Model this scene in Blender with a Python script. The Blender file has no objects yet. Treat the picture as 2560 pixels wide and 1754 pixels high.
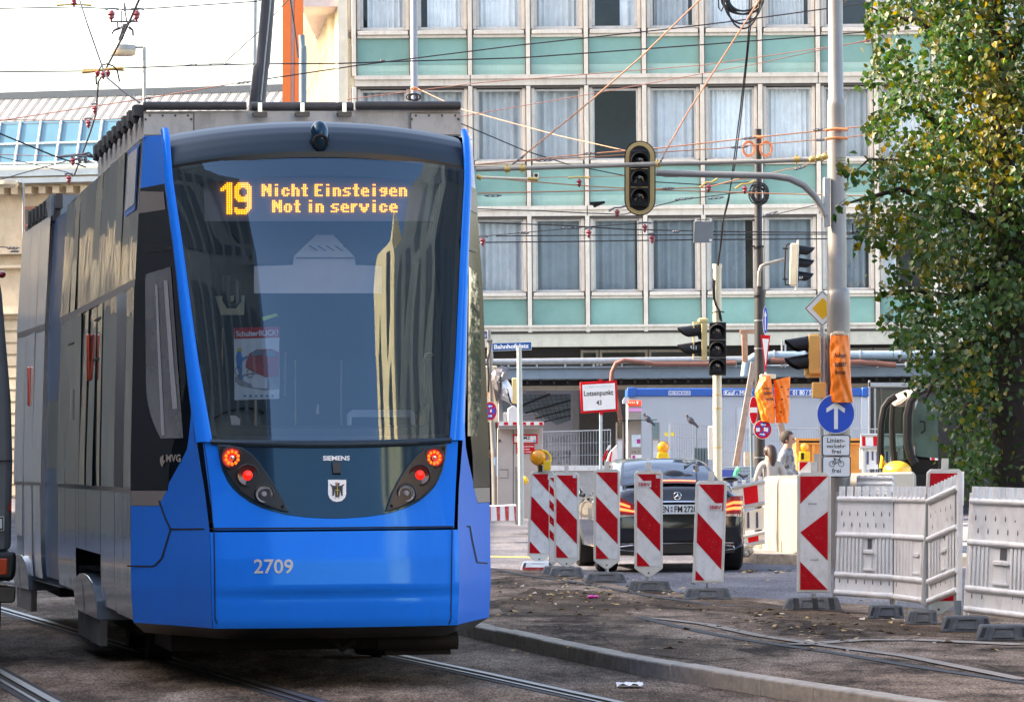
import bpy, bmesh, math, random
from mathutils import Vector, Matrix
from mathutils.geometry import tessellate_polygon
R = math.radians
rnd = random.Random(11)
SC = bpy.context.scene
COL = SC.collection

# ---------------------------------------------------------------- camera, sky, sun, exposure
F = 10800.0; HX = 1280.0; HY = 1145.0; EYE = 1.3; ROLL = R(0.45)
CR, SR = math.cos(ROLL), math.sin(ROLL)
cam = bpy.data.cameras.new("camera")
cam.sensor_width = 36.0; cam.lens = 36.0 * F / 2560.0
cam.shift_y = (HY - 877.0) / 2560.0
cam.clip_start = 0.5; cam.clip_end = 3000
camo = bpy.data.objects.new("camera", cam); COL.objects.link(camo)
camo.matrix_world = Matrix(((CR, SR, 0, 0), (0, 0, -1, 0), (-SR, CR, 0, EYE), (0, 0, 0, 1)))
SC.camera = camo

SUN_AZ = Vector((-1.0, 0.12)); SUN_EL = R(30)
W = bpy.data.worlds.new("World"); SC.world = W; W.use_nodes = True
nt = W.node_tree; nt.nodes.clear()
sky = nt.nodes.new("ShaderNodeTexSky"); sky.sky_type = 'NISHITA'; sky.sun_disc = False
sky.sun_elevation = SUN_EL
sky.sun_rotation = math.atan2(SUN_AZ.x, SUN_AZ.y)
sky.air_density = 1.0; sky.dust_density = 3.0; sky.ozone_density = 0.6
bg = nt.nodes.new("ShaderNodeBackground"); bg.inputs["Strength"].default_value = 0.15
wo = nt.nodes.new("ShaderNodeOutputWorld")
nt.links.new(sky.outputs[0], bg.inputs[0]); nt.links.new(bg.outputs[0], wo.inputs[0])
sl = bpy.data.lights.new("sun", 'SUN'); sl.energy = 3.2; sl.angle = R(0.5); sl.color = (1.0, 0.90, 0.76)
so = bpy.data.objects.new("sun", sl); COL.objects.link(so)
sd = Vector((SUN_AZ.x, SUN_AZ.y, 0)).normalized() * math.cos(SUN_EL) + Vector((0, 0, math.sin(SUN_EL)))
so.rotation_euler = sd.to_track_quat('Z', 'Y').to_euler()
so.location = (-30, 10, 60)
SC.view_settings.view_transform = 'Standard'; SC.view_settings.look = 'None'
SC.view_settings.exposure = 2.3; SC.view_settings.gamma = 1.0
SC.view_settings.use_white_balance = True; SC.view_settings.white_balance_temperature = 7300; SC.view_settings.white_balance_tint = 14
SC.cycles.max_bounces = 8; SC.cycles.transparent_max_bounces = 24

# ---------------------------------------------------------------- where a point of the place stands
def P(px, py, D):
    u = (px - HX) / F * D; v = (HY - py) / F * D
    return Vector((u * CR + v * SR, D, EYE - u * SR + v * CR))
def GD(px, py, z=0.0):
    u = (px - HX) / F; v = (HY - py) / F
    return (z - EYE) / (-u * SR + v * CR)
def G(px, py, z=0.0):
    return P(px, py, GD(px, py, z))
def lerp(a, b, t): return a + (b - a) * t
def interp(tab, x):
    if x <= tab[0][0]: return tab[0][1]
    for (x0, y0), (x1, y1) in zip(tab, tab[1:]):
        if x <= x1: return y0 + (y1 - y0) * (x - x0) / (x1 - x0)
    return tab[-1][1]

# ---------------------------------------------------------------- text
_tc = {}
def text2d(body, bold=0.0):
    k = (body, bold)
    if k in _tc: return _tc[k]
    cu = bpy.data.curves.new('lettering', 'FONT'); cu.body = body; cu.size = 1; cu.offset = bold
    cu.fill_mode = 'FRONT'; cu.resolution_u = 3
    ob = bpy.data.objects.new('lettering', cu)
    me = bpy.data.meshes.new_from_object(ob)
    vs = [v.co.copy() for v in me.vertices]; fs = [tuple(p.vertices) for p in me.polygons]
    bpy.data.objects.remove(ob); bpy.data.meshes.remove(me); bpy.data.curves.remove(cu)
    x0 = min(v.x for v in vs); x1 = max(v.x for v in vs); y0 = min(v.y for v in vs); y1 = max(v.y for v in vs)
    r = ([((v.x - x0) / (x1 - x0), (v.y - y0) / (y1 - y0)) for v in vs], fs)
    _tc[k] = r
    return r

# ---------------------------------------------------------------- mesh builder (world coordinates)
WL = {}
class MB:
    def __init__(s): s.v = []; s.f = []; s.m = []
    def add(s, vs, fs, m=0):
        o = len(s.v); s.v += [Vector(v) for v in vs]
        for f in fs: s.f.append(tuple(i + o for i in f)); s.m.append(m)
        return s
    def box(s, c, size, rot=None, m=0):
        c = Vector(c); hx, hy, hz = size[0] / 2, size[1] / 2, size[2] / 2
        vs = []
        for x in (-hx, hx):
            for y in (-hy, hy):
                for z in (-hz, hz):
                    p = Vector((x, y, z))
                    if rot is not None: p = rot @ p
                    vs.append(c + p)
        return s.add(vs, [(0, 1, 3, 2), (4, 6, 7, 5), (0, 4, 5, 1), (2, 3, 7, 6), (0, 2, 6, 4), (1, 5, 7, 3)], m)
    def quad(s, a, b, c, d, m=0): return s.add([a, b, c, d], [(0, 1, 2, 3)], m)
    def grid(s, fn, nu, nv, m=0):
        vs = [fn(i / nu, j / nv) for j in range(nv + 1) for i in range(nu + 1)]
        fs = [(j * (nu + 1) + i, j * (nu + 1) + i + 1, (j + 1) * (nu + 1) + i + 1, (j + 1) * (nu + 1) + i) for j in range(nv) for i in range(nu)]
        return s.add(vs, fs, m)
    def poly(s, pts, m=0):
        pts = [Vector(p) for p in pts]
        return s.add(pts, tessellate_polygon([pts]), m)
    def prism(s, pts, d, m=0, ms=None):
        pts = [Vector(p) for p in pts]; n = len(pts); d = Vector(d)
        tri = tessellate_polygon([pts])
        s.add(pts, tri, m); s.add([p + d for p in pts], [t[::-1] for t in tri], m if ms is None else ms)
        s.add(pts + [p + d for p in pts], [(i, (i + 1) % n, n + (i + 1) % n, n + i) for i in range(n)], m if ms is None else ms)
        return s
    def tube(s, path, r, n=8, m=0, cap=True):
        path = [Vector(p) for p in path]; rs = r if isinstance(r, (list, tuple)) else [r] * len(path)
        vs = []; up = None
        for i, p in enumerate(path):
            t = (path[min(i + 1, len(path) - 1)] - path[max(i - 1, 0)])
            t = t.normalized() if t.length > 1e-9 else Vector((0, 0, 1))
            if up is None: up = t.orthogonal().normalized()
            up = (up - t * up.dot(t)); up = up.normalized() if up.length > 1e-6 else t.orthogonal().normalized()
            b = t.cross(up)
            for k in range(n):
                a = 2 * math.pi * k / n
                vs.append(p + (up * math.cos(a) + b * math.sin(a)) * rs[i])
        fs = [(i * n + k, i * n + (k + 1) % n, (i + 1) * n + (k + 1) % n, (i + 1) * n + k) for i in range(len(path) - 1) for k in range(n)]
        if cap: fs += [tuple(range(n))[::-1], tuple(range((len(path) - 1) * n, len(path) * n))]
        return s.add(vs, fs, m)
    def ell(s, c, r, nu=14, nv=9, m=0, rot=None):
        c = Vector(c)
        def fn(u, v):
            a = 2 * math.pi * u; b = math.pi * (v - .5)
            p = Vector((r[0] * math.cos(b) * math.cos(a), r[1] * math.cos(b) * math.sin(a), r[2] * math.sin(b)))
            if rot is not None: p = rot @ p
            return c + p
        return s.grid(fn, nu, nv, m)
    def lathe(s, c, ax, prof, n=20, m=0):
        ax = Vector(ax).normalized(); u = ax.orthogonal().normalized(); w = ax.cross(u); c = Vector(c)
        vs = []
        for (h, r) in prof:
            for k in range(n):
                a = 2 * math.pi * k / n
                vs.append(c + ax * h + (u * math.cos(a) + w * math.sin(a)) * max(r, 1e-5))
        return s.add(vs, [(i * n + k, i * n + (k + 1) % n, (i + 1) * n + (k + 1) % n, (i + 1) * n + k) for i in range(len(prof) - 1) for k in range(n)], m)
    def disc(s, c, ax, r, n=20, m=0):
        ax = Vector(ax).normalized(); u = ax.orthogonal().normalized(); w = ax.cross(u); c = Vector(c)
        return s.add([c + (u * math.cos(2 * math.pi * k / n) + w * math.sin(2 * math.pi * k / n)) * r for k in range(n)], [tuple(range(n))], m)
    # pixel helpers: flat frontal shapes standing at depth D, thickness t going away from the viewer
    def pp(s, pts, D, t=0.0, m=0, ms=None):
        w = [P(x, y, D) for x, y in pts]
        return s.prism(w, (0, t, 0), m, ms) if t else s.poly(w, m)
    def pr(s, x0, y0, x1, y1, D, t=0.02, m=0, ms=None): return s.pp([(x0, y0), (x1, y0), (x1, y1), (x0, y1)], D, t, m, ms)
    def ppost(s, pts, D, rpx, n=12, m=0):
        sc = D / F
        return s.tube([P(x, y, D) for x, y in pts], [q * sc for q in rpx] if isinstance(rpx, (list, tuple)) else rpx * sc, n, m)
    def text(s, body, fn, x0, y0, x1, y1, bold=0.0, m=0):
        vs, fs = text2d(body, bold)
        return s.add([fn(lerp(x0, x1, a), lerp(y1, y0, b)) for a, b in vs], fs, m)
    def ptext(s, body, x0, y0, x1, y1, D, bold=0.0, m=0, skew=0.0):
        return s.text(body, lambda x, y: P(x, y - skew * (x - x0), D), x0, y0, x1, y1, bold, m)
    def build(s, name, mats, parent=None, loc=None, bevel=0, ang=38, flat=False, recalc=True, seg=2):
        base = WL.get(parent.name, Vector((0, 0, 0))) if parent else (Vector(loc) if loc is not None else Vector((0, 0, 0)))
        me = bpy.data.meshes.new(name)
        me.from_pydata([v - base for v in s.v], [], s.f)
        if not isinstance(mats, (list, tuple)): mats = [mats]
        for q in mats: me.materials.append(q)
        me.polygons.foreach_set('material_index', s.m)
        if recalc:
            bm = bmesh.new(); bm.from_mesh(me); bmesh.ops.remove_doubles(bm, verts=bm.verts, dist=1e-6)
            bmesh.ops.recalc_face_normals(bm, faces=bm.faces); bm.to_mesh(me); bm.free()
        if not flat:
            me.polygons.foreach_set('use_smooth', [True] * len(me.polygons))
            me.set_sharp_from_angle(angle=R(ang))
        me.update()
        o = bpy.data.objects.new(name, me); COL.objects.link(o)
        if parent: o.parent = parent
        else: o.location = base
        WL[o.name] = base
        if bevel:
            bv = o.modifiers.new('bevel', 'BEVEL'); bv.width = bevel; bv.segments = seg; bv.limit_method = 'ANGLE'; bv.angle_limit = R(40)
        return o

def tag(o, label=None, cat=None, group=None, kind=None):
    if label: o['label'] = label
    if cat: o['category'] = cat
    if group: o['group'] = group
    if kind: o['kind'] = kind
    elif cat: o['kind'] = 'thing'
    return o
def thing(name, label, cat, loc, group=None):
    o = bpy.data.objects.new(name, None); COL.objects.link(o); o.location = loc; o.empty_display_size = .3
    WL[o.name] = Vector(loc)
    return tag(o, label, cat, group)
def struct(o): o['kind'] = 'structure'; return o
def dup(root, loc=None, rotz=0, label=None, parent=None):
    c = root.copy(); COL.objects.link(c)
    if parent: c.parent = parent
    else:
        c.location = loc; c.rotation_euler = (0, 0, rotz); WL[c.name] = Vector(loc)
        if label: c['label'] = label
    for ch in list(root.children): dup(ch, parent=c)
    return c

# ---------------------------------------------------------------- materials
def nd(t, typ, **kw):
    n = t.nodes.new(typ)
    for k, v in kw.items(): setattr(n, k, v)
    return n
def M(name, col, rough=.5, metal=0.0, var=.12, scale=6.0, bump=0.0, bscale=40.0, coat=0.0, emit=None, estr=0.0, spec=.5,
      dirt=0.0, dcol=(.05, .045, .04), dscale=(1.2, 1.2, 1.2), ior=1.5, transl=0.0, warp=0.0, crough=.03, stint=None, rv=0.0):
    m = bpy.data.materials.new(name); m.use_nodes = True; t = m.node_tree; L = t.links.new
    b = t.nodes['Principled BSDF']
    b.inputs['Roughness'].default_value = rough; b.inputs['Metallic'].default_value = metal
    b.inputs['Specular IOR Level'].default_value = spec; b.inputs['IOR'].default_value = ior
    if stint: b.inputs['Specular Tint'].default_value = stint + (1,)
    b.inputs['Coat Weight'].default_value = coat; b.inputs['Coat Roughness'].default_value = crough
    tc = nd(t, 'ShaderNodeTexCoord'); oi = nd(t, 'ShaderNodeObjectInfo')
    va = nd(t, 'ShaderNodeVectorMath', operation='ADD'); ml = nd(t, 'ShaderNodeMath', operation='MULTIPLY'); ml.inputs[1].default_value = 37.0
    L(oi.outputs['Random'], ml.inputs[0]); L(tc.outputs['Object'], va.inputs[0]); L(ml.outputs[0], va.inputs[1])
    n1 = nd(t, 'ShaderNodeTexNoise'); n1.inputs['Scale'].default_value = scale; n1.inputs['Detail'].default_value = 6; n1.inputs['Roughness'].default_value = .62
    L(va.outputs[0], n1.inputs['Vector'])
    mx = nd(t, 'ShaderNodeMix', data_type='RGBA')
    c0 = tuple(max(0, c * (1 - var)) for c in col) + (1,); c1 = tuple(min(1, c * (1 + var)) for c in col) + (1,)
    mx.inputs[6].default_value = c0; mx.inputs[7].default_value = c1
    mr = nd(t, 'ShaderNodeMapRange'); mr.inputs[1].default_value = .3; mr.inputs[2].default_value = .7
    L(n1.outputs[0], mr.inputs[0]); L(mr.outputs[0], mx.inputs[0])
    out = mx.outputs[2]
    if dirt > 0:
        mp = nd(t, 'ShaderNodeMapping'); mp.inputs['Scale'].default_value = dscale; L(va.outputs[0], mp.inputs[0])
        n2 = nd(t, 'ShaderNodeTexNoise'); n2.inputs['Scale'].default_value = 3.0; n2.inputs['Detail'].default_value = 8; n2.inputs['Roughness'].default_value = .7
        L(mp.outputs[0], n2.inputs['Vector'])
        r2 = nd(t, 'ShaderNodeMapRange'); r2.inputs[1].default_value = .48; r2.inputs[2].default_value = .78; r2.inputs[4].default_value = dirt
        L(n2.outputs[0], r2.inputs[0])
        m2 = nd(t, 'ShaderNodeMix', data_type='RGBA'); m2.inputs[7].default_value = tuple(dcol) + (1,)
        L(r2.outputs[0], m2.inputs[0]); L(out, m2.inputs[6]); out = m2.outputs[2]
    if rv:
        hs = nd(t, 'ShaderNodeHueSaturation'); m3 = nd(t, 'ShaderNodeMath', operation='MULTIPLY_ADD'); m3.inputs[1].default_value = rv; m3.inputs[2].default_value = 1 - rv / 2
        L(oi.outputs['Random'], m3.inputs[0]); L(m3.outputs[0], hs.inputs['Value']); L(out, hs.inputs['Color']); out = hs.outputs[0]
    L(out, b.inputs['Base Color'])
    if bump > 0 or warp > 0:
        n3 = nd(t, 'ShaderNodeTexNoise'); n3.inputs['Scale'].default_value = bscale; n3.inputs['Detail'].default_value = 4 if bump else 1
        L(va.outputs[0], n3.inputs['Vector'])
        bp = nd(t, 'ShaderNodeBump'); bp.inputs['Strength'].default_value = bump or 1.0; bp.inputs['Distance'].default_value = warp or .01
        L(n3.outputs[0], bp.inputs['Height']); L(bp.outputs[0], b.inputs['Normal'])
        if coat: L(bp.outputs[0], b.inputs['Coat Normal'])
    if emit:
        b.inputs['Emission Color'].default_value = tuple(emit) + (1,); b.inputs['Emission Strength'].default_value = estr
    return m
def glass(name, tint=(.35, .4, .42), refl=1.6, rough=.01, warp=0.0, wscale=1.2, boost=0.0, gcol=(1, 1, 1)):
    m = bpy.data.materials.new(name); m.use_nodes = True; t = m.node_tree; L = t.links.new; t.nodes.clear()
    o = nd(t, 'ShaderNodeOutputMaterial'); tr = nd(t, 'ShaderNodeBsdfTransparent'); tr.inputs[0].default_value = tint + (1,)
    gl = nd(t, 'ShaderNodeBsdfGlossy'); gl.inputs['Roughness'].default_value = rough; gl.inputs[0].default_value = gcol + (1,)
    fr = nd(t, 'ShaderNodeFresnel'); fr.inputs[0].default_value = refl
    mx = nd(t, 'ShaderNodeMixShader')
    ad = nd(t, 'ShaderNodeMath', operation='ADD', use_clamp=True); ad.inputs[1].default_value = boost
    L(fr.outputs[0], ad.inputs[0]); L(ad.outputs[0], mx.inputs[0]); L(tr.outputs[0], mx.inputs[1]); L(gl.outputs[0], mx.inputs[2]); L(mx.outputs[0], o.inputs[0])
    if warp:
        tc = nd(t, 'ShaderNodeTexCoord'); n = nd(t, 'ShaderNodeTexNoise'); n.inputs['Scale'].default_value = wscale; n.inputs['Detail'].default_value = 1.5
        oi = nd(t, 'ShaderNodeObjectInfo'); va = nd(t, 'ShaderNodeVectorMath', operation='ADD'); ml = nd(t, 'ShaderNodeMath', operation='MULTIPLY'); ml.inputs[1].default_value = 37.0
        L(oi.outputs['Random'], ml.inputs[0]); L(tc.outputs['Object'], va.inputs[0]); L(ml.outputs[0], va.inputs[1])
        L(va.outputs[0], n.inputs['Vector']); bp = nd(t, 'ShaderNodeBump'); bp.inputs['Distance'].default_value = warp
        L(n.outputs[0], bp.inputs['Height']); L(bp.outputs[0], gl.inputs['Normal'])
    return m
# ================================================================ GROUND
def ground_mat(name, base, dark, light, grit=75.0, streak=(0.25, 2.2, 1.0), rotz=0.0, sp=.04, bump=.5, lo=.42, hi=.66):
    m = bpy.data.materials.new(name); m.use_nodes = True; t = m.node_tree; L = t.links.new; b = t.nodes['Principled BSDF']
    b.inputs['Roughness'].default_value = .85; b.inputs['Specular IOR Level'].default_value = sp
    tc = nd(t, 'ShaderNodeTexCoord')
    mp = nd(t, 'ShaderNodeMapping'); mp.inputs['Scale'].default_value = streak; mp.inputs['Rotation'].default_value = (0, 0, rotz)
    L(tc.outputs['Object'], mp.inputs[0])
    n1 = nd(t, 'ShaderNodeTexNoise'); n1.inputs['Scale'].default_value = 1.3; n1.inputs['Detail'].default_value = 9; n1.inputs['Roughness'].default_value = .68
    n2 = nd(t, 'ShaderNodeTexNoise'); n2.inputs['Scale'].default_value = grit; n2.inputs['Detail'].default_value = 3
    n3 = nd(t, 'ShaderNodeTexNoise'); n3.inputs['Scale'].default_value = 9.0; n3.inputs['Detail'].default_value = 8; n3.inputs['Roughness'].default_value = .75
    vo = nd(t, 'ShaderNodeTexVoronoi'); vo.inputs['Scale'].default_value = 24.0
    L(mp.outputs[0], n1.inputs['Vector'])
    m4 = nd(t, 'ShaderNodeMapping'); m4.inputs['Scale'].default_value = (1, .16, 1); L(tc.outputs['Object'], m4.inputs[0])
    for n in (n2, n3, vo): L(m4.outputs[0], n.inputs['Vector'])
    r = nd(t, 'ShaderNodeValToRGB'); e = r.color_ramp.elements
    e[0].position = lo; e[0].color = dark + (1,); e[1].position = hi; e[1].color = light + (1,)
    k = e.new((lo + hi) / 2); k.color = base + (1,)
    ad = nd(t, 'ShaderNodeMath', operation='MULTIPLY_ADD'); ad.inputs[1].default_value = .35; L(n3.outputs[0], ad.inputs[0])
    sb = nd(t, 'ShaderNodeMath', operation='MULTIPLY_ADD'); sb.inputs[1].default_value = .82; sb.inputs[2].default_value = -.085
    L(n1.outputs[0], sb.inputs[0]); L(sb.outputs[0], ad.inputs[2]); L(ad.outputs[0], r.inputs[0])
    g = nd(t, 'ShaderNodeMix', data_type='RGBA', blend_type='MULTIPLY'); g.inputs[0].default_value = 1.0
    gr = nd(t, 'ShaderNodeMapRange'); gr.inputs[1].default_value = .3; gr.inputs[2].default_value = .7; gr.inputs[3].default_value = .35; gr.inputs[4].default_value = 1.65
    L(n2.outputs[0], gr.inputs[0]); L(r.outputs[0], g.inputs[6]); L(gr.outputs[0], g.inputs[7])
    sp2 = nd(t, 'ShaderNodeMapRange'); sp2.inputs[1].default_value = .05; sp2.inputs[2].default_value = .11; sp2.inputs[3].default_value = .3; sp2.inputs[4].default_value = 1.0
    L(vo.outputs['Distance'], sp2.inputs[0])
    g2 = nd(t, 'ShaderNodeMix', data_type='RGBA', blend_type='MULTIPLY'); g2.inputs[0].default_value = .8
    L(g.outputs[2], g2.inputs[6]); L(sp2.outputs[0], g2.inputs[7]); L(g2.outputs[2], b.inputs['Base Color'])
    bp = nd(t, 'ShaderNodeBump'); bp.inputs['Strength'].default_value = bump; bp.inputs['Distance'].default_value = .02
    L(n2.outputs[0], bp.inputs['Height']); L(bp.outputs[0], b.inputs['Normal'])
    return m
ZT = -0.09; ZR = -0.15
M_road = ground_mat('road_asphalt', (.15, .15, .165), (.10, .10, .115), (.22, .21, .21), streak=(.4, .2, 1), rotz=R(4))
M_dirt = ground_mat('dusty_asphalt', (.205, .146, .106), (.040, .028, .020), (.38, .29, .225), streak=(.8, .35, 1), rotz=R(-4))
M_bed = ground_mat('track_asphalt', (.175, .130, .097), (.065, .048, .036), (.29, .23, .18), streak=(1.0, .3, 1), rotz=R(-6))
M_pave = ground_mat('pavement', (.30, .29, .28), (.22, .21, .20), (.38, .37, .36), streak=(.3, 1, 1))
M_kerb = M('kerb_stone', (.37, .32, .26), .85, var=.2, scale=14, bump=.4, bscale=120, dirt=.7, dcol=(.07, .06, .05), dscale=(2, .7, 3))
M_rail = M('rail_steel', (.20, .19, .185), .42, .8, var=.2, scale=9, dirt=.5, dcol=(.12, .09, .07), dscale=(3, .4, 3))
M_groove = M('rail_groove', (.02, .018, .016), .9)
M_tar = M('tar', (.022, .02, .019), .75, var=.4, scale=22, bump=.3, bscale=90)

mb = MB(); mb.quad((-400, -120, ZR), (400, -120, ZR), (400, 900, ZR), (-400, 900, ZR))
struct(mb.build('road', M_road, flat=True))

# kerb beside the track: upper edge of its top face in the photograph
KP = [G(x, y, 0.0) for x, y in [(1130, 1543), (1206, 1559), (1342, 1588), (1501, 1621), (1652, 1648), (1899, 1687), (2161, 1726), (2357, 1754)]]
KP.sort(key=lambda p: -p.y)
far = KP[0] + (KP[0] - KP[1]).normalized() * 12; near = KP[-1] + (KP[-1] - KP[-2]).normalized() * 18
KL = [far] + KP + [near]
def off(pl, d):
    out = []
    for i, p in enumerate(pl):
        t = (pl[min(i + 1, len(pl) - 1)] - pl[max(i - 1, 0)]); t.z = 0; t.normalize()
        out.append(p + Vector((t.y, -t.x, 0)) * d)
    return out
KW = off(KL, -0.16) if off(KL, .16)[3].x > KL[3].x else off(KL, .16)
kb = MB()
def dense(pl, step=1.0):
    out = []
    for a, b in zip(pl, pl[1:]):
        n = max(1, int((b - a).length / step))
        out += [a.lerp(b, i / n) for i in range(n)]
    return out + [pl[-1]]
# kerb as single stones with small joints
def kerb_run(name, A, B, ztop, zbot):
    m_ = MB(); n = len(A)
    for i in range(n - 1):
        a0, a1, b0, b1 = A[i].copy(), A[i + 1].copy(), B[i].copy(), B[i + 1].copy()
        d = (a1 - a0) * (.004 / max(.01, (a1 - a0).length)); a0 += d; b0 += d; a1 -= d; b1 -= d
        jz = rnd.uniform(-.004, .004)
        vs = []
        for z in (zbot, ztop + jz): vs += [Vector((p.x, p.y, z)) for p in (a0, a1, b1, b0)]
        m_.add(vs, [(0, 1, 2, 3), (4, 7, 6, 5), (0, 4, 5, 1), (1, 5, 6, 2), (2, 6, 7, 3), (3, 7, 4, 0)])
    return m_.build(name, M_kerb, bevel=.012)
n = 46
def resample(pl, n):
    Ls = [0]
    for a, b in zip(pl, pl[1:]): Ls.append(Ls[-1] + (b - a).length)
    out = []
    for k in range(n + 1):
        s = Ls[-1] * k / n
        for i in range(len(pl) - 1):
            if s <= Ls[i + 1] + 1e-9: out.append(pl[i].lerp(pl[i + 1], (s - Ls[i]) / (Ls[i + 1] - Ls[i]))); break
    return out
KA = resample(KL, n); KB = off(KA, (KW[3] - KL[3]).dot(Vector(((KL[4] - KL[2]).y, -(KL[4] - KL[2]).x, 0)).normalized()))
ko = kerb_run('track_kerb', KA, KB, 0.012, ZT - .1); struct(ko)

# track bed (left of the kerb) and dusty site ground (right of the kerb)
mb = MB(); pts = [Vector((p.x, p.y, ZT)) for p in KB]
mb.poly([Vector((-60, pts[0].y, ZT))] + pts + [Vector((12, -40, ZT)), Vector((-60, -40, ZT))])
mb.poly([Vector((-60, pts[0].y, ZT)), Vector((pts[0].x, pts[0].y, ZT)), Vector((pts[0].x - 1, 62, ZT)), Vector((-60, 62, ZT))])
struct(mb.build('track_bed', M_bed, flat=True))
edge = [(1215, 1418), (1330, 1424), (1440, 1440), (1560, 1464), (1700, 1482), (1850, 1492), (2000, 1500), (2200, 1512), (2400, 1528), (2700, 1552), (3300, 1590)]
EP = [G(x, y, 0.0) for x, y in edge]
mb = MB(); top = [Vector((p.x, p.y, 0)) for p in KA] ; top[-1] = Vector((8, 2, 0))
pl = top + [Vector((30, 2, 0)), Vector((30, 24, 0))] + EP[::-1] + [Vector((EP[0].x - 3.2, EP[0].y + 3, 0))]
mb.poly(pl)
sk = EP + [Vector((30, 24, 0))]
for a, b in zip(sk, sk[1:]): mb.quad(a, b, b + Vector((0, .12, ZR)), a + Vector((0, .12, ZR)))
struct(mb.build('site_ground', M_dirt, flat=True))

# tar seams and old groove lines in the site ground
def seam(name, px, w, mat, z=.004, zg=0.0):
    m_ = MB(); pl_ = resample([G(x, y, zg) for x, y in px], 40); A = off(pl_, w / 2); B = off(pl_, -w / 2)
    for i in range(40):
        ja, jb = 1 + rnd.uniform(-.15, .15), 0
        m_.quad(A[i] + Vector((0, 0, z)), A[i + 1] + Vector((0, 0, z)), B[i + 1] + Vector((0, 0, z)), B[i] + Vector((0, 0, z)))
    return struct(m_.build(name, mat, flat=True))
seam('tar_joint', [(1600, 1542), (1680, 1562), (1770, 1582), (1860, 1598), (2100, 1634), (2300, 1668), (2600, 1712)], .09, M_tar)
seam('tar_joint', [(1215, 1419), (1330, 1440), (1480, 1462), (1640, 1492), (1800, 1514), (2000, 1520), (2250, 1540)], .10, M_tar, z=.005)
seam('tar_joint', [(1560, 1540), (1700, 1541), (1900, 1541), (2100, 1546)], .05, M_tar, z=.006)
M_dust = M('dust', (.27, .225, .185), .95, var=.25, scale=30)
seam('dust_strip', [(1640, 1546), (1760, 1560), (1900, 1590), (2080, 1617), (2260, 1640), (2560, 1700)], .10, M_dust, z=.008)
seam('dust_strip', [(1990, 1612), (2150, 1600), (2300, 1600), (2560, 1612)], .22, M_dust, z=.007)

M_soil = ground_mat('loose_soil', (.110, .075, .050), (.04, .027, .018), (.21, .15, .11), streak=(1.4, .5, 1), lo=.38, hi=.7)
M_patch = ground_mat('patched_asphalt', (.16, .112, .08), (.07, .05, .036), (.28, .205, .15), streak=(1.2, .4, 1))
def blob(name, px, mat, zg, z, jag=.10):
    rb = random.Random(len(px) * 7 + int(px[0][0])); pts = [G(x, y, zg) for x, y in px]; pl_ = resample(pts + [pts[0]], 64)[:-1]; cx = sum((p for p in pl_), Vector()) / len(pl_)
    out = [p + (p - cx).normalized() * rb.uniform(-jag, jag) + Vector((0, 0, z)) for p in pl_]
    m_ = MB(); m_.poly(out); return struct(m_.build(name, mat, flat=True))
blob('soil_strip', [(1500, 1499), (1700, 1503), (1860, 1500), (2100, 1532), (2400, 1575), (2400, 1560), (2560, 1575), (2560, 1600), (2300, 1590), (2050, 1556), (1850, 1530), (1650, 1516)], M_soil, 0, .0022, .16)
blob('soil_strip', [(1235, 1500), (1330, 1470), (1500, 1478), (1620, 1510), (1560, 1530), (1380, 1535), (1260, 1528)], M_soil, 0, .0016, .22)
blob('asphalt_patch', [(1500, 1585), (1760, 1600), (1900, 1640), (1760, 1652), (1560, 1628)], M_patch, 0, .0024, .04)
blob('asphalt_patch', [(560, 1700), (1000, 1690), (1080, 1754), (640, 1790)], M_patch, ZT, .0022, .04)
# rails
def rail(name, px, label, ext=30):
    pl_ = [G(x, y, ZT) for x, y in px]; pl_.sort(key=lambda p: -p.y)
    d = (pl_[0] - pl_[1]).normalized(); pl_ = [pl_[0] + d * ext + Vector((-.03 * ext, 0, 0)), pl_[0] + d * ext * .4] + pl_
    d = (pl_[-1] - pl_[-2]).normalized(); pl_.append(pl_[-1] + d * 22)
    pl_ = resample(pl_, 60); m_ = MB()
    for w0, w1, z, mi in ((-.075, -.02, .012, 0), (-.02, .03, .004, 1), (.03, .058, .010, 0), (-.13, -.075, .004, 2), (.058, .11, .004, 2)):
        A = off(pl_, w0); B = off(pl_, w1)
        for i in range(60): m_.quad(A[i] + Vector((0, 0, z)), A[i + 1] + Vector((0, 0, z)), B[i + 1] + Vector((0, 0, z)), B[i] + Vector((0, 0, z)), mi)
    o = m_.build(name, [M_rail, M_groove, M_tar], flat=True)
    return tag(struct(o), label, 'rail', 'grooved tram rails in the road')
rail('tram_rail', [(960, 1635), (1200, 1686), (1520, 1757)], 'shiny grooved rail running from under the tram beside the kerb')
rail('tram_rail', [(425, 1650), (600, 1702), (770, 1754)], 'shiny grooved rail in the middle foreground in front of the bumper number')
rail('tram_rail', [(-5, 1688), (110, 1754)], 'pale grooved rail of the neighbouring track in the bottom left corner', ext=6)

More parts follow.
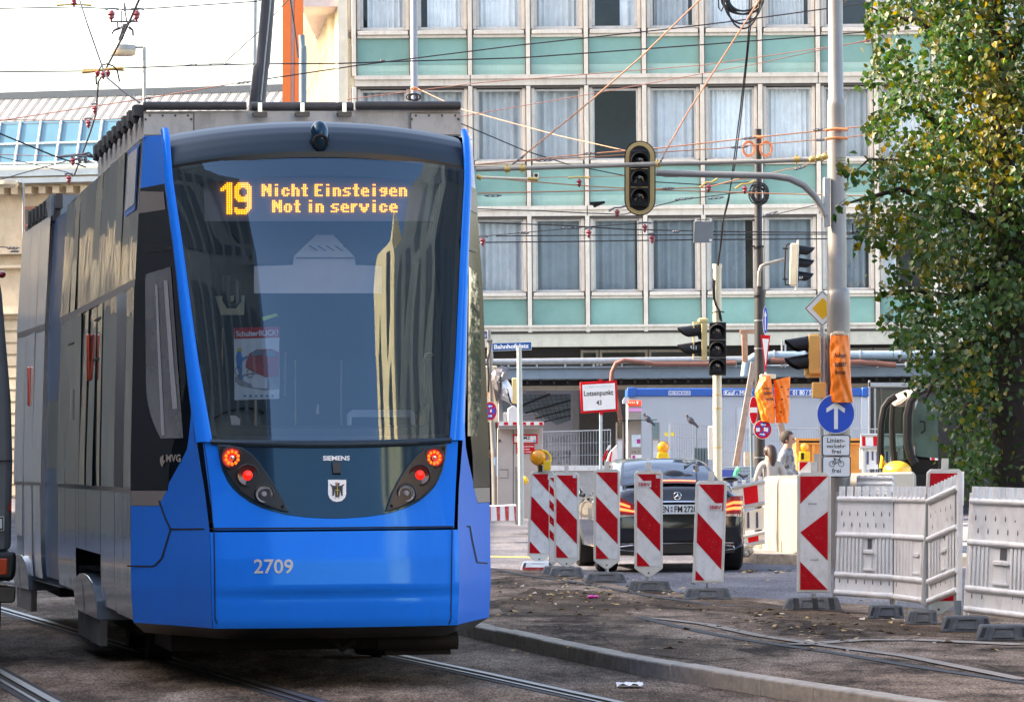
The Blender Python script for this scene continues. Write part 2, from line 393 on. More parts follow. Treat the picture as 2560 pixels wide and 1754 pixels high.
# yellow line and far pavement
M_yel = M('road_paint_yellow', (.75, .48, .05), .7, var=.2)
mb = MB()
for a, b in (((1190, 1391), (1330, 1394)), ((1330, 1394), (1480, 1398))):
    p, q = G(*a, ZR), G(*b, ZR); mb.quad(p + Vector((0, 0, .004)), q + Vector((0, 0, .004)), q + Vector((0, .6, .004)), p + Vector((0, .6, .004)))
struct(mb.build('road_marking', M_yel, flat=True))
mb = MB(); z = -.02
p0 = G(1700, 1420, z); p1 = G(1850, 1428, z)
mb.poly([Vector((2.9, 60.5, z)), Vector((3.6, 58.0, z)), Vector((5.0, 56.5, z)), Vector((40, 50, z)), Vector((40, 84, z)), Vector((2.5, 84, z))])
struct(mb.build('pavement', M_pave, flat=True))
A = [Vector((2.5, 84, 0)), Vector((2.9, 60.5, 0)), Vector((3.6, 58.0, 0)), Vector((5.0, 56.5, 0)), Vector((12, 55, 0)), Vector((40, 50, 0))]
A = resample(A, 50); B = off(A, .14)
struct(kerb_run('pavement_kerb', A, B, z + .006, ZR - .05))
# ================================================================ BUILDINGS
M_alu = M('weathered_cladding', (.70, .62, .52), .5, var=.08, scale=3, rv=.12, dirt=.5, dcol=(.34, .29, .25), dscale=(2.5, 2.5, .7))
M_joint_shade = M('cladding_shadow_gap', (.10, .085, .075), .8)
M_teal = M('green_enamel_glass', (.20, .38, .33), .3, var=.10, scale=1.3, spec=.5, rv=.22, dirt=.16, dcol=(.34, .52, .48), dscale=(.8, .8, .4))
M_tealp = M('pale_green_strip', (.36, .54, .46), .3, var=.08, scale=2, dirt=.2, dcol=(.2, .32, .26), dscale=(6, 6, .4))
M_conc = M('cream_concrete', (.66, .61, .49), .85, var=.08, scale=4, bump=.15, bscale=30, dirt=.4, dcol=(.36, .33, .25), dscale=(1.4, 1.4, .5))
M_creamw = M('cream_render', (.72, .66, .50), .85, var=.06, scale=2, dirt=.2, dcol=(.5, .42, .28))
M_pane = glass('window_glass', (.88, .91, .91), 1.42, .01, .012, 1.1, gcol=(.72, .86, 1.0))
M_curt = M('white_curtain', (.90, .91, .92), .9, var=.08, scale=3, rv=.3)
M_curtg = M('grey_curtain', (.70, .72, .75), .9, var=.10, scale=3, rv=.5)
M_panetone = M('slate_pane_tone', (.24, .29, .33), .9, var=.12, scale=2)  # added sheets give curtainless panes their grey-blue reflected tone
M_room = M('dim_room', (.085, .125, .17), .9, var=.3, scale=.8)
M_black = M('dark_recess', (.028, .027, .026), .85, var=.3, scale=2)
M_bluegrey = M('painted_steel_bluegrey', (.21, .27, .32), .55, var=.1, scale=2, dirt=.3, dcol=(.1, .12, .14))
M_galv = M('galvanised_steel', (.40, .42, .43), .42, .6, var=.12, scale=10)
M_dkwall = M('granite_wall', (.075, .068, .064), .6, var=.35, scale=40)

DF = 117.0
def fx(px): return P(px, 650, DF).x
def fz(py): return P(1470, py, DF).z
B0 = thing('office_building', 'office block with rows of curtained windows and turquoise glass panels, cream frames', 'building', (5, DF, ZR))
KX = [fx(1324 + 144.8 * k) for k in range(-3, 11)]
ROWS = [(-130, 72, 92, 187, 213), (222, 400, 415, 515, 540), (547, 728, 746, 812, 827)]
wl, wr = KX[0], KX[-1]
# structure behind the panes
mb = MB()
zt = fz(-700)
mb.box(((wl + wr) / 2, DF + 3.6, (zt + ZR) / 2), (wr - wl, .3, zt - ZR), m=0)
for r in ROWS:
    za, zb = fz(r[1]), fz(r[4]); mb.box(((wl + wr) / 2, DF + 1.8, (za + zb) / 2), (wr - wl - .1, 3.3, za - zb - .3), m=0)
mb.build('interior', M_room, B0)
mb = MB()
mb.box(((wl + wr) / 2, DF + .4, (zt + fz(-130)) / 2), (wr - wl, .8, zt - fz(-130)))
mb.build('upper_wall', M_alu, B0)
# wide projecting bands under each row, in lengths with a joint every two bays
for ri, r in enumerate(ROWS):
    mb = MB(); za, zb = fz(r[3]), fz(r[4])
    for k in range(len(KX) - 1):
        a, b = KX[k], KX[k + 1]
        x0 = a + (.012 if k % 2 == 0 else 0); x1 = b - (.012 if k % 2 == 1 else 0)
        mb.box(((x0 + x1) / 2, DF - .05, (za * .62 + zb * .38 + za) / 2), (x1 - x0, .36, (za - zb) * .38))
        mb.box(((x0 + x1) / 2, DF - .01, (zb + (za * .62 + zb * .38)) / 2), (x1 - x0, .30, (za - zb) * .62))
        mb.box(((x0 + x1) / 2, DF + .02, zb - .035), (x1 - x0, .22, .07), m=1)
    mb.build('cladding_band', [M_alu, M_joint_shade], B0)
# mullions
s_ = F / DF
for k, x in enumerate(KX):
    mb = MB()
    for r in ROWS:
        ztop, zb = fz(r[0] - 7), fz(r[3])
        if r is ROWS[2]: zb = fz(830)
        mb.box((x, DF - .06, (ztop + zb) / 2), (.115, .24, ztop - zb))
        mb.box((x - .115, DF + .04, (ztop + fz(r[1])) / 2), (.10, .14, ztop - fz(r[1])))
        mb.box((x + .115, DF + .04, (ztop + fz(r[1])) / 2), (.10, .14, ztop - fz(r[1])))
        for q in (-.069, .069): mb.box((x + q, DF - .005, (ztop + zb) / 2), (.022, .12, ztop - zb), m=1)  # dark strips stand in for the recess shadow beside each mullion
        for q in (-1, 1): mb.box((x + q * .10, DF - .03, (fz(r[1]) + fz(r[2])) / 2 - .02), (.05, .15, .16), m=1)
    mb.build('mullion', [M_alu, M_joint_shade], B0, bevel=.008, seg=1)
cur = {0: [(.15, .95, 0), (.2, 1, 0), (0, 1, 0), (0, 1, 0), (.62, 1, 1), (.1, .85, 1), (0, 1, 0), (.0, .85, 0), (.3, .3, 0), (0, .6, 0), (0, 1, 0), (0, 1, 0), (0, 1, 0)],
       1: [(0, 1, 1), (0, 1, 1), (0, 1, 1), (0, 1, 1), (.5, .5, 0), (0, 1, 1), (0, 1, 0), (0, 1, 0), (0, 1, 1), (0, 1, 0), (0, 1, 0), (0, 1, 0), (0, 1, 0)],
       2: [(0, 1, 1), (0, 1, 1), (0, 1, 1), (0, 1, 2), (0, .92, 2), (0, 1, 2), (0, .8, 2), (0, 1, 2), (0, .9, 2), (0, .3, 0), (0, 1, 1), (0, 1, 1), (0, 1, 1)]}
M_frameg = M('window_frame', (.55, .52, .48), .5, var=.1, dirt=.3, dcol=(.25, .22, .2), dscale=(2, 2, .6))
for ri, r in enumerate(ROWS):
    for k in range(len(KX) - 1):
        a, b = KX[k] + .165, KX[k + 1] - .165
        z1, z0, zs = fz(r[0]), fz(r[1]), fz(r[2]); y = DF + .08
        mb = MB(); fw = .055 if ri else .085
        mb.box(((a + b) / 2, y, z0 + fw / 2 - .01), (b - a, .08, fw)); mb.box(((a + b) / 2, y, z1 - fw / 2), (b - a, .08, fw))
        mb.box((a + fw / 2, y, (z0 + z1) / 2), (fw, .08, z1 - z0 - 2 * fw)); mb.box((b - fw / 2, y, (z0 + z1) / 2), (fw, .08, z1 - z0 - 2 * fw))
        for q in (-1, 1): mb.box(((a + b) / 2 + q * (b - a) * .44, y - .05, z0 + .02), (.035, .04, .035))
        w = mb.build('window', M_frameg, B0)
        ms = MB(); zm = (z0 + zs) / 2
        ms.box(((a + b) / 2, DF - .05, zm + .02), (b - a + .12, .26, (z0 - zs) * .5)); ms.box(((a + b) / 2, DF - .01, zs + .03), (b - a + .16, .2, (z0 - zs) * .38))
        ms.build('sill', M_alu, w, bevel=.01, seg=1)
        mp = MB(); jz = rnd.uniform(-.012, .012); jx = rnd.uniform(-.015, .015)
        mp.grid(lambda u, v: Vector((lerp(a + .03, b - .03, u), y + .01 + jx * (u - .5) + jz * (v - .5) + .006 * math.sin(3.1 * u) * math.sin(3 * v), lerp(z0, z1, v))), 8, 10)
        mp.build('pane', M_pane, w)
        c0, c1, ct = cur[ri][k]
        if c1 > c0:
            mc = MB(); ph = rnd.uniform(0, 6); am = rnd.uniform(.03, .06); fq = rnd.uniform(8, 12) if ct == 0 else rnd.uniform(4, 9)
            xa, xb = lerp(a, b, c0), lerp(a, b, c1); n_ = int(60 * (c1 - c0)) + 6
            mc.grid(lambda u, v: Vector((lerp(xa, xb, u), y + .22 + am * math.sin(fq * 6.28 * u * (xb - xa) / (b - a) + ph + .8 * math.sin(5 * u)) + .01 * math.sin(23 * u + v), lerp(z0 - .02, z1, v))), n_, 3)
            mc.build('curtain', (M_curt, M_curtg, M_panetone)[ct], w)
# turquoise panels
for ri, r in enumerate(ROWS):
    for k in range(len(KX) - 1):
        a, b = KX[k] + .08, KX[k + 1] - .08; z1, z0 = fz(r[2] + 1), fz(r[3]); zl = lerp(z0, z1, .29) if ri < 2 else z0
        mb = MB(); mb.box(((a + b) / 2, DF + .02, (zl + z1) / 2), (b - a, .05, z1 - zl))
        if ri < 2:
            mb.box(((a + b) / 2, DF + .03, (zl + z0) / 2), (b - a, .05, zl - z0), m=1)
            for q in range(34): mb.box((lerp(a, b, (q + .5) / 34), DF + .003, z0 + .07), (.012, .012, .14), m=1)
        mb.build('spandrel_panel', [M_teal, M_tealp], B0)
# vent fan box let into the facade (right, under the tree)
mb = MB(); mb.box((fx(2173), DF - .02, fz(107)), (.17, .1, .17)); mb.lathe((fx(2173), DF - .09, fz(107)), (0, 1, 0), [(0, .06), (.02, .05)], 14, 1)
mb.disc((fx(2173), DF - .075, fz(107)), (0, 1, 0), .055, 14, 1); mb.build('vent', [M_conc, M_black], B0)
mb = MB(); mb.box((fx(1342), DF - .02, fz(438)), (.15, .1, .15)); mb.disc((fx(1342), DF - .075, fz(438)), (0, 1, 0), .05, 14, 1); mb.build('vent', [M_conc, M_black], B0)
# cream concrete beam above the ground floor
mb = MB(); mb.box(((wl + wr) / 2 - .1, DF + .18, (fz(829) + fz(866)) / 2), (wr - wl + .4, .5, fz(829) - fz(866)))
mb.build('concrete_beam', M_conc, B0)
# recessed ground floor
mb = MB(); gz = fz(866)
mb.box(((wl + wr) / 2, DF + 1.4, (gz + ZR) / 2), (wr - wl, .3, gz - ZR), m=0)
mb.build('ground_floor_wall', M_dkwall, B0)
for (x0, x1) in ((1498, 1622), (1622, 1800), (1450, 1498), (2120, 2190), (2190, 2300)):
    mb = MB(); za, zb = fz(872), fz(912); a, b = fx(x0), fx(x1); y = DF + 1.15
    for q in (a + .05, b - .05): mb.box((q, y, (za + zb) / 2), (.07, .08, za - zb))
    mb.box(((a + b) / 2, y, za - .04), (b - a - .17, .08, .07))
    w = mb.build('clerestory_window', M_alu, B0)
    mp = MB(); mp.quad((a + .08, y + .02, zb), (b - .08, y + .02, zb), (b - .08, y + .02, za - .08), (a + .08, y + .02, za - .08)); mp.build('pane', M_pane, w)
# flank in the sun, going back at nearly a right angle
cx = fx(850); dirv = Vector((-.089, 1, 0))
mb = MB()
c = Vector((cx, DF, 0)); e = c + dirv * 27
mb.add([Vector((p.x, p.y, z)) for z in (ZR, zt) for p in (c, e, e + Vector((14, 0, 0)), Vector((KX[0], DF, 0)))], [(0, 1, 5, 4), (1, 2, 6, 5), (3, 0, 4, 7), (4, 5, 6, 7)])
mb.build('flank_wall', M_creamw, B0)
mb = MB(); mb.box(((cx + KX[0] - .17) / 2, DF - .04, (zt + gz) / 2), (KX[0] - .17 - cx, .1, zt - gz)); mb.build('corner_pier', M_conc, B0)
mb = MB()
for q in range(18):
    p = c + dirv * (2.2 + q * 1.38); mb.box((p.x - .06, p.y, (zt + gz) / 2), (.26, .16, zt - gz))
mb.build('flank_rib', M_creamw, B0)
M_win = M('dark_window_band', (.10, .10, .10), .15, var=.2)
for q in range(17):
    p = c + dirv * (2.9 + q * 1.38)
    for j in range(1, 6):
        mb = MB(); mb.box((p.x - .012, p.y, fz(310) + (j - 2) * 3.53), (.06, .9, 2.0)); fw_ = mb.build('flank_window', M_win, B0)
        mb = MB(); mb.box((p.x - .1, p.y, fz(312) - 1.15 + (j - 2) * 3.53), (.22, 1.1, .12)); mb.build('flank_sill', M_alu, fw_)
mb = MB(); mb.box((c.x - .5, c.y + 13.5, fz(20) + .2), (1.0, 27, .22)); mb.build('flank_canopy', M('pink_soffit', (.62, .50, .46), .8), B0)
# canopy in front of the ground floor
DC = 104.0
def cz(py): return P(1600, py, DC).z
def cxx(px): return P(px, 930, DC).x
mb = MB(); a, b = cxx(1150), cxx(3000)
mb.box(((a + b) / 2, DC + 5.9, (cz(918) + cz(946)) / 2), (b - a, 11.8, cz(918) - cz(946)))
mb.box(((a + b) / 2, DC - .03, cz(917)), (b - a, .14, .05))
cano = mb.build('canopy', M_bluegrey, B0, bevel=.02, seg=1)
mb = MB(); mb.box(((a + b) / 2, DC + 1.8, cz(962)), (b - a, .4, .16)); mb.box(((a + b) / 2, DC + 1.0, cz(950)), (b - a, .12, .2), m=1)
for q in range(56): mb.box((lerp(a, b, q / 55), DC + .6, cz(951)), (.05, 1.0, .1), m=1)
mb.build('canopy_beam', [M_conc, M_black], cano)
mb = MB(); mb.tube([P(1150, 905, DC - .1), P(1890, 897, DC - .1)], .075, 10); crail = mb.build('canopy_rail', M_galv, cano)
for q in range(16): mb = MB(); x = 1200 + q * 71; mb.tube([P(x, 904, DC - .1), P(x, 918, DC - .1)], .025, 6); mb.build('rail_post', M_galv, crail)
M_hose = M('red_brown_hose', (.20, .085, .06), .6, var=.15)
mb = MB(); mb.tube([P(1528, 955, DC - .3), P(1530, 930, DC - .3), P(1540, 908, DC - .3), P(1560, 900, DC - .3), P(1600, 905, DC - .25), P(1640, 910, DC - .2), P(1760, 910, DC - .2), P(1840, 907, DC - .2)], .055, 10)
o = mb.build('drain_hose', M_hose, loc=P(1528, 955, DC - .3)); tag(o, 'red brown hose rising over the canopy edge and lying along it', 'hose')
mb = MB(); mb.tube([P(1525, 960, DC - .35), P(1545, 1010, DC - .35), P(1552, 1055, DC - .35), P(1556, 1120, DC - .35)], .06, 8)
o = mb.build('drain_hose', M_hose, loc=P(1525, 960, DC - .35)); tag(o, 'thin red brown hose hanging below the canopy behind the square red framed sign', 'hose')
M_pipe = M('pale_blue_pipe', (.27, .36, .42), .4, .2, var=.1)
pr = thing('scaffold_pipe', 'pale blue pipe on the canopy behind the big grey mast', 'pipe', P(1930, 890, DC - .6))
mb = MB(); mb.tube([P(1862, 940, DC - .6), P(1866, 905, DC - .6), P(1885, 893, DC - .6), P(1930, 889, DC - .6), P(2800, 884, DC - .6)], .11, 12); mb.build('pipe', M_pipe, pr)
mb = MB()
for q in (1935, 2010, 2150, 2250): mb.tube([P(q - 2, 889, DC - .6), P(q + 2, 889, DC - .6)], .14, 12)
for q in (1955, 1963): mb.tube([P(q, 918, DC - .6), P(q, 850, DC - .6)], .025, 6)
mb.build('clamp', M_galv, pr)
mb = MB(); mb.tube([P(1927, 900, DC - .7), P(2060, 906, DC - .7), P(2150, 905, DC - .7), P(2240, 912, DC - .7)], .07, 10)
o = mb.build('drain_hose', M_hose, loc=P(1927, 900, DC - .7)); tag(o, 'red brown hose lying on the canopy behind the signal bags', 'hose')
mb = MB(); mb.tube([P(1640, 902, DC - .4), P(1668, 903, DC - .4)], .1, 8)

# ---- old station building at the far left
M_stone = M('sandstone', (.44, .38, .29), .85, var=.18, scale=1.6, bump=.3, bscale=14, dirt=.45, dcol=(.30, .22, .15), dscale=(1, 1, .5))
M_zinc = M('zinc_roof', (.30, .30, .295), .5, .25, var=.06, scale=2, dirt=.2, dcol=(.38, .38, .37))
M_seam = M('roof_seam', (.07, .09, .11), .5)
M_skyglass = M('blue_skylight', (.07, .19, .27), .3, var=.12, scale=.6, coat=.1)
M_bar = M('pale_glazing_bar', (.40, .48, .54), .5)
SB = thing('station_building', 'old sandstone station hall with standing seam roof and blue skylight band', 'building', (-14, 172, ZR))
so_ = P(350, 877, 170.0); sdir = Vector((.970, -.243, 0)).normalized(); snrm = Vector((-sdir.y, sdir.x, 0))  # away from viewer
def S(a, d, z): q = Vector((so_.x, so_.y, 0)) + sdir * a + snrm * d; q.z = z; return q
def sz(py): return P(200, py, 170.0).z
A0, A1 = -62, 7.5
mb = MB(); zr0, zr1 = sz(291), sz(216)
mb.quad(S(A0, 1.0, zr0), S(A1, 1.0, zr0), S(A1, 3.2, zr1), S(A0, 3.2, zr1)); mb.box(S((A0 + A1) / 2, 3.2, zr1 + .03), (A1 - A0, .5, .28), Matrix.Rotation(math.atan2(sdir.y, sdir.x), 3, 'Z'), 1)
x = A0
while x < A1:
    mb.quad(S(x, .96, zr0 + .02), S(x + .055, .96, zr0 + .02), S(x + .055, 3.16, zr1 + .02), S(x, 3.16, zr1 + .02), 1); x += .40
mb.quad(S(A0, .9, zr0 - .12), S(A1, .9, zr0 - .12), S(A1, 1.0, zr0), S(A0, 1.0, zr0), 1)
mb.build('roof', [M_zinc, M_seam], SB)
mb = MB(); zg0, zg1 = sz(406), sz(293)
mb.quad(S(A0, .2, zg0), S(A1, .2, zg0), S(A1, .95, zg1), S(A0, .95, zg1)); mb.build('skylight', M_skyglass, SB)
mb = MB(); x = A0; RZ = Matrix.Rotation(math.atan2(sdir.y, sdir.x), 3, 'Z')
while x < A1: mb.tube([S(x, .17, zg0), S(x, .92, zg1)], .055, 5); x += .86
for z_, d_ in ((lerp(zg0, zg1, .49), .52), (zg0 + .08, .2), (zg0 - .12, .2)): mb.tube([S(A0, d_, z_), S(A1, d_, z_)], .05, 5)
mb.build('glazing_bar', M_bar, SB)
mb = MB(); mb.box(S((A0 + A1) / 2, .3, zg0 - .35), (A1 - A0, 1.4, .25), RZ, 1); mb.box(S((A0 + A1) / 2, .3, sz(432)), (A1 - A0, 1.0, .45), RZ); mb.box(S((A0 + A1) / 2, .15, sz(448)), (A1 - A0, 1.5, .2), RZ, 1)
mb.box(S((A0 + A1) / 2, .6, sz(456)), (A1 - A0, 1.0, .18), RZ)
for q in range(120): mb.box(S(A0 + q * .58, .25, sz(470)), (.28, .7, .28), RZ)
mb.build('cornice', [M_stone, M_bluegrey], SB)
mb = MB(); mb.box(S((A0 + A1) / 2, 2.0, (sz(460) + ZR) / 2), (A1 - A0, 2.4, sz(460) - ZR), RZ)
z = ZR + .1; zk = sz(770)
while z < zk - .3: mb.box(S((A0 + A1) / 2, .78, z + .2), (A1 - A0, .16, .40), RZ); z += .47
for zq, hq, dq in ((sz(770), .35, .55), (sz(620), .3, .6), (sz(660), .15, .7)): mb.box(S((A0 + A1) / 2, dq, zq), (A1 - A0, .6, hq), RZ)
mb.build('wall', M_stone, SB, bevel=.03, seg=1)
M_redwin = M('red_brown_sash', (.22, .08, .05), .5, var=.2); M_wdark = M('dark_pane', (.04, .045, .05), .1)
q0 = -3.0
for q in range(-11, 2):
    a = -4.35 + q * 5.2
    if a < A0 + 2 or a > A1 - 2: continue
    for (zc, hh) in ((sz(575), 2.1), (sz(860), 2.6)):
        mb = MB(); mb.box(S(a, .74, zc), (1.5, .12, hh), RZ, 0); mb.box(S(a, .70, zc), (1.25, .12, hh - .25), RZ, 1)
        mb.box(S(a, .62, zc), (.1, .1, hh - .25), RZ, 0); mb.box(S(a, .62, zc + .3), (1.25, .1, .1), RZ, 0)
        mb.build('window', [M_redwin, M_wdark], SB)

# ---- things between the two buildings
M_or = M('orange_lacquer', (.80, .17, .03), .5, var=.06, scale=2)
M_wht = M('white_paint', (.75, .75, .74), .5, var=.05)
OT = thing('orange_hoist', 'tall orange twin panel hoist beside the sunlit cream flank', 'hoist', P(730, 1270, 100))
for (x0, x1) in ((706, 727), (736, 756)):
    mb = MB(); mb.pr(x0, -80, x1, 1270, 100, .5); mb.build('panel', M_or, OT)
mb = MB(); mb.pr(728, -80, 735, 1270, 100.1, .2); mb.build('guide_rail', M_wht, OT)
M_slate = M('slate_grey_paint', (.13, .19, .22), .5, var=.08)
mb = MB(); mb.ppost([(758, 1290), (757, 122), (757, 118), (755, 116), (754, 88)], 88, [10, 9.5, 9.5, 7.5, 7.5], 14)
o = mb.build('steel_mast', M_slate, loc=P(758, 1290, 88)); tag(o, 'blue grey steel mast with stepped top beside the orange hoist', 'mast')
mb = MB(); mb.ppost([(632, 1268), (634, 260), (638, -60)], 95, [8, 6.5, 5.5], 12)
o = mb.build('lamp_mast', M('pale_grey_green_paint', (.34, .37, .36), .5), loc=P(632, 1268, 95)); tag(o, 'slim pale grey mast standing behind the leaning dark mast', 'mast')
M_mastdk = M('dark_mast_paint', (.045, .05, .062), .45, var=.15, coat=.2)
LM = thing('leaning_mast', 'thick dark mast leaning outward, rising behind the tram roof', 'mast', P(600, 1415, 47))
mb = MB(); mb.ppost([(588, 1420), (644, 250), (652, 170), (657, 160), (675, -60)], 47, [30, 21, 20, 18, 17], 16); mb.build('pole', M_mastdk, LM)
mb = MB(); mb.tube([P(652, 252, 46.85), P(675, 20, 46.87), P(681, -60, 46.87)], .008, 6); mb.build('cable', M_galv, LM)
M_mastbl = M('grey_blue_mast_paint', (.27, .31, .37), .45, var=.08)
CMt = thing('catenary_mast', 'grey blue round mast rising behind the right half of the tram roof', 'mast', P(1045, 1310, 75))
mb = MB(); mb.ppost([(1047, 1310), (1036, 240), (1035, -60)], 75, [9.5, 8.5, 8], 14); mb.build('pole', M_mastbl, CMt)
mb = MB(); D_ = 75
for q in range(3): mb.tube([P(1027 + 0 * q, 221 + q * 2, D_ - .08), P(1036, 219 + q * 2, D_ - .1), P(1046, 221 + q * 2, D_ - .08)], .008, 6)
mb.build('strap', M('orange_rope', (.75, .26, .10), .7), CMt)
mb = MB()
for q in range(6):
    r_ = 9 + 3 * rnd.random(); cx_ = 1034 + rnd.uniform(-5, 6); mb.tube([P(cx_ + r_ * math.cos(t / 12 * 6.283) * 1.3, 243 + r_ * .8 * math.sin(t / 12 * 6.283), D_ - .12 - .01 * q) for t in range(13)], .012, 5, cap=False)
mb.build('cable_coil', M('black_cable', (.02, .02, .022), .5), CMt)
# street lamp far left
M_lampg = M('lamp_grey', (.33, .33, .31), .5, var=.1); M_lampcr = M('lamp_diffuser', (.66, .52, .33), .4)
SL = thing('street_lamp', 'street lamp with drum shaped head above the tram roof', 'street lamp', P(360, 1285, 95))
mb = MB(); mb.ppost([(360, 1285), (361, 150), (361, 119), (356, 118), (338, 119)], 95, [6, 4.2, 4, 3, 3], 12); mb.build('pole', M_lampg, SL)
c = P(306, 128, 95); sc_ = 95 / F
mb = MB(); mb.lathe(c + Vector((0, 0, 14 * sc_)), (0, 0, -1), [(0, .01), (0, 33 * sc_), (13 * sc_, 34 * sc_)], 24); mb.build('lamp_head', M_lampg, SL)
mb = MB(); mb.lathe(c + Vector((0, 0, 1 * sc_)), (0, 0, -1), [(0, 33.5 * sc_), (8 * sc_, 33 * sc_), (12 * sc_, 30 * sc_), (12 * sc_, .01)], 24); mb.build('diffuser', M_lampcr, SL)
SL2 = thing('street_lamp', 'small street lamp with flat head at the far left below the wires', 'street lamp', P(62, 1275, 110))
mb = MB(); mb.ppost([(62, 1275), (58, 470), (58, 458), (52, 456), (45, 456)], 110, [4, 3, 3, 2.5, 2.5], 10); mb.build('pole', M_lampg, SL2)
mb = MB(); mb.lathe(P(14, 452, 110), (0, 0, -1), [(0, .01), (0, .3), (.1, .33), (.16, .28), (.16, .01)], 20); mb.build('lamp_head', M_lampcr, SL2)

# ---- unseen square plus added dark blocks, for shade and mirror images
M_ctx1 = M('cream_facade', (.98, .66, .38), .8, var=.08, scale=.5); M_ctx2 = M('grey_facade', (.11, .11, .115), .6, var=.2, scale=.5); M_ctxw = M('facade_window', (.05, .055, .06), .1)
def block(name, label, x0, x1, y0, y1, h, mat, faces, nx=3.2, nz=3.4, ww=1.5, wh=2.0):
    r = thing(name, label, 'building', ((x0 + x1) / 2, (y0 + y1) / 2, ZR))
    m_ = MB(); m_.box(((x0 + x1) / 2, (y0 + y1) / 2, (h + ZR) / 2), (x1 - x0, y1 - y0, h - ZR)); m_.build('wall', mat, r)
    for fc in faces:
        m_ = MB()
        L_ = (y1 - y0) if fc in 'EW' else (x1 - x0)
        k = int(L_ / nx); j = int((h - 4) / nz)
        for i in range(k):
            for q in range(j):
                t_ = (i + .5) / k; z_ = 5.5 + q * nz
                if fc == 'E': c_ = (x1, lerp(y0, y1, t_), z_); s2 = (.12, ww, wh)
                elif fc == 'W': c_ = (x0, lerp(y0, y1, t_), z_); s2 = (.12, ww, wh)
                elif fc == 'N': c_ = (lerp(x0, x1, t_), y1, z_); s2 = (ww, .12, wh)
                else: c_ = (lerp(x0, x1, t_), y0, z_); s2 = (ww, .12, wh)
                m_.box(c_, s2)
        m_.build('window', M_ctxw, r); r.children[-1]['kind'] = 'stuff'
    return r
block('side_building', 'grey office building along the left side of the square, outside the picture', -30, -16, -4, 58, 15.5, M_ctx2, 'E', 3.0, 3.4, 2.0, 1.9)
block('corner_building', 'narrow cream corner building to the right of the photographer', 20, 42, -6, 2.5, 27, M_ctx1, 'NW', 4.2, 3.6, 1.5, 2.6)
block('unseen_slate_block', 'unseen dark block added beside the cream corner building for the windscreen reflection', 20, 42, 2.8, 14, 24, M_ctx2, 'NW', 2.6, 3.6, 1.4, 2.2)  # added dark block, bounds the cream strip mirrored in the windscreen
block('rear_building', 'tall dark office building directly behind the photographer', -34, -5, -24, -7, 32, M_ctx2, 'NE', 2.6, 3.4, 1.6, 2.2)

M_ctx3 = M('dark_green_grey_facade', (.07, .078, .07), .7, var=.4, scale=.7)
block('unseen_dark_block', 'low dark block added left of the tram to darken its mirrored side, unseen', -30, -17, 60, 126, 9.5, M_ctx3, 'E', 2.4, 3.2, 1.1, 1.8)  # added unseen block, keeps the mirror images in the tram side dark
# ================================================================ TRAM
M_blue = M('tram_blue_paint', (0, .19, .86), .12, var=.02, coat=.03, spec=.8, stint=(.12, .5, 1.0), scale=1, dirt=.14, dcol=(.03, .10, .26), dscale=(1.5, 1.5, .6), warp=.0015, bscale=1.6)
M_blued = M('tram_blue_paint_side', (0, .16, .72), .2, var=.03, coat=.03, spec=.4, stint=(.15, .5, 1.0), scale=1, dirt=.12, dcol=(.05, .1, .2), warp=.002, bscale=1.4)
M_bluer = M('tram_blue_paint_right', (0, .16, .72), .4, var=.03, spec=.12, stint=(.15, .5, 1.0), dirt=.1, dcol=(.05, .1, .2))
M_hood = M('slate_metallic', (.016, .024, .036), .42, .0, var=.05, stint=(.6, .85, 1.0), warp=.001, bscale=2)
M_mask = M('gloss_black_sky_tint', (.006, .022, .048), .07, var=.05, coat=.0, ior=1.5, spec=.6, stint=(.42, .78, 1.0), warp=.0012, bscale=1.5, dirt=.10, dcol=(.05, .05, .05), dscale=(5, 5, 5))  # navy base and tint stand in for sky mirrored in black gloss
M_blk = M('black_plastic', (.012, .012, .013), .35, var=.2)
M_gap = M('panel_gap', (.006, .006, .008), .8)
M_frit = M('black_glass_edge', (.008, .009, .011), .12, var=.05, spec=.3)
M_fritr = M('black_glass_edge_right', (.010, .012, .012), .22, var=.3, scale=3, spec=.08, stint=(.6, .8, .7))
M_front = glass('windscreen_glass', (.74, .78, .84), 1.85, .008, .004, 1.0, boost=.03, gcol=(.52, .78, 1.0))  # blue gloss tint stands in for a bluer reflected sky
M_sideg = glass('side_window_glass', (.34, .33, .32), 1.65, .01, .004, 1.2)
M_flank = M('mirror_dark_glazing', (.12, .132, .145), .04, 0.0, var=.45, scale=2.2, spec=.6, stint=(.7, .88, 1.0), warp=.0045, bscale=1.7)  # grey base stands in for bright reflections along the side
M_flank2 = M('sky_whitened_side', (.80, .82, .84), .07, .0, var=.04, spec=.8, warp=.005, bscale=1.5)  # near-white base stands in for sky mirrored along the rear car
M_skirt = M('silver_blue_skirt', (.17, .21, .26), .08, .0, var=.06, spec=.3, warp=.004, bscale=2.2, dirt=.3, dcol=(.08, .07, .06), dscale=(2, 2, .5))
M_strip = M('warm_grey_strip', (.20, .18, .17), .35, var=.06)
M_under = M('under_gear', (.010, .009, .008), .8, var=.4, scale=8)
M_rwhite = M('weathered_white_panel', (.50, .49, .46), .5, var=.1, scale=5, dirt=.65, dcol=(.12, .10, .08), dscale=(2.5, 2.5, 1))
M_rdark = M('roof_dark_duct', (.045, .042, .042), .5, var=.3, scale=6, dirt=.4, dcol=(.12, .11, .1))
M_bolt = M('bolt', (.10, .09, .08), .4, .6)
M_int = M('interior_grey', (.30, .32, .35), .6, var=.1)
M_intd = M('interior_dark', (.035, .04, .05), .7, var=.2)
M_intl = M('interior_pale', (.58, .64, .70), .6, var=.05)
M_pole_y = M('handrail', (.60, .52, .34), .3, .5)
M_redlamp = M('red_lamp', (.8, .01, .005), .2, emit=(1, .01, .006), estr=.45)
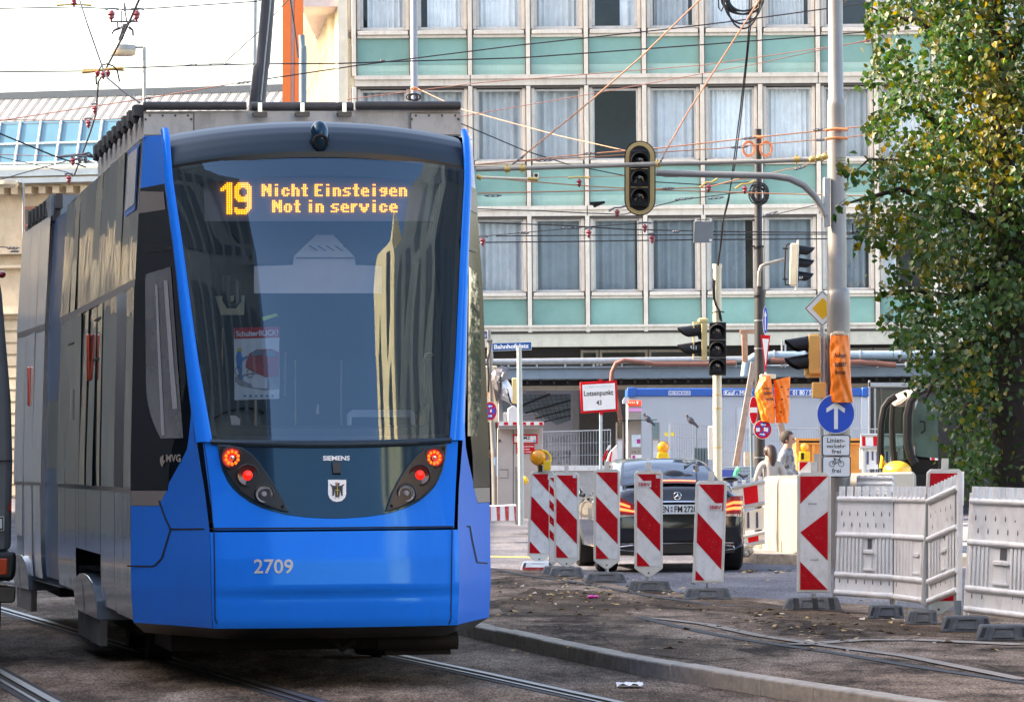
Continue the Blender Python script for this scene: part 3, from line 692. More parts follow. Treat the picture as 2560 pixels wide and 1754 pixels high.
M_redled = M('red_led', (.9, .05, .01), .3, emit=(1, .045, .004), estr=1.9)
M_redglass = M('red_lens', (.28, .006, .006), .12, coat=1)
M_chrome = M('chrome', (.75, .75, .74), .06, 1.0, var=.02)
M_led = M('amber_led', (1, .45, .02), .4, emit=(1.0, .31, .004), estr=1.2)
M_dispbk = M('display_back', (.20, .20, .24), .5, var=.05, scale=2)
M_orl = M('orange_marker_lens', (.62, .06, .008), .2, coat=1, var=.1)
M_silver = M('silver_lettering', (.52, .52, .53), .35, .3)
M_white = M('white_lettering', (.85, .86, .88), .4)
M_red = M('sign_red', (.60, .008, .016), .4, spec=.12, var=.06, dirt=.15, dcol=(.3, .05, .05))
TH = R(9.6); CT, ST = math.cos(TH), math.sin(TH); D0 = 26.2; X0 = P(841, 1245, D0).x
LN = 1.25
def T(a, b, z): return Vector((X0 + a * CT - b * ST, D0 + a * ST + b * CT, z))
LV = [(.20, .735, .13, .04), (.26, .745, .085, -.02), (.32, .75, .06, -.05), (.44, .753, .055, -.06), (.475, .755, .06, -.055), (.52, .756, .05, -.085), (.70, .757, .06, -.075), (.86, .758, .095, -.03),
      (.88, .758, .10, -.028), (1.1, .775, .17, .02), (1.41, .815, .25, .085), (1.9, .855, .40, .22), (2.6, .905, .60, .42), (3.04, .945, .73, .57), (3.2, .95, .78, .63), (3.32, .95, .84, .70), (3.42, .95, 1.0, .88)]
def lv(z, i): return interp([(r[0], r[i]) for r in LV], z)
def Wz(z): return interp([(.2, 1.13), (.5, 1.15), (1.3, 1.145), (2.4, 1.11), (3.35, 1.05)], z)
def Bz(a, z):   # depth of the nose surface at lateral a, height z
    p, bp, bc = lv(z, 1), lv(z, 2), lv(z, 3); aa = abs(a)
    if aa <= p: return bc + (bp - bc) * (aa / p) ** 2.3
    w = Wz(z); t = min(1.0, (aa - p) / (w - p)); return bp + (LN - bp) * (t ** .92)
def SF(a, z, o=0.0):
    e = .01; b = Bz(a, z)
    da = (Bz(a + e, z) - Bz(a - e, z)) / (2 * e); dz = (Bz(a, z + e) - Bz(a, z - e)) / (2 * e)
    n = Vector((-da, 1, -dz)).normalized(); q = Vector((a, b, z)) - n * o
    return T(q.x, q.y, q.z)
def unproj(px, py):
    a, z = (px - 830) / 405.0, 1.3 + (1145 - py) / 405.0
    for _ in range(14):
        q = T(a, Bz(a, z), z); r = q - Vector((0, 0, EYE))
        x = HX + F * (r.x * CR - r.z * SR) / r.y; y = HY - F * (r.x * SR + r.z * CR) / r.y
        a += (px - x) / F * r.y * .8; z -= (py - y) / F * r.y * .9
    return a, z
def N(px, py, o=.004): a, z = unproj(px, py); return SF(a, z, o)
TR = thing('tram', 'blue low floor tram seen from its tail, out of service, red lamps lit', 'tram', T(0, 0, ZT))
def patch(name, mat, fl, fr_, zb, zt_, nu, nv, parent=TR, o=0.0, zdrop=0.0):
    m_ = MB()
    def fn(u, v):
        z = lerp(zb, zt_, v); a = lerp(fl(z), fr_(z), u); return SF(a, z - zdrop * (a / .95) ** 2, o)
    m_.grid(fn, nu, nv); return m_.build(name, mat, parent)
P1 = lambda z: lv(z, 1)
SW = lambda z: interp([(1.41, .088), (1.9, .062), (2.6, .042), (3.04, .034), (3.4, .03)], z)
PI = lambda z: P1(z) - SW(z)
ZB, ZG, ZW, ZTOP = .285, .873, 1.41, 3.19
# bumper, lower body
m_ = MB()
m_.grid(lambda u, v: (lambda z: SF(lerp(-1, 1, u) * (P1(z) + .002), z))(lerp(ZB, ZG - .006, v)), 40, 24); m_.build('bumper', M_blue, TR)
CT_ = [(0, .943), (.08, .945), (.2, .953), (.3, .967), (.37, .985), (.45, 1.01), (.52, 1.045), (.58, 1.09), (.62, 1.13), (.65, 1.175), (.675, 1.235), (.69, 1.30), (.70, 1.40), (.735, 1.41), (.80, 1.41)]
def Cz(a): return interp(CT_, abs(a))
AS = sorted(set([-x for x, _ in CT_] + [x for x, _ in CT_] + [k * .06 for k in range(-12, 13)]))
AS = [a for a in AS if abs(a) <= .76]
m_ = MB(); nA = len(AS) - 1
m_.grid(lambda u, v: SF(max(-P1(lerp(ZG + .006, Cz(AS[round(u * nA)]), v)), min(P1(lerp(ZG + .006, Cz(AS[round(u * nA)]), v)), AS[round(u * nA)] * (lerp(1, 1.07, v) if abs(AS[round(u * nA)]) > .72 else 1))), lerp(ZG + .006, Cz(AS[round(u * nA)]), v)), nA, 14)
m_.build('rear_body_panel', M_blue, TR)
AM = [a for a in AS if abs(a) <= .70]; nM = len(AM) - 1
ZL = lambda a: 1.395 - .02 * (1 - (a / .7) ** 2)
m_ = MB(); m_.grid(lambda u, v: SF(AM[round(u * nM)], lerp(Cz(AM[round(u * nM)]) + .002, max(ZL(AM[round(u * nM)]), Cz(AM[round(u * nM)]) + .003), v), .001), nM, 12)
m_.build('tail_mask', M_mask, TR)
# windscreen with its opaque edge, trim strip below it
zt_a = lambda a: 3.19 - .075 * (a / .9) ** 2
zb_a = lambda a: 1.425 - .012 * (1 - (a / .7) ** 2)
def ws(u, v, o=0.0, inset=0.0):
    s = lerp(-1, 1, u); z = 2.3
    for _ in range(4): a = s * (PI(z) - inset); z = lerp(zb_a(a) + inset, zt_a(a) - inset * .6, v)
    return SF(s * (PI(z) - inset), z, o)
m_ = MB(); m_.grid(lambda u, v: ws(u, v), 36, 40); m_.build('windscreen', M_front, TR)
m_ = MB()
def ring(w0, w1, o):
    n = 120; lo = []; hi = []
    for k in range(n):
        t = 4 * k / n; s = int(t); f = t - s
        u, v = [(f, 0), (1, f), (1 - f, 1), (0, 1 - f)][s]
        lo.append((u, v))
    for k in range(n):
        a0, a1 = lo[k], lo[(k + 1) % n]
        def q(p, ins):
            return ws(p[0], p[1], o, ins)
        m_.quad(q(a0, w0), q(a1, w0), q(a1, w1), q(a0, w1))
ring(0.0, .03, -.006); 
m_.build('windscreen_seal', M_blk, TR)
m_ = MB(); m_.grid(lambda u, v: ws(lerp(0, .085, u), v, -.012), 4, 30); m_.grid(lambda u, v: ws(lerp(.915, 1, u), v, -.012), 4, 30)
m_.grid(lambda u, v: ws(u, lerp(0, .045, v), -.012), 20, 3); m_.grid(lambda u, v: ws(u, lerp(.93, 1, v), -.012), 20, 3); m_.build('windscreen_edge', M_frit, TR)
m_ = MB(); m_.grid(lambda u, v: SF(lerp(-.735, .735, u), lerp(ZL(lerp(-.735, .735, u)) - .004, zb_a(lerp(-.735, .735, u)) + .002, v), .010 + .012 * math.sin(math.pi * v)), 40, 4); m_.build('trim_strip', M_hood, TR)
# gap lines between the panels
m_ = MB()
def line(px, w=3.2, o=.003, mb=None):
    mm = mb or m_
    for (x0, y0), (x1, y1) in zip(px, px[1:]):
        n = max(1, int(math.hypot(x1 - x0, y1 - y0) / 22)); l = math.hypot(x1 - x0, y1 - y0); nx, ny = -(y1 - y0) / l * w / 2, (x1 - x0) / l * w / 2
        for k in range(n):
            p, q = k / n, (k + 1) / n
            A = (lerp(x0, x1, p), lerp(y0, y1, p)); B = (lerp(x0, x1, q), lerp(y0, y1, q))
            mm.quad(N(A[0] + nx, A[1] + ny, o), N(B[0] + nx, B[1] + ny, o), N(B[0] - nx, B[1] - ny, o), N(A[0] - nx, A[1] - ny, o))
line([(535, 1322), (537, 1440), (538, 1545), (543, 1558)], 3, .004); line([(1130, 1318), (1128, 1440), (1127, 1545), (1122, 1558)], 2.6, .004)
line([(427, 1322), (535, 1321), (840, 1319), (1132, 1316), (1174, 1315)], 4, .004)
line([(502, 1088), (540, 1092)], 4); line([(1112, 1091), (1143, 1088)], 4)
line([(508, 1092), (518, 1160), (527, 1240), (533, 1318)], 2)
line([(398, 1250), (414, 1295), (427, 1322), (405, 1395), (388, 1412), (380, 1415), (318, 1414)], 4); line([(1174, 1315), (1180, 1350), (1192, 1405), (1218, 1407)], 3.5)
m_.build('panel_gap', M_gap, TR, flat=True)
# roof hood above the windscreen, with a row that curls back over the roof
HV = [(3.19, 0), (3.23, .012), (3.28, .04), (3.33, .085), (3.37, .15), (3.40, .25), (3.425, .42), (3.43, .75)]
m_ = MB()
def hood(u, v):
    a = lerp(-.925, .925, u); k = v * (len(HV) - 1); i = min(int(k), len(HV) - 2); f = k - i
    z = lerp(HV[i][0], HV[i + 1][0], f); d = lerp(HV[i][1], HV[i + 1][1], f)
    b = Bz(a, 3.19) + d; zz = z - .078 * (a / .9) ** 2 + .005
    return T(a, b - .006 * (1 - v), zz)
m_.grid(hood, 40, 28); m_.build('roof_hood', M_hood, TR)
line_m = MB(); line_m.grid(lambda u, v: T(lerp(-.925, .925, u), Bz(lerp(-.925, .925, u), 3.19) - .012, 3.193 - .078 * (lerp(-.925, .925, u) / .9) ** 2 + .035 * (v - .5)), 40, 2); line_m.build('hood_edge', M_blk, TR)
# blue pillar strips and upper corner fins
for sgn in (-1, 1):
    m_ = MB(); m_.grid(lambda u, v: SF(sgn * lerp(PI(lerp(ZW, 3.36, v)), P1(lerp(ZW, 3.36, v)) + .012, u), lerp(ZW, 3.36, v), .004 + .018 * math.sin(math.pi * u) ** .7), 8, 40); m_.build('pillar', M_blue, TR)
# cab sides (s=-1 is the viewer's left)
side = {}
for sgn in (-1, 1):
    def SS(t, z, o=0.0): return SF(sgn * lerp(P1(z) + .004, Wz(z), t), z, o)
    tl = lambda z: 0.0
    m_ = MB(); m_.grid(lambda u, v: SS(u, lerp(ZB, 1.02, v)), 10, 18)
    # blue wedge between the lower window corner and the pillar
    m_.grid(lambda u, v: SS(lerp(0, interp([(0, .62), (.25, .45), (.6, .14), (1, .02)], v), u), lerp(1.02, 1.62, v), .001), 6, 12)
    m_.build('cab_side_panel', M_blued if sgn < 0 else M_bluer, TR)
    m_ = MB(); m_.grid(lambda u, v: SS(u, lerp(3.02 - .02 * u, 3.345 - .02 * (1 - u) ** 2, v)), 10, 8); m_.build('corner_fin', M_blue, TR)
    m_ = MB(); m_.grid(lambda u, v: SS(lerp(interp([(0, .62), (.17, .5)], v * .17), 1, u), lerp(1.022, 1.115, v), .002), 6, 3); m_.build('side_strip', M_strip, TR)
    lo = lambda v: interp([(0, .48), (.1, .42), (.25, .2), (.36, .05), (1, .03)], v)
    m_ = MB()
    m_.grid(lambda u, v: SS(lerp(lo(v), 1, u), lerp(1.118, 3.02, v), .002), 8, 30)
    fr_ = m_.build('side_window_frame', M_frit if sgn < 0 else M_fritr, TR)
    # clear pane region: opening set into the dark frame
    m_ = MB()
    m_.grid(lambda u, v: SS(lerp(.13 + .05 * (1 - v), .74 - .22 * (1 - min(1, v * 3)) ** 2, u), lerp(1.44, 2.5 - .03 * u, v), .006), 8, 20)
    m_.build('side_pane', M('smoked_pane_%d' % (sgn + 1), (.13, .135, .14), .05, var=.55, scale=.9, coat=1.0), fr_)
    m_ = MB(); m_.grid(lambda u, v: SS(lerp(.12, .97, u), lerp(2.86, 3.0 - .03 * (1 - u), v), .006), 6, 3); m_.build('sun_band', M_strip, fr_)
    m_ = MB(); m_.grid(lambda u, v: SS(lerp(0, .75, u), 2.605 + .02 * v, .008), 6, 1); m_.build('frame_bar', M_blk, fr_)
    m_ = MB()
    if sgn < 0:
        for (a0, a1, z0_, z1_) in ((.22, .30, 1.62, 2.42), (.45, .5, 1.46, 2.4)): m_.grid(lambda u, v: SS(lerp(a0, a1, u), lerp(z0_, z1_, v), .009), 2, 6)
        m_.build('window_reveal', M_int, fr_)
# closing the nose underneath and corner chamfer
m_ = MB(); As = [(-Wz(ZB) + 2 * Wz(ZB) * k / 30) for k in range(31)]
m_.grid(lambda u, v: (lambda a: SF(a, ZB) + Vector((0, 0, 0)) if v == 0 else T(a * .93, Bz(a, ZB) + .16, ZB - .07))(As[round(u * 30)]), 30, 1)
m_.add([T(a * .93, Bz(a, ZB) + .16, ZB - .07) for a in As] + [T(1.0, 2.2, ZB - .07), T(-1.0, 2.2, ZB - .07)], [tuple(range(33))]); m_.build('nose_underside', M_blk, TR)
# ---- lamps: black pods and three round lamps each
PODL = [(545, 1112), (575, 1113), (605, 1119), (630, 1135), (650, 1158), (672, 1190), (695, 1227), (712, 1258), (722, 1279), (700, 1277), (668, 1265), (635, 1252), (606, 1233), (585, 1208), (568, 1181), (555, 1153), (548, 1130)]
PODR = [(1114, 1110), (1085, 1113), (1060, 1120), (1040, 1138), (1020, 1162), (998, 1194), (980, 1228), (970, 1255), (963, 1277), (985, 1274), (1015, 1263), (1045, 1249), (1070, 1229), (1089, 1207), (1102, 1180), (1110, 1148), (1113, 1128)]
FW = (T(0, -1, 1.2) - T(0, 0, 1.2))
for pod, lamps in ((PODL, [(581, 1145, 24), (620, 1189, 24), (661, 1236, 21)]), (PODR, [(1082, 1145, 22), (1047, 1188, 23), (1014, 1234, 21)])):
    n = len(pod); cxp = sum(p[0] for p in pod) / n; cyp = sum(p[1] for p in pod) / n
    m_ = MB(); K = 7
    m_.add([N(lerp(cxp, x, k / K), lerp(cyp, y, k / K), .016) for k in range(K + 1) for x, y in pod] + [N(x, y, -.01) for x, y in pod],
           [(k * n + i, k * n + (i + 1) % n, (k + 1) * n + (i + 1) % n, (k + 1) * n + i) for k in range(K + 1) for i in range(n)])
    pd = m_.build('tail_lamp_cluster', M_blk, TR)
    m_ = MB()
    for i in range(n):
        a, b = pod[i], pod[(i + 1) % n]; m_.quad(N(a[0], a[1], .017), N(b[0], b[1], .017), N(lerp(b[0], cxp, .06), lerp(b[1], cyp, .06), .020), N(lerp(a[0], cxp, .06), lerp(a[1], cyp, .06), .020))
    m_.build('lamp_cluster_rim', M_hood, pd)
    for li, (lx, ly, rp) in enumerate(lamps):
        c = N(lx, ly, .016); r = rp / 405.0
        m_ = MB(); m_.lathe(c, FW, [(-.005, r * 1.22), (.012, r * 1.2), (.016, r * 1.08), (.006, r)], 26)
        if li == 0:
            bez = m_.build('signal_lamp', M_blk, pd)
            m_ = MB(); m_.lathe(c, FW, [(.004, 1e-4), (.006, r * .6), (.006, r)], 26); m_.build('lens', M_redglass, bez)
            m_ = MB(); m_.lathe(c, FW, [(.028, 1e-4), (.024, r * .22), (.012, r * .34), (.006, r * .36)], 16); m_.build('reflector', M_chrome, bez)
            m_ = MB(); u_ = Vector((CT, ST, 0)); w_ = Vector((0, 0, 1))
            for k in range(10):
                a = 6.283 * k / 10 + .3; q = c + FW * .014 + (u_ * math.cos(a) + w_ * math.sin(a)) * r * .64; m_.ell(q, (r * .15, r * .1, r * .17), 8, 5)
            m_.build('led_ring', M_redled, bez)
        elif li == 1:
            bez = m_.build('stop_lamp', M_blk, pd)
            m_ = MB(); m_.lathe(c, FW, [(.004, r * .55), (.006, r * .8), (.008, r)], 26); m_.disc(c + FW * .003, FW, r); m_.build('lens', M('dark_red_lens%d' % int(lx), (.10, .004, .005), .1, coat=1), bez)
            m_ = MB(); m_.lathe(c, FW, [(.014, 1e-4), (.012, r * .3), (.008, r * .5)], 20); m_.build('lit_centre', M_redlamp, bez)
        else:
            bez = m_.build('reversing_lamp', M_blk, pd)
            m_ = MB(); m_.lathe(c, FW, [(-.02, 1e-4), (-.012, r * .5), (.004, r * .92)], 26); m_.build('reflector', M_chrome, bez)
            m_ = MB(); m_.lathe(c, FW, [(.012, 1e-4), (.010, r * .25), (.0, r * .36), (-.01, r * .4)], 16); m_.lathe(c, FW, [(.008, r * .8), (.013, r * .95), (.006, r)], 22); m_.build('lens_ring', M_int, bez)
    for bx, by in ((pod[0][0] + (9 if pod is PODL else -9), pod[0][1] + 12), (pod[8][0] + (-16 if pod is PODL else 14), pod[8][1] - 12)):
        m_ = MB(); m_.lathe(N(bx, by, .016), FW, [(.006, 1e-4), (.006, .009), (0, .011)], 10); m_.build('screw', M_gap, pd)
# lettering and crest on the mask
m_ = MB(); m_.text('SIEMENS', lambda x, y: N(x, y, .006), 807, 1139, 874, 1151, .035); m_.build('maker_lettering', M_white, TR)
m_ = MB(); pt = [(829, 1157), (851, 1157), (850, 1184), (832, 1184)]; m_.add([N(x, y, .03) for x, y in pt] + [N(x + (1 if x < 840 else -1), y, .0) for x, y in [(827, 1155), (853, 1155), (852, 1186), (830, 1186)]], [(0, 1, 2, 3), (0, 1, 5, 4), (1, 2, 6, 5), (2, 3, 7, 6), (3, 0, 4, 7)]); m_.build('hood_latch', M_blk, TR)
cr = [(820, 1199), (865, 1199), (865, 1235), (862, 1244), (854, 1252), (842, 1254.5), (831, 1252), (823, 1244), (820, 1235)]
m_ = MB(); n = len(cr); m_.add([N(842, 1226, .007)] + [N(x, y, .007) for x, y in cr], [(0, i + 1, (i + 1) % n + 1) for i in range(n)]); cst = m_.build('crest', M_white, TR)
M_crestk = M('crest_black', (.02, .018, .02), .5); M_crestg = M('crest_gold', (.75, .55, .08), .5); M_crests = M('crest_skin', (.7, .32, .22), .5)
def zc(x, y): return (500 + x * .3015, 880 + y * .3015)
m_ = MB()
def cp(pts, o=.010): m_.poly([N(*zc(x, y), o) for x, y in pts])
cp([(1090, 1108), (1125, 1108), (1150, 1108), (1182, 1108), (1180, 1150), (1182, 1195), (1168, 1188), (1160, 1140), (1155, 1200), (1120, 1200), (1117, 1140), (1110, 1188), (1095, 1195), (1096, 1150)])
cp([(1124, 1105), (1120, 1085), (1135, 1078), (1160, 1092), (1148, 1106)])
cp([(1092, 1118), (1075, 1098), (1080, 1094), (1102, 1108)]); cp([(1180, 1118), (1196, 1098), (1191, 1094), (1170, 1108)])
cp([(1128, 1200), (1118, 1212), (1126, 1213), (1134, 1200)]); cp([(1144, 1200), (1154, 1212), (1148, 1214), (1138, 1200)]); m_.build('crest_figure', M_crestk, cst, flat=True)
m_ = MB(); cp([(1126, 1084), (1138, 1080), (1142, 1094), (1130, 1100)], .012); cp([(1074, 1099), (1076, 1091), (1084, 1096)], .012); cp([(1197, 1099), (1196, 1091), (1188, 1096)], .012); m_.build('crest_face', M_crests, cst, flat=True)
m_ = MB(); cp([(1135, 1112), (1139, 1112), (1139, 1190), (1135, 1190)], .012); cp([(1120, 1144), (1154, 1144), (1154, 1148), (1120, 1148)], .012); m_.build('crest_cross', M_crestg, cst, flat=True)
m_ = MB(); m_.text('2709', lambda x, y: N(x, y, .004), 635, 1397, 733, 1433, .012); m_.build('fleet_number', M_silver, TR)
m_ = MB(); m_.text('MVG', lambda x, y: N(x, y, .008), 418, 1135, 455, 1154, .03); m_.poly([N(x, y, .008) for x, y in ((412, 1136), (404, 1142), (402, 1152), (408, 1168), (412, 1158), (416, 1152), (411, 1148))]); m_.build('operator_lettering', M('beige_grey_lettering', (.30, .27, .24), .5), TR)
# roof camera blob
m_ = MB(); c = N(797, 345, .0); m_.ell(c + FW * .03 + Vector((0, 0, .0)), (.062, .075, .105), 22, 14, rot=Matrix.Rotation(TH, 3, 'Z')); m_.ell(c + FW * .01 + Vector((0, 0, -.035)), (.073, .06, .065), 20, 12); rc = m_.build('rear_camera', M_mask, TR)
m_ = MB(); m_.lathe(c + FW * .09 + Vector((0, 0, -.03)), FW + Vector((0, 0, -.35)), [(-.01, .05), (.004, .048), (.008, .04), (.0, .02), (.0, .0)], 20); m_.build('camera_lens', M_gap, rc)
# ---- inside: display, ceiling boxes, seats, rails
def I(px, py, b):   # point inside the tram at depth b that the photograph shows at px,py
    D = D0 + b * CT - .2
    for _ in range(6):
        q = P(px, py, D); a = ((q.x - X0) * CT + (q.y - D0) * ST); bb = -(q.x - X0) * ST + (q.y - D0) * CT; D += (b - bb) / CT
    return P(px, py, D)
BD = .80
disp = MB(); disp.add([I(x, y, BD) for x, y in ((508, 442), (1086, 448), (1084, 553), (512, 553))], [(0, 1, 2, 3)]); dsp = disp.build('route_display', M_dispbk, TR)
disp = MB(); disp.add([I(x, y, BD + .02) for x, y in ((508, 442), (1086, 448), (1084, 553), (512, 553))] + [I(x, y, BD + .3) for x, y in ((508, 442), (1086, 448), (1084, 553), (512, 553))], [(0, 1, 5, 4), (1, 2, 6, 5), (2, 3, 7, 6), (3, 0, 4, 7)]); disp.build('display_housing', M_intd, dsp)
F5 = {'N': "10001 11001 11101 10111 10011 10001 10001", 'i': "010 000 010 010 010 010 010", 'c': "0000 0000 0110 1001 1000 1001 0110", 'h': "1000 1000 1110 1001 1001 1001 1001", 't': "010 010 111 010 010 010 011",
      'E': "1111 1000 1000 1110 1000 1000 1111", 'n': "0000 0000 1110 1001 1001 1001 1001", 's': "0000 0000 0111 1000 0110 0001 1110", 'e': "0000 0000 0110 1001 1111 1000 0111", 'g': "0000 0000 0111 1001 0111 0001 0110",
      'o': "0000 0000 0110 1001 1001 1001 0110", 'r': "000 000 101 110 100 100 100", 'v': "00000 00000 10001 10001 01010 01010 00100", ' ': "0 0 0 0 0 0 0"}
def ledtext(m_, s, x0, y0, x1, y1, rows=7):
    cols = []
    for ch in s:
        g = F5[ch].split(); w = len(g[0])
        out = [[0] * (w + 1) for _ in range(7)]
        for j in range(7):
            for i in range(w):
                if g[j][i] == '1': out[j][i] = 1; out[j][i + 1] = 1
        for i in range(w + 1): cols.append([out[j][i] for j in range(7)])
        cols.append([0] * 7)
    n = len(cols) - 1; pw = (x1 - x0) / n; ph = (y1 - y0) / 7
    for i, col in enumerate(cols):
        for j in range(7):
            if col[j]:
                x, y = x0 + (i + .5) * pw, y0 + (j + .5) * ph; a, b = pw * .44, ph * .44
                m_.add([I(x + a * math.cos(k * 1.0472), y + b * math.sin(k * 1.0472), BD - .012) for k in range(6)], [(0, 1, 2, 3, 4, 5)])
m_ = MB(); ledtext(m_, 'Nicht Einsteigen', 654, 460, 1018, 491); ledtext(m_, 'Not in service', 680, 500, 994, 531)
ONE = ["000111", "001111", "011111", "111111", "110111", "000111"] + ["000111"] * 12 
NINE = ["00111111100", "01111111110", "11111111111", "11110001111", "11100000111", "11100000111", "11100000111", "11110001111", "11111111111", "01111111111", "00111111111", "00000000111", "00000000111", "00000000111", "11000001111", "11111111110", "11111111100", "01111111000"]
for G_, x0, x1 in ((ONE, 551, 581), (NINE, 586, 629)):
    nr, nc = len(G_), len(G_[0]); pw, ph = (x1 - x0) / nc, (536 - 456) / nr
    for j in range(nr):
        for i in range(nc):
            if G_[j][i] == '1':
                x, y = x0 + (i + .5) * pw, 456 + (j + .5) * ph; m_.add([I(x + pw * .42 * math.cos(k * 1.0472), y + ph * .44 * math.sin(k * 1.0472), BD - .012) for k in range(6)], [(0, 1, 2, 3, 4, 5)])
m_.build('display_lettering', M_led, dsp, flat=True, recalc=False)
m_ = MB(); BX = 1.15
m_.add([I(x, y, BX) for x, y in ((735, 640), (790, 587), (833, 587), (885, 640), (890, 662), (955, 665), (955, 733), (635, 733), (635, 665), (732, 662))], tessellate_polygon([[Vector((x, y, 0)) for x, y in ((735, 640), (790, 587), (833, 587), (885, 640), (890, 662), (955, 665), (955, 733), (635, 733), (635, 665), (732, 662))]])); cb = m_.build('ceiling_box', M_intl, TR)
m_ = MB()
for q in range(5): x = 772 + q * 21; m_.add([I(x + dx, y, BX - .01) for dx, y in ((0, 614), (4, 614), (24, 627), (20, 627))], [(0, 1, 2, 3)])
m_.add([I(x, y, BX - .01) for x, y in ((740, 643), (885, 643), (885, 646), (740, 646))], [(0, 1, 2, 3)]); m_.build('ceiling_vent', M_intd, cb)
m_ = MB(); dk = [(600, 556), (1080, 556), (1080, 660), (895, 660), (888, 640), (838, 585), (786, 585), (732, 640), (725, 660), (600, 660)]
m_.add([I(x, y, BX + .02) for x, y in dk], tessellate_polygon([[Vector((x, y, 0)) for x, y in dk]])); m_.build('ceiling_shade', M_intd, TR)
m_ = MB()
for (b0, mat) in ((3.6, 0),): m_.add([T(a, b0, z) for a, z in ((-1.0, .4), (1.0, .4), (1.0, 3.3), (-1.0, 3.3))], [(0, 1, 2, 3)])
m_.add([T(a, b, z) for a, b, z in ((-1.02, 1.3, .9), (-1.02, 3.6, .9), (1.02, 3.6, .9), (1.02, 1.3, .9))], [(0, 1, 2, 3)]); m_.add([T(a, b, z) for a, b, z in ((-.9, .9, 3.28), (-.9, 3.6, 3.28), (.9, 3.6, 3.28), (.9, .9, 3.28))], [(0, 1, 2, 3)])
m_.build('interior_lining', M('interior_blue_grey', (.03, .05, .085), .7, var=.3, scale=1.5), TR)
m_ = MB(); m_.add([I(x, y, .55) for x, y in ((520, 1070), (1110, 1070), (1110, 1110), (520, 1110))], [(0, 1, 2, 3)]); m_.add([I(x, y, b) for x, y, b in ((520, 1070, .55), (1110, 1070, .55), (1090, 1062, 1.2), (540, 1062, 1.2))], [(0, 1, 2, 3)]); m_.build('dashboard', M_intd, TR)
for (pts, w) in (([(556, 820), (555, 1000), (553, 1045)], 2.5), ([(638, 1000), (639, 1075)], 4), ([(853, 900), (853, 1078)], 3), ([(738, 900), (739, 1078)], 2), ([(713, 880), (712, 990)], 2), ([(1061, 1010), (1060, 900), (1064, 884), (1075, 880), (1082, 886), (1076, 894), (1066, 892)], 3)):
    m_ = MB(); m_.tube([I(x, y, 1.5) for x, y in pts], w / 395 * .9, 6); m_.build('grab_rail', M_pole_y, TR)
for pts, mt in (([(868, 1078), (868, 1035), (880, 1024), (1030, 1024), (1038, 1034), (1038, 1070), (1028, 1070), (1026, 1042), (880, 1042), (878, 1078)], M_intl), ([(558, 1078), (558, 1046), (566, 1038), (590, 1038), (600, 1048), (600, 1078)], M_intl), ([(1046, 1065), (1046, 1040), (1056, 1022), (1062, 1022), (1062, 1065)], M('yellow_seat_edge', (.6, .38, .06), .5)), ([(790, 1034), (792, 1012), (797, 1010), (798, 1034)], M('tan_handle', (.5, .36, .24), .5))):
    m_ = MB(); q3 = [I(x, y, 1.7) for x, y in pts]; m_.prism(q3, FW * -.06); m_.build('seat_back', mt, TR)
m_ = MB(); m_.add([I(x, y, 1.3) for x, y in ((538, 740), (612, 738), (610, 787), (552, 787))], [(0, 1, 2, 3)]); m_.build('notice', M('pale_green_notice', (.38, .42, .30), .6), TR)
m_ = MB(); m_.add([I(x, y, 1.28) for x, y in ((545, 752 + 8 * k), (605, 751 + 8 * k), (605, 753 + 8 * k), (545, 754 + 8 * k))], [(0, 1, 2, 3)]) if False else None
m_ = MB(); m_.tube([I(x, y, 1.0) for x, y in ((566, 690), (566, 750), (572, 762), (586, 762), (594, 752), (594, 700))], .025, 8); m_.build('cab_mirror_arm', M_blk, TR)
m_ = MB(); m_.add([I(x, y, .62) for x, y in ((655, 792), (690, 783), (696, 789), (658, 802))], [(0, 1, 2, 3)]); m_.build('hi_vis_strip', M('hi_vis', (.45, .75, .05), .5), TR)
# poster behind the glass
PO = .012
def pf(x, y, o=0.0): a, z = unproj(x, y); return SF(a, z, -.035 + o)
def q4(m_, x0, y0, x1, y1, o=0.0, mi=0, n=3): m_.grid(lambda u, v: pf(lerp(x0, x1, u) , lerp(y1, y0, v) - 4 * ((lerp(x0, x1, u) - 584) / 116), o), n, n, mi)
m_ = MB(); q4(m_, 583, 816, 698, 996, 0, 0, 6); pst = m_.build('poster', M('poster_paper', (.80, .82, .82), .6, var=.03), TR)
m_ = MB(); q4(m_, 584, 816, 698, 843, .003); m_.build('poster_banner', M_red, pst)
m_ = MB(); m_.text('SchulterBLICK!', lambda x, y: pf(x, y - 4 * ((x - 584) / 116), .006), 588, 824, 695, 838, .03); m_.build('poster_lettering', M_white, pst)
M_pred = M('poster_red_car', (.45, .05, .05), .6, var=.3, scale=30); M_pgr = M('poster_grey_road', (.33, .33, .33), .6, var=.2, scale=20)
m_ = MB(); m_.poly([pf(x, y, .003) for x, y in ((585, 938), (640, 925), (697, 935), (697, 968), (660, 972), (600, 962), (585, 950))]); m_.build('poster_road', M_pgr, pst)
m_ = MB(); m_.poly([pf(x, y, .006) for x, y in ((614, 900), (622, 880), (640, 870), (680, 868), (697, 878), (697, 935), (665, 940), (630, 925), (612, 915))]); m_.build('poster_car', M_pred, pst)
m_ = MB(); m_.poly([pf(x, y, .009) for x, y in ((624, 886), (634, 873), (655, 871), (655, 885))]); m_.poly([pf(x, y, .009) for x, y in ((662, 871), (682, 872), (694, 888), (664, 888))]); m_.build('poster_car_window', M('poster_glass', (.16, .25, .3), .4), pst)
m_ = MB(); m_.poly([pf(x, y, .010) for x, y in ((588, 890), (592, 874), (600, 874), (604, 890), (618, 886), (618, 891), (604, 900), (602, 925), (602, 945), (597, 945), (595, 925), (590, 912))]); m_.build('poster_cyclist', M('poster_blue', (.05, .25, .6), .6, var=.3, scale=40), pst)
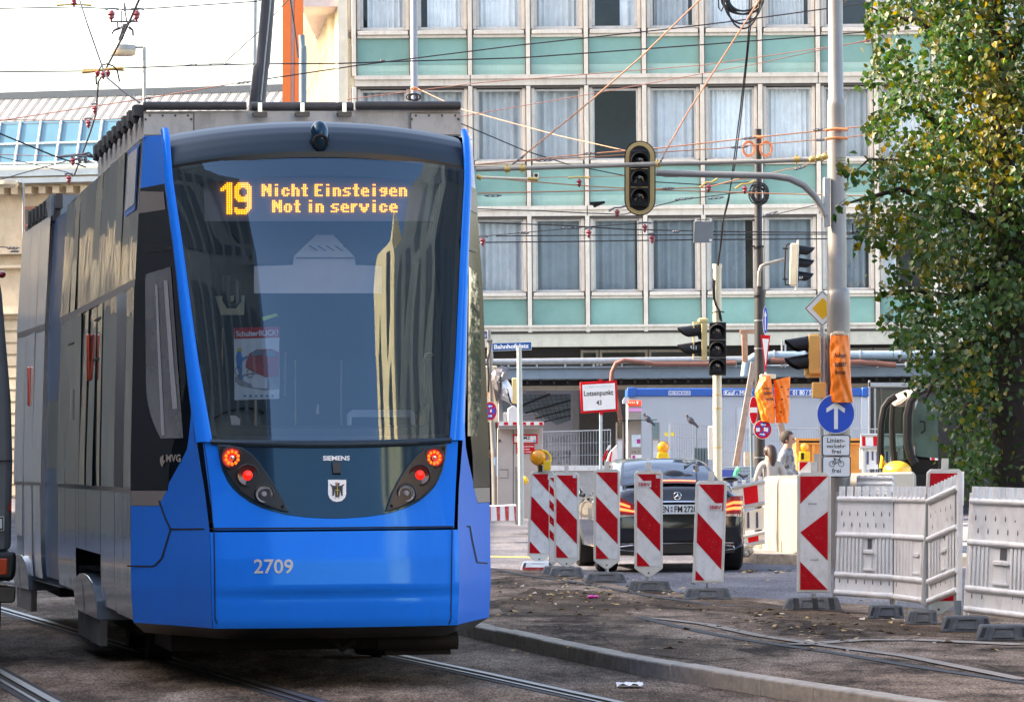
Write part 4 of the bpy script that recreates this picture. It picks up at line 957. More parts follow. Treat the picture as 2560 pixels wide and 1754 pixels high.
m_ = MB(); m_.poly([pf(x, y, .012) for x, y in ((591, 876), (594, 866), (602, 867), (603, 876))]); m_.build('poster_helmet', M('poster_yellow', (.7, .6, .05), .6), pst)
m_ = MB()
for (x, y) in ((594, 925), (624, 930)):
    for k in range(16):
        a, b = 6.283 * k / 16, 6.283 * (k + 1) / 16; m_.quad(*[pf(x + r_ * math.cos(t_), y + 1.3 * r_ * math.sin(t_), .011) for r_, t_ in ((9, a), (9, b), (7.6, b), (7.6, a))])
m_.build('poster_bicycle', M_intd, pst)
m_ = MB()
for q in range(6): m_.poly([pf(x, y, .006) for x, y in ((608 + q * 14, 983), (614 + q * 14, 983), (614 + q * 14, 989), (608 + q * 14, 989))])
m_.build('poster_logo_row', M('poster_logo_blue', (.1, .25, .4), .6), pst)

# ---- flank of the first car
def FL(b, z, o=0.0):  # viewer's left flank, slight bend behind b=7.7
    a = -Wz(z) - o
    if b <= 8.6: return T(a, b, z)
    th2 = R(1.9); db = b - 8.6; return T(a - db * math.sin(th2) * 0.9, 8.6 + db * math.cos(th2), z)
def flank(name, mat, b0, b1, z0, z1, o=0.0, nu=8, nv=10, parent=TR):
    w1, w2 = (rnd.uniform(-.016, .016), rnd.uniform(-.012, .012)) if b1 - b0 < 1.2 else (0, 0)
    m_ = MB(); m_.grid(lambda u, v: FL(lerp(b0, b1, u), lerp(z0, z1, v), o + w1 * (u - .5) + w2 * (v - .5)), nu, nv); return m_.build(name, mat, parent)
Z1 = 3.345
EB = [1.255, 1.9, 2.6, 3.25, 3.9, 4.6, 5.35, 6.1, 6.9, 7.7, 8.55]
for (b0, b1) in [(p + .006, q - .006) for p, q in zip(EB, EB[1:])]:
    flank('side_glazing', M_flank, b0, b1, 1.13, 2.40); flank('upper_side_panel', M_flank, b0, b1, 2.45, Z1)
flank('side_waist_strip', M_strip, 1.255, 8.55, 2.40, 2.45, .002); flank('side_waist_strip', M_strip, 1.255, 8.55, 1.10, 1.13, .002)
for (b0, b1, z0) in ((1.255, 2.6, .30), (2.62, 3.86, .31), (3.88, 6.4, .66), (6.42, 8.55, .33)): flank('skirt_panel', M_skirt, b0, b1, z0, 1.10)
m_ = MB(); m_.grid(lambda u, v: FL(lerp(1.5, 2.35, u), lerp(2.9, 3.33, v), .006), 2, 2); m_.build('roof_side_hatch', M_blued, TR)
m_ = MB(); m_.grid(lambda u, v: FL(lerp(1.56, 2.28, u), lerp(2.94, 3.3, v), .010), 2, 2); m_.build('roof_side_hatch_glass', M_flank2, TR)
# doors' black seal and mirror-dark objects on the side
for b in (1.25, 1.89, 2.6, 3.9, 5.34, 6.1, 7.69, 8.56): 
    m_ = MB(); m_.grid(lambda u, v: FL(b + .012 * u, lerp(.3, Z1, v), .001), 1, 8); m_.build('side_seam', M_gap, TR)
m_ = MB(); m_.grid(lambda u, v: FL(lerp(6.9, 7.05, u), lerp(1.62, 1.85, v), .012), 2, 2); m_.build('marker_lamp', M_orl, TR)
m_ = MB(); q = FL(5.2, 2.05, .008); m_.box(q, (.03, .1, .34), Matrix.Rotation(TH, 3, 'Z')); m_.build('marker_lamp', M_orl, TR, bevel=.015)
for (b, z) in ((4.4, 2.3), (4.6, 2.02), (7.2, 2.2)):
    m_ = MB(); m_.box(FL(b, z, .002), (.012, .62, .014), Matrix.Rotation(TH, 3, 'Z')); m_.build('window_handle', M_blk, TR)
# bogie covers
def bogie(bc, w, zt_, out):
    r = MB(); pts = []
    for k in range(9): a = math.pi * k / 8; pts.append((bc - math.cos(a) * w / 2, zt_ - .16 + .16 * math.sin(a)))
    pts = [(bc - w / 2, .2)] + pts + [(bc + w / 2, .2)]
    q3 = [FL(b, z, out) for b, z in pts]; r.prism(q3, T(1, 0, 0) - T(0, 0, 0)); r.v = r.v
    o = r.build('bogie_cover', M_skirt, TR, bevel=.01)
    r = MB(); q3 = [FL(b, z, out - .02) for b, z in ((bc - w / 2, .198), (bc + w / 2, .198), (bc + w / 2 - .05, .02), (bc - w / 2 + .05, .02))]; r.prism(q3, (T(1, 0, 0) - T(0, 0, 0)) * .05); r.build('bogie_skirt', M('dusty_grey_metal_%d' % int(bc), (.22, .22, .21), .6, .3, dirt=.5), o)
    r = MB(); r.grid(lambda u, v: FL(bc + .1 + .05 * u, lerp(.12, .42, v), out + .004), 1, 3); r.build('drip_mark', M_galv, o)
bogie(5.15, 2.3, .50, .035); 
m_ = MB(); m_.box(T(.05, 5.0, .35), (1.9, 2.2, .5), Matrix.Rotation(TH, 3, 'Z')); m_.build('bogie', M_under, TR)
for b in (4.2, 5.9):
    for a in (-.74, .74):
        m_ = MB(); m_.lathe(T(a, b, ZT + .3), T(1, 0, 0) - T(0, 0, 0), [(-.07, .0), (-.07, .28), (.03, .29), (.07, .32), (.09, .32), (.09, 0)], 24); m_.build('wheel', M_under, TR)
m_ = MB(); m_.box(T(.62, .95, .13), (.42, .14, .12), Matrix.Rotation(TH, 3, 'Z')); m_.tube([T(.35, .8, .16), T(.86, .8, .16)], .055, 12); m_.tube([T(.05, .7, .18), T(.12, .7, .12), T(.2, .7, .18)], .02, 8); m_.build('coupling_gear', M_under, TR)
m_ = MB(); m_.box(T(0, 7.4, .33), (2.0, 1.8, .3), Matrix.Rotation(TH, 3, 'Z')); m_.build('underframe', M_under, TR); m_ = MB(); m_.box(T(-.1, 2.4, .2), (1.5, 1.2, .25), Matrix.Rotation(TH, 3, 'Z')); m_.build('underframe', M_under, TR)
# right flank + roof + back bulk (closing the body)
m_ = MB(); m_.grid(lambda u, v: T(Wz(lerp(.3, Z1, v)), lerp(LN, 8.6, u), lerp(.3, Z1, v)), 6, 10); m_.build('right_side', M_fritr, TR)
m_ = MB(); m_.grid(lambda u, v: T(lerp(-1.05, 1.05, u), lerp(1.45, 8.6, v), 3.345 + .085 * (1 - (2 * u - 1) ** 2)), 12, 3); m_.grid(lambda u, v: T(lerp(-1.05, 1.05, u), lerp(LN - .05, 1.46, v), 3.335 + .08 * (1 - (2 * u - 1) ** 2)), 12, 2); m_.build('roof', M_skirt, TR)
m_ = MB(); m_.add([T(a, 8.6, z) for a, z in ((-1.05, .3), (1.05, .3), (1.05, 3.3), (-1.05, 3.3))], [(0, 1, 2, 3)]); m_.add([T(a, b, .3) for a, b in ((-1.1, 1.2), (1.1, 1.2), (1.1, 8.6), (-1.1, 8.6))], [(0, 1, 2, 3)]); m_.build('rear_bulkhead', M_intd, TR)
M_gang = M('dark_navy_panel', (.004, .06, .20), .2, var=.1, spec=.3, stint=(.3, .6, 1.0))
# ---- second car: blue end, flank whitened for its sky reflection
flank('gangway_side', M_gang, 8.65, 10.0, 1.80, Z1 - .03, -.03); flank('gangway_glass', M_frit, 8.65, 10.0, 1.25, 1.80, -.028); flank('gangway_side', M_gang, 8.65, 10.0, .35, 1.25, -.03)
for (b0, b1) in ((10.03, 10.9), (10.92, 11.8), (11.82, 12.75)):
    flank('side_glazing', M_flank2, b0, b1, 1.13, 2.40); flank('upper_side_panel', M_flank2, b0, b1, 2.45, Z1)
    flank('skirt_panel', M_flank2, b0, b1, (.33, .33, .66)[int((b0 - 10) / .88)], 1.10)
    m_ = MB(); m_.grid(lambda u, v: FL(b1 + .015 * u, lerp(.3, Z1, v), .001), 1, 8); m_.build('side_seam', M_gap, TR)
flank('side_waist_strip', M_strip, 10.03, 12.75, 2.40, 2.45, .002); flank('side_waist_strip', M_strip, 10.03, 12.75, 1.10, 1.13, .002)
bogie(11.9, 1.5, .50, .03)
m_ = MB(); m_.box(FL(11.3, 1.95, .008), (.03, .1, .34), Matrix.Rotation(TH, 3, 'Z')); m_.build('marker_lamp', M_orl, TR, bevel=.015)
m_ = MB(); q = [FL(12.75, .3), FL(12.75, Z1), FL(10.03, Z1), FL(10.03, .3)]; dd = T(2.1, 0, 0) - T(0, 0, 0); m_.add([q[0], q[1], q[1] + dd, q[0] + dd], [(0, 1, 2, 3)]); m_.add([q[1], q[2], q[2] + dd, q[1] + dd], [(0, 1, 2, 3)]); m_.add([q[2] + dd, q[1] + dd, q[0] + dd, q[3] + dd], [(0, 1, 2, 3)]); m_.build('rear_car_body', M_flank2, TR)
m_ = MB(); m_.add([FL(8.5, .3), FL(12.7, .3), FL(12.7, .3) + dd, FL(8.5, .3) + dd], [(0, 1, 2, 3)]); m_.box(FL(11.8, .4, -1.1), (1.7, 1.8, .5), Matrix.Rotation(TH, 3, 'Z')); m_.build('rear_car_underframe', M_under, TR)
# ---- roof equipment
RB = thing; BQ = 2.35
def RF(px, py, b=BQ): return I(px, py, b)
m_ = MB(); f = [(360, 279), (1152, 272), (1152, 340), (360, 345)]; q0 = [RF(x, y) for x, y in f]; bk = T(0, 4.2, 0) - T(0, 0, 0); m_.add(q0 + [p + bk for p in q0], [(0, 1, 2, 3), (0, 4, 5, 1), (0, 3, 7, 4), (1, 5, 6, 2), (4, 7, 6, 5)]); eq = m_.build('roof_equipment_box', M_rwhite, TR)
for (x0, x1) in ((360, 483), (1025, 1151)):
    m_ = MB(); m_.add([RF(x, y, BQ - .02) for x, y in ((x0, 283), (x1, 282), (x1, 336), (x0, 338))], [(0, 1, 2, 3)]); pn = m_.build('bolted_panel', M_rwhite, eq)
    m_ = MB()
    for q in range(4): m_.lathe(RF(x0 + 15 + q * (x1 - x0 - 28) / 3, 289, BQ - .02), FW, [(0, .008), (.006, .007), (.008, 0)], 8)
    for q in (x0 + 4, x1 - 5): m_.lathe(RF(q, 298, BQ - .02), FW, [(0, .009), (.006, .008), (.008, 0)], 8)
    for yy in (282, 337): m_.add([RF(x, y, BQ - .024) for x, y in ((x0, yy), (x1, yy), (x1, yy + 2), (x0, yy + 2))], [(0, 1, 2, 3)])
    m_.add([RF(x, y, BQ - .024) for x, y in ((x1 if x0 < 500 else x0, 282), ((x1 if x0 < 500 else x0) + 3, 282), ((x1 if x0 < 500 else x0) + 3, 338), (x1 if x0 < 500 else x0, 338))], [(0, 1, 2, 3)])
    m_.build('panel_bolt', M_bolt, pn)
for (x0, x1, y0, y1, b) in ((358, 616, 254, 276, BQ - .06), (627, 883, 255, 279, BQ - .02), (889, 1151, 253, 275, BQ - .06)):
    m_ = MB(); n = 10; cy = (y0 + y1) / 2; rr = (y1 - y0) / 2 / 385; A_ = RF(x0, cy, b + rr); B_ = RF(x1, cy, b + rr)
    m_.tube([A_, A_.lerp(B_, .02), A_.lerp(B_, .98), B_], [rr * .9, rr, rr, rr * .9], 16); m_.build('cable_duct', M_rdark, eq)
for x in (650, 756, 861):
    m_ = MB(); m_.add([RF(q, y, BQ - .07) for q, y in ((x - 5, 257), (x + 5, 257), (x + 5, 283), (x - 5, 283))], [(0, 1, 2, 3)]); cl = m_.build('duct_clip', M_chrome, eq)
    m_ = MB(); m_.box(RF(x, 286, BQ - .05), (.09, .06, .03), Matrix.Rotation(TH, 3, 'Z')); m_.ell(RF(x - 15, 285, BQ - .05), (.013, .013, .013), 8, 6); m_.ell(RF(x + 14, 285, BQ - .05), (.013, .013, .013), 8, 6); m_.build('clip_bracket', M_bolt, cl)
for q in range(9):
    b = BQ + .15 + q * .45; m_ = MB(); c = RF(352, 266, BQ) + (T(0, b - BQ, 0) - T(0, 0, 0)); m_.box(c + Vector((0, 0, -.02)), (.08, .2, .07), Matrix.Rotation(TH, 3, 'Z')); m_.tube([c, c + Vector((-.03, 0, -.1))], .022, 8); m_.build('roof_insulator', M_rdark, eq)
m_ = MB(); c = FL(11.4, 3.42, -.45); m_.box(c, (.8, 2.4, .22), Matrix.Rotation(TH, 3, 'Z')); m_.build('rear_roof_box', M_skirt, TR)
for q in range(8): 
    m_ = MB(); c = FL(10.0 + q * .36, 3.46, -.06); m_.box(c, (.06, .22, .12), Matrix.Rotation(TH, 3, 'Z')); m_.tube([c, c + Vector((-.02, 0, -.16))], .03, 8); m_.build('roof_insulator', M_rdark, TR)
# ================================================================ STREET FURNITURE, SIGNS, SIGNALS
M_steel = M('mast_steel', (.25, .24, .225), .42, .35, var=.10, scale=3, dirt=.25, dcol=(.16, .15, .14), dscale=(4, 4, .6))
M_ivory = M('ivory_paint', (.66, .60, .44), .45, var=.06, scale=4, dirt=.25, dcol=(.3, .26, .18))
M_ochre = M('ochre_plastic', (.72, .40, .10), .4, var=.05)
M_sigy = M('signal_cream_yellow', (.72, .58, .26), .4, var=.06)
M_sigblk = M('signal_black', (.008, .008, .009), .45, var=.2, spec=.3)
M_lens = M('dark_signal_lens', (.012, .012, .014), .08, coat=1)
M_gold = M('backplate_ochre', (.52, .36, .14), .4, var=.05)
M_bag = M('orange_tarpaulin', (.86, .19, .008), .45, var=.10, scale=5, transl=.0)
M_sblue = M('sign_blue', (.004, .075, .50), .35, var=.05)
M_swhite = M('sign_white', (.78, .78, .76), .4, var=.04, dirt=.12, dcol=(.5, .48, .44))
M_sblack = M('sign_black', (.015, .015, .016), .5)
M_syel = M('sign_yellow', (.85, .45, .01), .4, var=.04)
M_wood = M('weathered_timber', (.26, .235, .21), .85, var=.25, scale=9, bump=.3, bscale=50, dscale=(8, 8, 1), dirt=.4)
M_rust = M('rusty_timber', (.42, .22, .12), .8, var=.25)
UP = Vector((0, 0, 1)); TOW = Vector((0, -1, 0))
def oval(cx, cy, rx, ry, n=32): return [(cx + rx * math.cos(6.28318 * k / n), cy - ry * math.sin(6.28318 * k / n)) for k in range(n)]
def lamp(parent, c, d, r, L_=None, name='lamp', lensm=None, hood=True):
    d = Vector(d).normalized(); L_ = L_ or r * 1.5; rt = d.cross(UP).normalized()
    m_ = MB(); m_.lathe(c, d, [(-.01, r * 1.08), (.015, r * 1.08), (.015, r * .96)], 24); b = m_.build(name, M_sigblk, parent)
    m_ = MB(); m_.lathe(c, d, [(.012, 1e-4), (.008, r * .5), (-.004, r * .96)], 24); m_.build('lens', lensm or M_lens, b)
    if hood:
        m_ = MB(); K = 22
        def vz(u, v, q=1.0):
            a = lerp(-.55, math.pi + .55, u); ln = L_ * (0.25 + .75 * max(0, math.sin(lerp(.1, math.pi - .1, u))) ** .6)
            return c + (rt * math.cos(a) + UP * math.sin(a)) * r * q * lerp(1.03, 1.0, v) + d * ln * v - UP * (ln * v * .10)
        m_.grid(lambda u, v: vz(u, v, 1.03), K, 4); m_.grid(lambda u, v: vz(u, v, .99), K, 4); m_.grid(lambda u, v: vz(u, 1.0, lerp(.99, 1.03, v)), K, 1); m_.build('visor', M_sigblk, b)
    return b
# ---- big steel mast with bracket arm
DM = 54.0
MS = thing('signal_mast', 'tall thick grey steel mast with a curved bracket arm beside the tree', 'mast', P(2096, 1420, DM))
m_ = MB(); m_.ppost([(2098, 1420), (2096, 760), (2096, 733), (2095, 727), (2093, 720), (2091, 265), (2091, 252), (2090, 245), (2088, -80)], DM, [29, 29, 29, 27, 23.5, 23, 22.5, 18.5, 18], 28); m_.build('pole', M_steel, MS)
m_ = MB()
m_.pp([(2057, 446), (2076, 444), (2076, 566), (2059, 568)], DM - .14, .06); m_.pp([(2060, 443), (2064, 443), (2064, 568), (2060, 568)], DM - .15, .01)
m_.build('bracket_plate', M_galv, MS, bevel=.004, seg=1)
m_ = MB(); m_.ppost([(1640, 432), (1760, 436), (1860, 438), (1930, 440), (1975, 447), (2010, 464), (2038, 492), (2055, 522), (2062, 540)], DM - .16, 8.5, 14); m_.build('bracket_arm', M_steel, MS)
m_ = MB()
for y in (323, 345): m_.ppost([(2063, y + 3), (2092, y - 1), (2119, y + 2)], DM - .15, 3.5, 8)
m_.build('strap', M('orange_strap', (.78, .28, .10), .6), MS)
m_ = MB(); 
for y in (392, 399): m_.pp([(2089, y), (2114, y + 1), (2114, y + 4), (2089, y + 3)], DM - .14, .01)
m_.build('band', M_chrome, MS)
# round-ended signal on the arm
DS = 53.6
TS = thing('traffic_signal', 'round ended three lamp signal with ochre rim hanging on the bracket arm, unlit', 'traffic light', P(1600, 445, DS))
def stadium(cx, y0, y1, w):
    r = w / 2; n = 14; out = []
    for k in range(n + 1): a = math.pi * k / n; out.append((cx + r * math.cos(a), y0 + r - r * math.sin(a)))
    for k in range(n + 1): a = math.pi + math.pi * k / n; out.append((cx + r * math.cos(a), y1 - r - r * math.sin(a)))
    return out
m_ = MB(); m_.pp(stadium(1600, 352, 539, 78), DS, .04); m_.build('backplate', M_sigblk, TS)
m_ = MB(); o_ = stadium(1600, 354.5, 536.5, 72.5); i_ = stadium(1599, 364, 527, 52); n = len(o_)
m_.add([P(x, y, DS - .012) for x, y in o_] + [P(x, y, DS - .012) for x, y in i_], [(k, (k + 1) % n, n + (k + 1) % n, n + k) for k in range(n)]); m_.build('rim', M_gold, TS)
m_ = MB(); m_.pr(1575, 375, 1622, 517, DS - .06, .06); hs = m_.build('housing', M_sigblk, TS, bevel=.01)
for y in (422, 468): m_ = MB(); m_.pr(1577, y - .8, 1620, y + .8, DS - .065, .004); m_.build('housing_joint', M_gold, hs)
for y in (401, 446, 491): lamp(TS, P(1598.5, y, DS - .06), TOW, 20 * DS / F)
# ---- ivory signal post
DI = 60.0
IP = thing('signal_post', 'ivory signal post with open top and black cable wound round it', 'post', P(1794, 1390, DI))
m_ = MB(); m_.ppost([(1795, 1395), (1793, 930), (1793, 672), (1793, 668), (1793, 660)], DI, [11, 11, 10.5, 12, 12], 18); m_.build('pole', M_ivory, IP)
m_ = MB()
for y in (985, 1019, 1117): m_.ppost([(1794, y), (1794, y + 2.5)], DI, 11.8, 14)
m_.build('band', M_ochre, IP); m_ = MB(); m_.pr(1771, 1065, 1783, 1148, DI, .1); m_.build('switch_box', M_swhite, IP, bevel=.01)
m_ = MB(); rs = 12.2 * DI / F
cw = [P(1787, 700, DI - .07), P(1786, 720, DI - .08), P(1787, 748, DI - .08), P(1792, 765, DI - .08), P(1800, 778, DI - .08), P(1803, 795, DI - .07), P(1804, 803, DI - .03)]
m_.tube(cw, .012, 6); m_.tube([p + Vector((-.02, 0, .02)) for p in cw], .010, 6); m_.tube([P(1781, 782, DI - .08), P(1795, 777, DI - .1), P(1810, 780, DI - .06)], .01, 6); m_.build('wound_cable', M('black_cable_b', (.02, .02, .022), .5), IP)
T2 = thing('traffic_signal', 'black three lamp signal facing the viewer on the ivory post, unlit', 'traffic light', P(1794, 870, DI - .15))
m_ = MB(); m_.pr(1773, 805, 1815.5, 938, DI - .16, .05); hb = m_.build('housing', M_sigblk, T2, bevel=.012)
m_ = MB()
for y in (849, 893.5): m_.pr(1774, y - .8, 1815, y + .8, DI - .165, .004)
m_.build('housing_joint', M_steel, hb)
for y in (828, 872, 916): lamp(T2, P(1792.5, y, DI - .16), TOW, 18.5 * DI / F, .16)
T3 = thing('traffic_signal', 'cream yellow two lamp signal numbered 511 with black visors pointing left', 'traffic light', P(1760, 850, DI))
m_ = MB(); m_.pr(1754, 797, 1768, 900, DI - .12, .22); m_.pr(1746, 795, 1771, 806, DI - .13, .2); m_.build('housing', M_sigy, T3, bevel=.02)
m_ = MB(); m_.pr(1733, 804, 1736, 896, DI - .1, .2); m_.pr(1733, 804, 1754, 808, DI - .02, .05); m_.pr(1733, 893, 1754, 896, DI - .02, .05); m_.build('holder', M_sigy, T3)
for y, ch in ((829, None), (872, '511')):
    c = P(1750, y, DI); b = lamp(T3, c, (-1, -.18, -.03), 18 * DI / F, .32)
    if ch: m_ = MB(); m_.ptext('511', 1726, 864, 1741, 874, DI - .125, .02); m_.build('signal_number', M_white, b)
# ---- black post with bracket signal
DB = 69.0
BP = thing('catenary_post', 'black steel post with stepped base section and short bracket arm', 'post', P(1898, 1400, DB))
m_ = MB(); m_.ppost([(1900, 1400), (1899, 735), (1899, 728), (1898, 722), (1897, 622), (1897, 618), (1896, 614), (1895, 323)], DB, [13.5, 13, 13, 11.5, 11, 11, 10, 9], 16); m_.build('pole', M('black_post_paint', (.016, .016, .018), .5, var=.25, dirt=.3, dcol=(.07, .065, .06)), BP)
m_ = MB()
for y in (615, 737): m_.ppost([(1897, y), (1898, y + 6)], DB, 13, 14)
for y in (615, 550): m_.ppost([(1876, y + 2), (1888, y)], DB, 2.2, 6)
m_.build('band', M_sigblk, BP)
m_ = MB()
for y in (800, 870, 1142): m_.ppost([(1899, y), (1899, y + 2)], DB, 14, 14)
m_.build('tape', M_galv, BP)
m_ = MB(); m_.ppost([(1897, 715), (1898, 680), (1903, 666), (1912, 661), (1961, 648)], DB - .1, 4.5, 10); m_.build('bracket_arm', M_steel, BP)
m_ = MB()
for q in range(9):
    r_ = 22 + rnd.uniform(-5, 5); cx_, cy_ = 1897 + rnd.uniform(-4, 4), 484 + rnd.uniform(-6, 6)
    m_.tube([P(cx_ + r_ * .95 * math.cos(t / 18 * 6.283), cy_ + r_ * 1.1 * math.sin(t / 18 * 6.283), DB - .12 - .012 * q) for t in range(19)], .012, 5, cap=False)
m_.build('cable_coil', M('black_cable_c', (.02, .02, .022), .5), BP)
M_ocab = M('orange_cable', (.80, .27, .10), .5)
m_ = MB()
for cx_, cy_ in ((1872, 372), (1915, 372)):
    for q in range(4):
        m_.tube([P(cx_ + (13 + q) * math.cos(t / 14 * 6.283), cy_ + (16 + q * 1.3) * math.sin(t / 14 * 6.283), DB - .1 - .01 * q) for t in range(15)], .010, 5, cap=False)
m_.ppost([(1884, 342), (1908, 343)], DB - .08, 4, 8); m_.build('orange_cable_coil', M_ocab, BP)
T4 = thing('traffic_signal', 'pale three lamp signal seen from the side on the black post, visors pointing right', 'traffic light', P(1985, 660, DB))
m_ = MB(); m_.pp([(1978, 608), (1995, 608), (1991, 713), (1976, 713)], DB - .15, .28); m_.build('housing', M_ivory, T4, bevel=.012)
m_ = MB(); m_.pp([(1996.5, 598), (1998.5, 598), (1994, 725), (1992, 724)], DB - .25, .5); m_.build('backplate', M_galv, T4)
m_ = MB()
m_.ppost([(1976, 610), (1967, 612), (1964, 625), (1962, 690), (1964, 712), (1976, 712)], DB, 2.2, 6); m_.ppost([(1957, 621), (1970, 622)], DB, 2, 6); m_.ppost([(1957, 698), (1970, 698)], DB, 2, 6); m_.build('holder', M_sigblk, T4)
for y in (627, 659, 692):
    c = P(1997 - (y - 627) * .045, y, DB); b = lamp(T4, c, (1, -.12, -.05), 14 * DB / F, .26)
    if y == 692: m_ = MB(); m_.ptext('517', 1998, 691, 2007, 697, DB - .14, .02); m_.build('signal_number', M_white, b)
# ---- ochre signal on the big mast with black visors
T5 = thing('traffic_signal', 'ochre backed two lamp signal with black visors pointing left, left of the orange bag', 'traffic light', P(2035, 890, DM))
m_ = MB(); m_.pr(2022, 835, 2050, 936, DM - .15, .26); m_.pp([(2012, 930), (2066, 932), (2064, 942), (2016, 944)], DM - .1, .2); m_.pr(2012, 920, 2022, 940, DM - .1, .2); m_.build('housing', M_ochre, T5, bevel=.02)
m_ = MB(); m_.pr(2026, 833, 2066, 840, DM - .02, .06); m_.build('holder', M_galv, T5)
for y in (860, 905): lamp(T5, P(2020, y, DM - .04), (-1, -.22, -.04), 19 * DM / F, .30); lamp(T5, P(2020, y + 4, DM + .18), (-1, .1, -.06), 19 * DM / F, .30)
m_ = MB(); m_.ppost([(2060, 837), (2060, 955)], DM - .08, 7, 12); o = m_.build('conduit', M_galv, MS)
m_ = MB(); m_.pp([(2032, 955), (2066, 955), (2066, 995), (2032, 994)], DM - .2, .2); o = m_.build('junction_box', M_ochre, loc=P(2048, 975, DM - .2), bevel=.01); tag(o, 'small ochre junction box below the ochre signal, left of the orange bag', 'junction box')
# ---- orange bags over switched off signals
def bagmesh(name, loc, pts_l, pts_r, D, depth, seed, label, lines):
    """a sack: left and right outlines from the photograph, bulging towards the viewer with creases"""
    r = thing(name, label, 'covered signal', loc)
    rs = random.Random(seed); ph = [rs.uniform(0, 6) for _ in range(6)]
    def sf(u, v, o=0.0):
        y = lerp(pts_l[0][1], pts_l[-1][1], v); xl = interp([(b, a) for a, b in pts_l], y); xr = interp([(b, a) for a, b in pts_r], lerp(pts_r[0][1], pts_r[-1][1], v))
        yy = lerp(y, lerp(pts_r[0][1], pts_r[-1][1], v), u)
        bul = depth * math.sin(math.pi * min(1, max(0, u))) ** .6 * (.75 + .25 * math.sin(math.pi * v))
        cre = .014 * math.sin(7 * u + 9 * v + ph[0]) + .010 * math.sin(17 * u - 13 * v + ph[1]) + .006 * math.sin(31 * v + 11 * u + ph[2]) + .022 * abs(math.sin(4 * (u - v) + ph[3]))
        return P(lerp(xl, xr, u), yy, D - bul - cre * (1 if 0 < u < 1 else .2) - o)
    m_ = MB(); m_.grid(lambda u, v: sf(u, v), 28, 44); m_.grid(lambda u, v: sf(u, v) * 1 if u in (0, 1) else P(0, 0, 1) * 0 + Vector((sf(u, v).x, D + .12, sf(u, v).z)), 10, 20); m_.build('sack', M_bag, r, ang=25)
    for (txt, u0, v0, u1, v1) in lines:
        m_ = MB(); m_.text(txt, lambda a, b: sf(a, b, .012), u0, v0, u1, v1, .015); m_.build('sack_lettering', M_sblack, r)
    return r
bagmesh('bagged_signal', P(2100, 920, DM - .3), [(2077, 838), (2073, 880), (2075, 920), (2077, 960), (2073, 1005)], [(2122, 838), (2126, 880), (2126, 920), (2128, 960), (2133, 1006)], DM - .3, .12, 3,
        'long orange bag over a signal on the grey mast above the blue arrow sign', [('Anlage', .22, .26, .8, .345), ('ausser', .22, .40, .82, .465), ('Betrieb', .26, .52, .76, .58)])
m_ = MB(); m_.pr(2078, 832, 2123, 850, DM - .28, .2); m_.pr(2086, 828, 2110, 836, DM - .3, .22); m_.build('signal_top', M_ivory, bpy.data.objects['bagged_signal'], bevel=.01)
bagmesh('bagged_signal', P(1914, 1000, DB - .4), [(1900, 943), (1887, 980), (1894, 1010), (1904, 1052)], [(1926, 938), (1932, 975), (1936, 1010), (1938, 1058)], DB - .4, .14, 5,
        'orange bag turned towards the viewer on a signal at the black post, printed', [('Anlage', .45, .24, .85, .3), ('ausser', .5, .34, .95, .40), ('Betrieb', .5, .46, 1.0, .52)])
bagmesh('bagged_signal', P(1955, 1000, DB - .3), [(1934, 950), (1936, 990), (1938, 1020), (1940, 1056)], [(1976, 941), (1974, 980), (1973, 1020), (1971, 1057)], DB - .3, .1, 8,
        'darker orange bag seen sideways with round black holes, right of the printed bag', [('Anl', .86, .24, .99, .29), ('auss', .86, .40, .99, .45)])
m_ = MB()
for x, y in ((1954, 967), (1955, 998), (1952, 1029), (1938, 1018)): m_.disc(P(x, y, DB - .47), TOW, .016, 12)
o = m_.build('eyelet', M_sblack, [q for q in bpy.data.objects if q.name == 'bagged_signal.002'][0])
m_ = MB(); m_.pr(1902, 935, 1940, 946, DB - .42, .3); m_.build('signal_top', M_ivory, bpy.data.objects['bagged_signal.001'], bevel=.01)

# ---- traffic signs
def sign_round(name, label, cx, cy, rx, ry, D, face, ring=None, ringw=.1, loc=None):
    r = thing(name, label, 'traffic sign', P(cx, cy, D))
    m_ = MB(); m_.pp(oval(cx, cy, rx, ry, 40), D, .025); m_.build('plate', M_swhite, r)
    m_ = MB(); m_.pp(oval(cx, cy, rx * .955, ry * .955, 40), D - .004); m_.build('face', face, r)
    return r
r = sign_round('mandatory_sign', 'round blue sign with white arrow pointing up on the grey mast', 2089.5, 1034, 48, 50, DM - .32, M_sblue)
m_ = MB(); m_.pp([(2089, 1004), (2113, 1021), (2111, 1032), (2095, 1020), (2095, 1072), (2085, 1072), (2085, 1020), (2066, 1031), (2066, 1020)], DM - .332); m_.build('arrow', M_swhite, r)
r = thing('supplementary_plate', 'white plate reading Linienverkehr frei below the blue arrow sign', 'traffic sign', P(2091, 1113, DM - .33))
def rrect(x0, y0, x1, y1, q=5, n=4):
    out = []
    for cx, cy, a0 in ((x1 - q, y0 + q, 0), (x0 + q, y0 + q, 90), (x0 + q, y1 - q, 180), (x1 - q, y1 - q, 270)):
        for k in range(n + 1): a = math.radians(a0 + (90 * k / n)); out.append((cx + q * math.cos(a), cy - q * math.sin(a)))
    # order counterclockwise starting top right going left
    return out
m_ = MB(); m_.pp(rrect(2055, 1087, 2126, 1139), DM - .33, .012); m_.build('plate', M_sblack, r)
m_ = MB(); m_.pp(rrect(2057.5, 1089, 2123.5, 1137, 4), DM - .334); m_.build('face', M_swhite, r)
m_ = MB()
for t, x0, x1, y0, y1 in (('Linien-', 2068, 2112, 1094, 1106), ('verkehr', 2066, 2113, 1109, 1119), ('frei', 2080, 2102, 1122, 1133)): m_.ptext(t, x0, y0, x1, y1, DM - .338, .006)
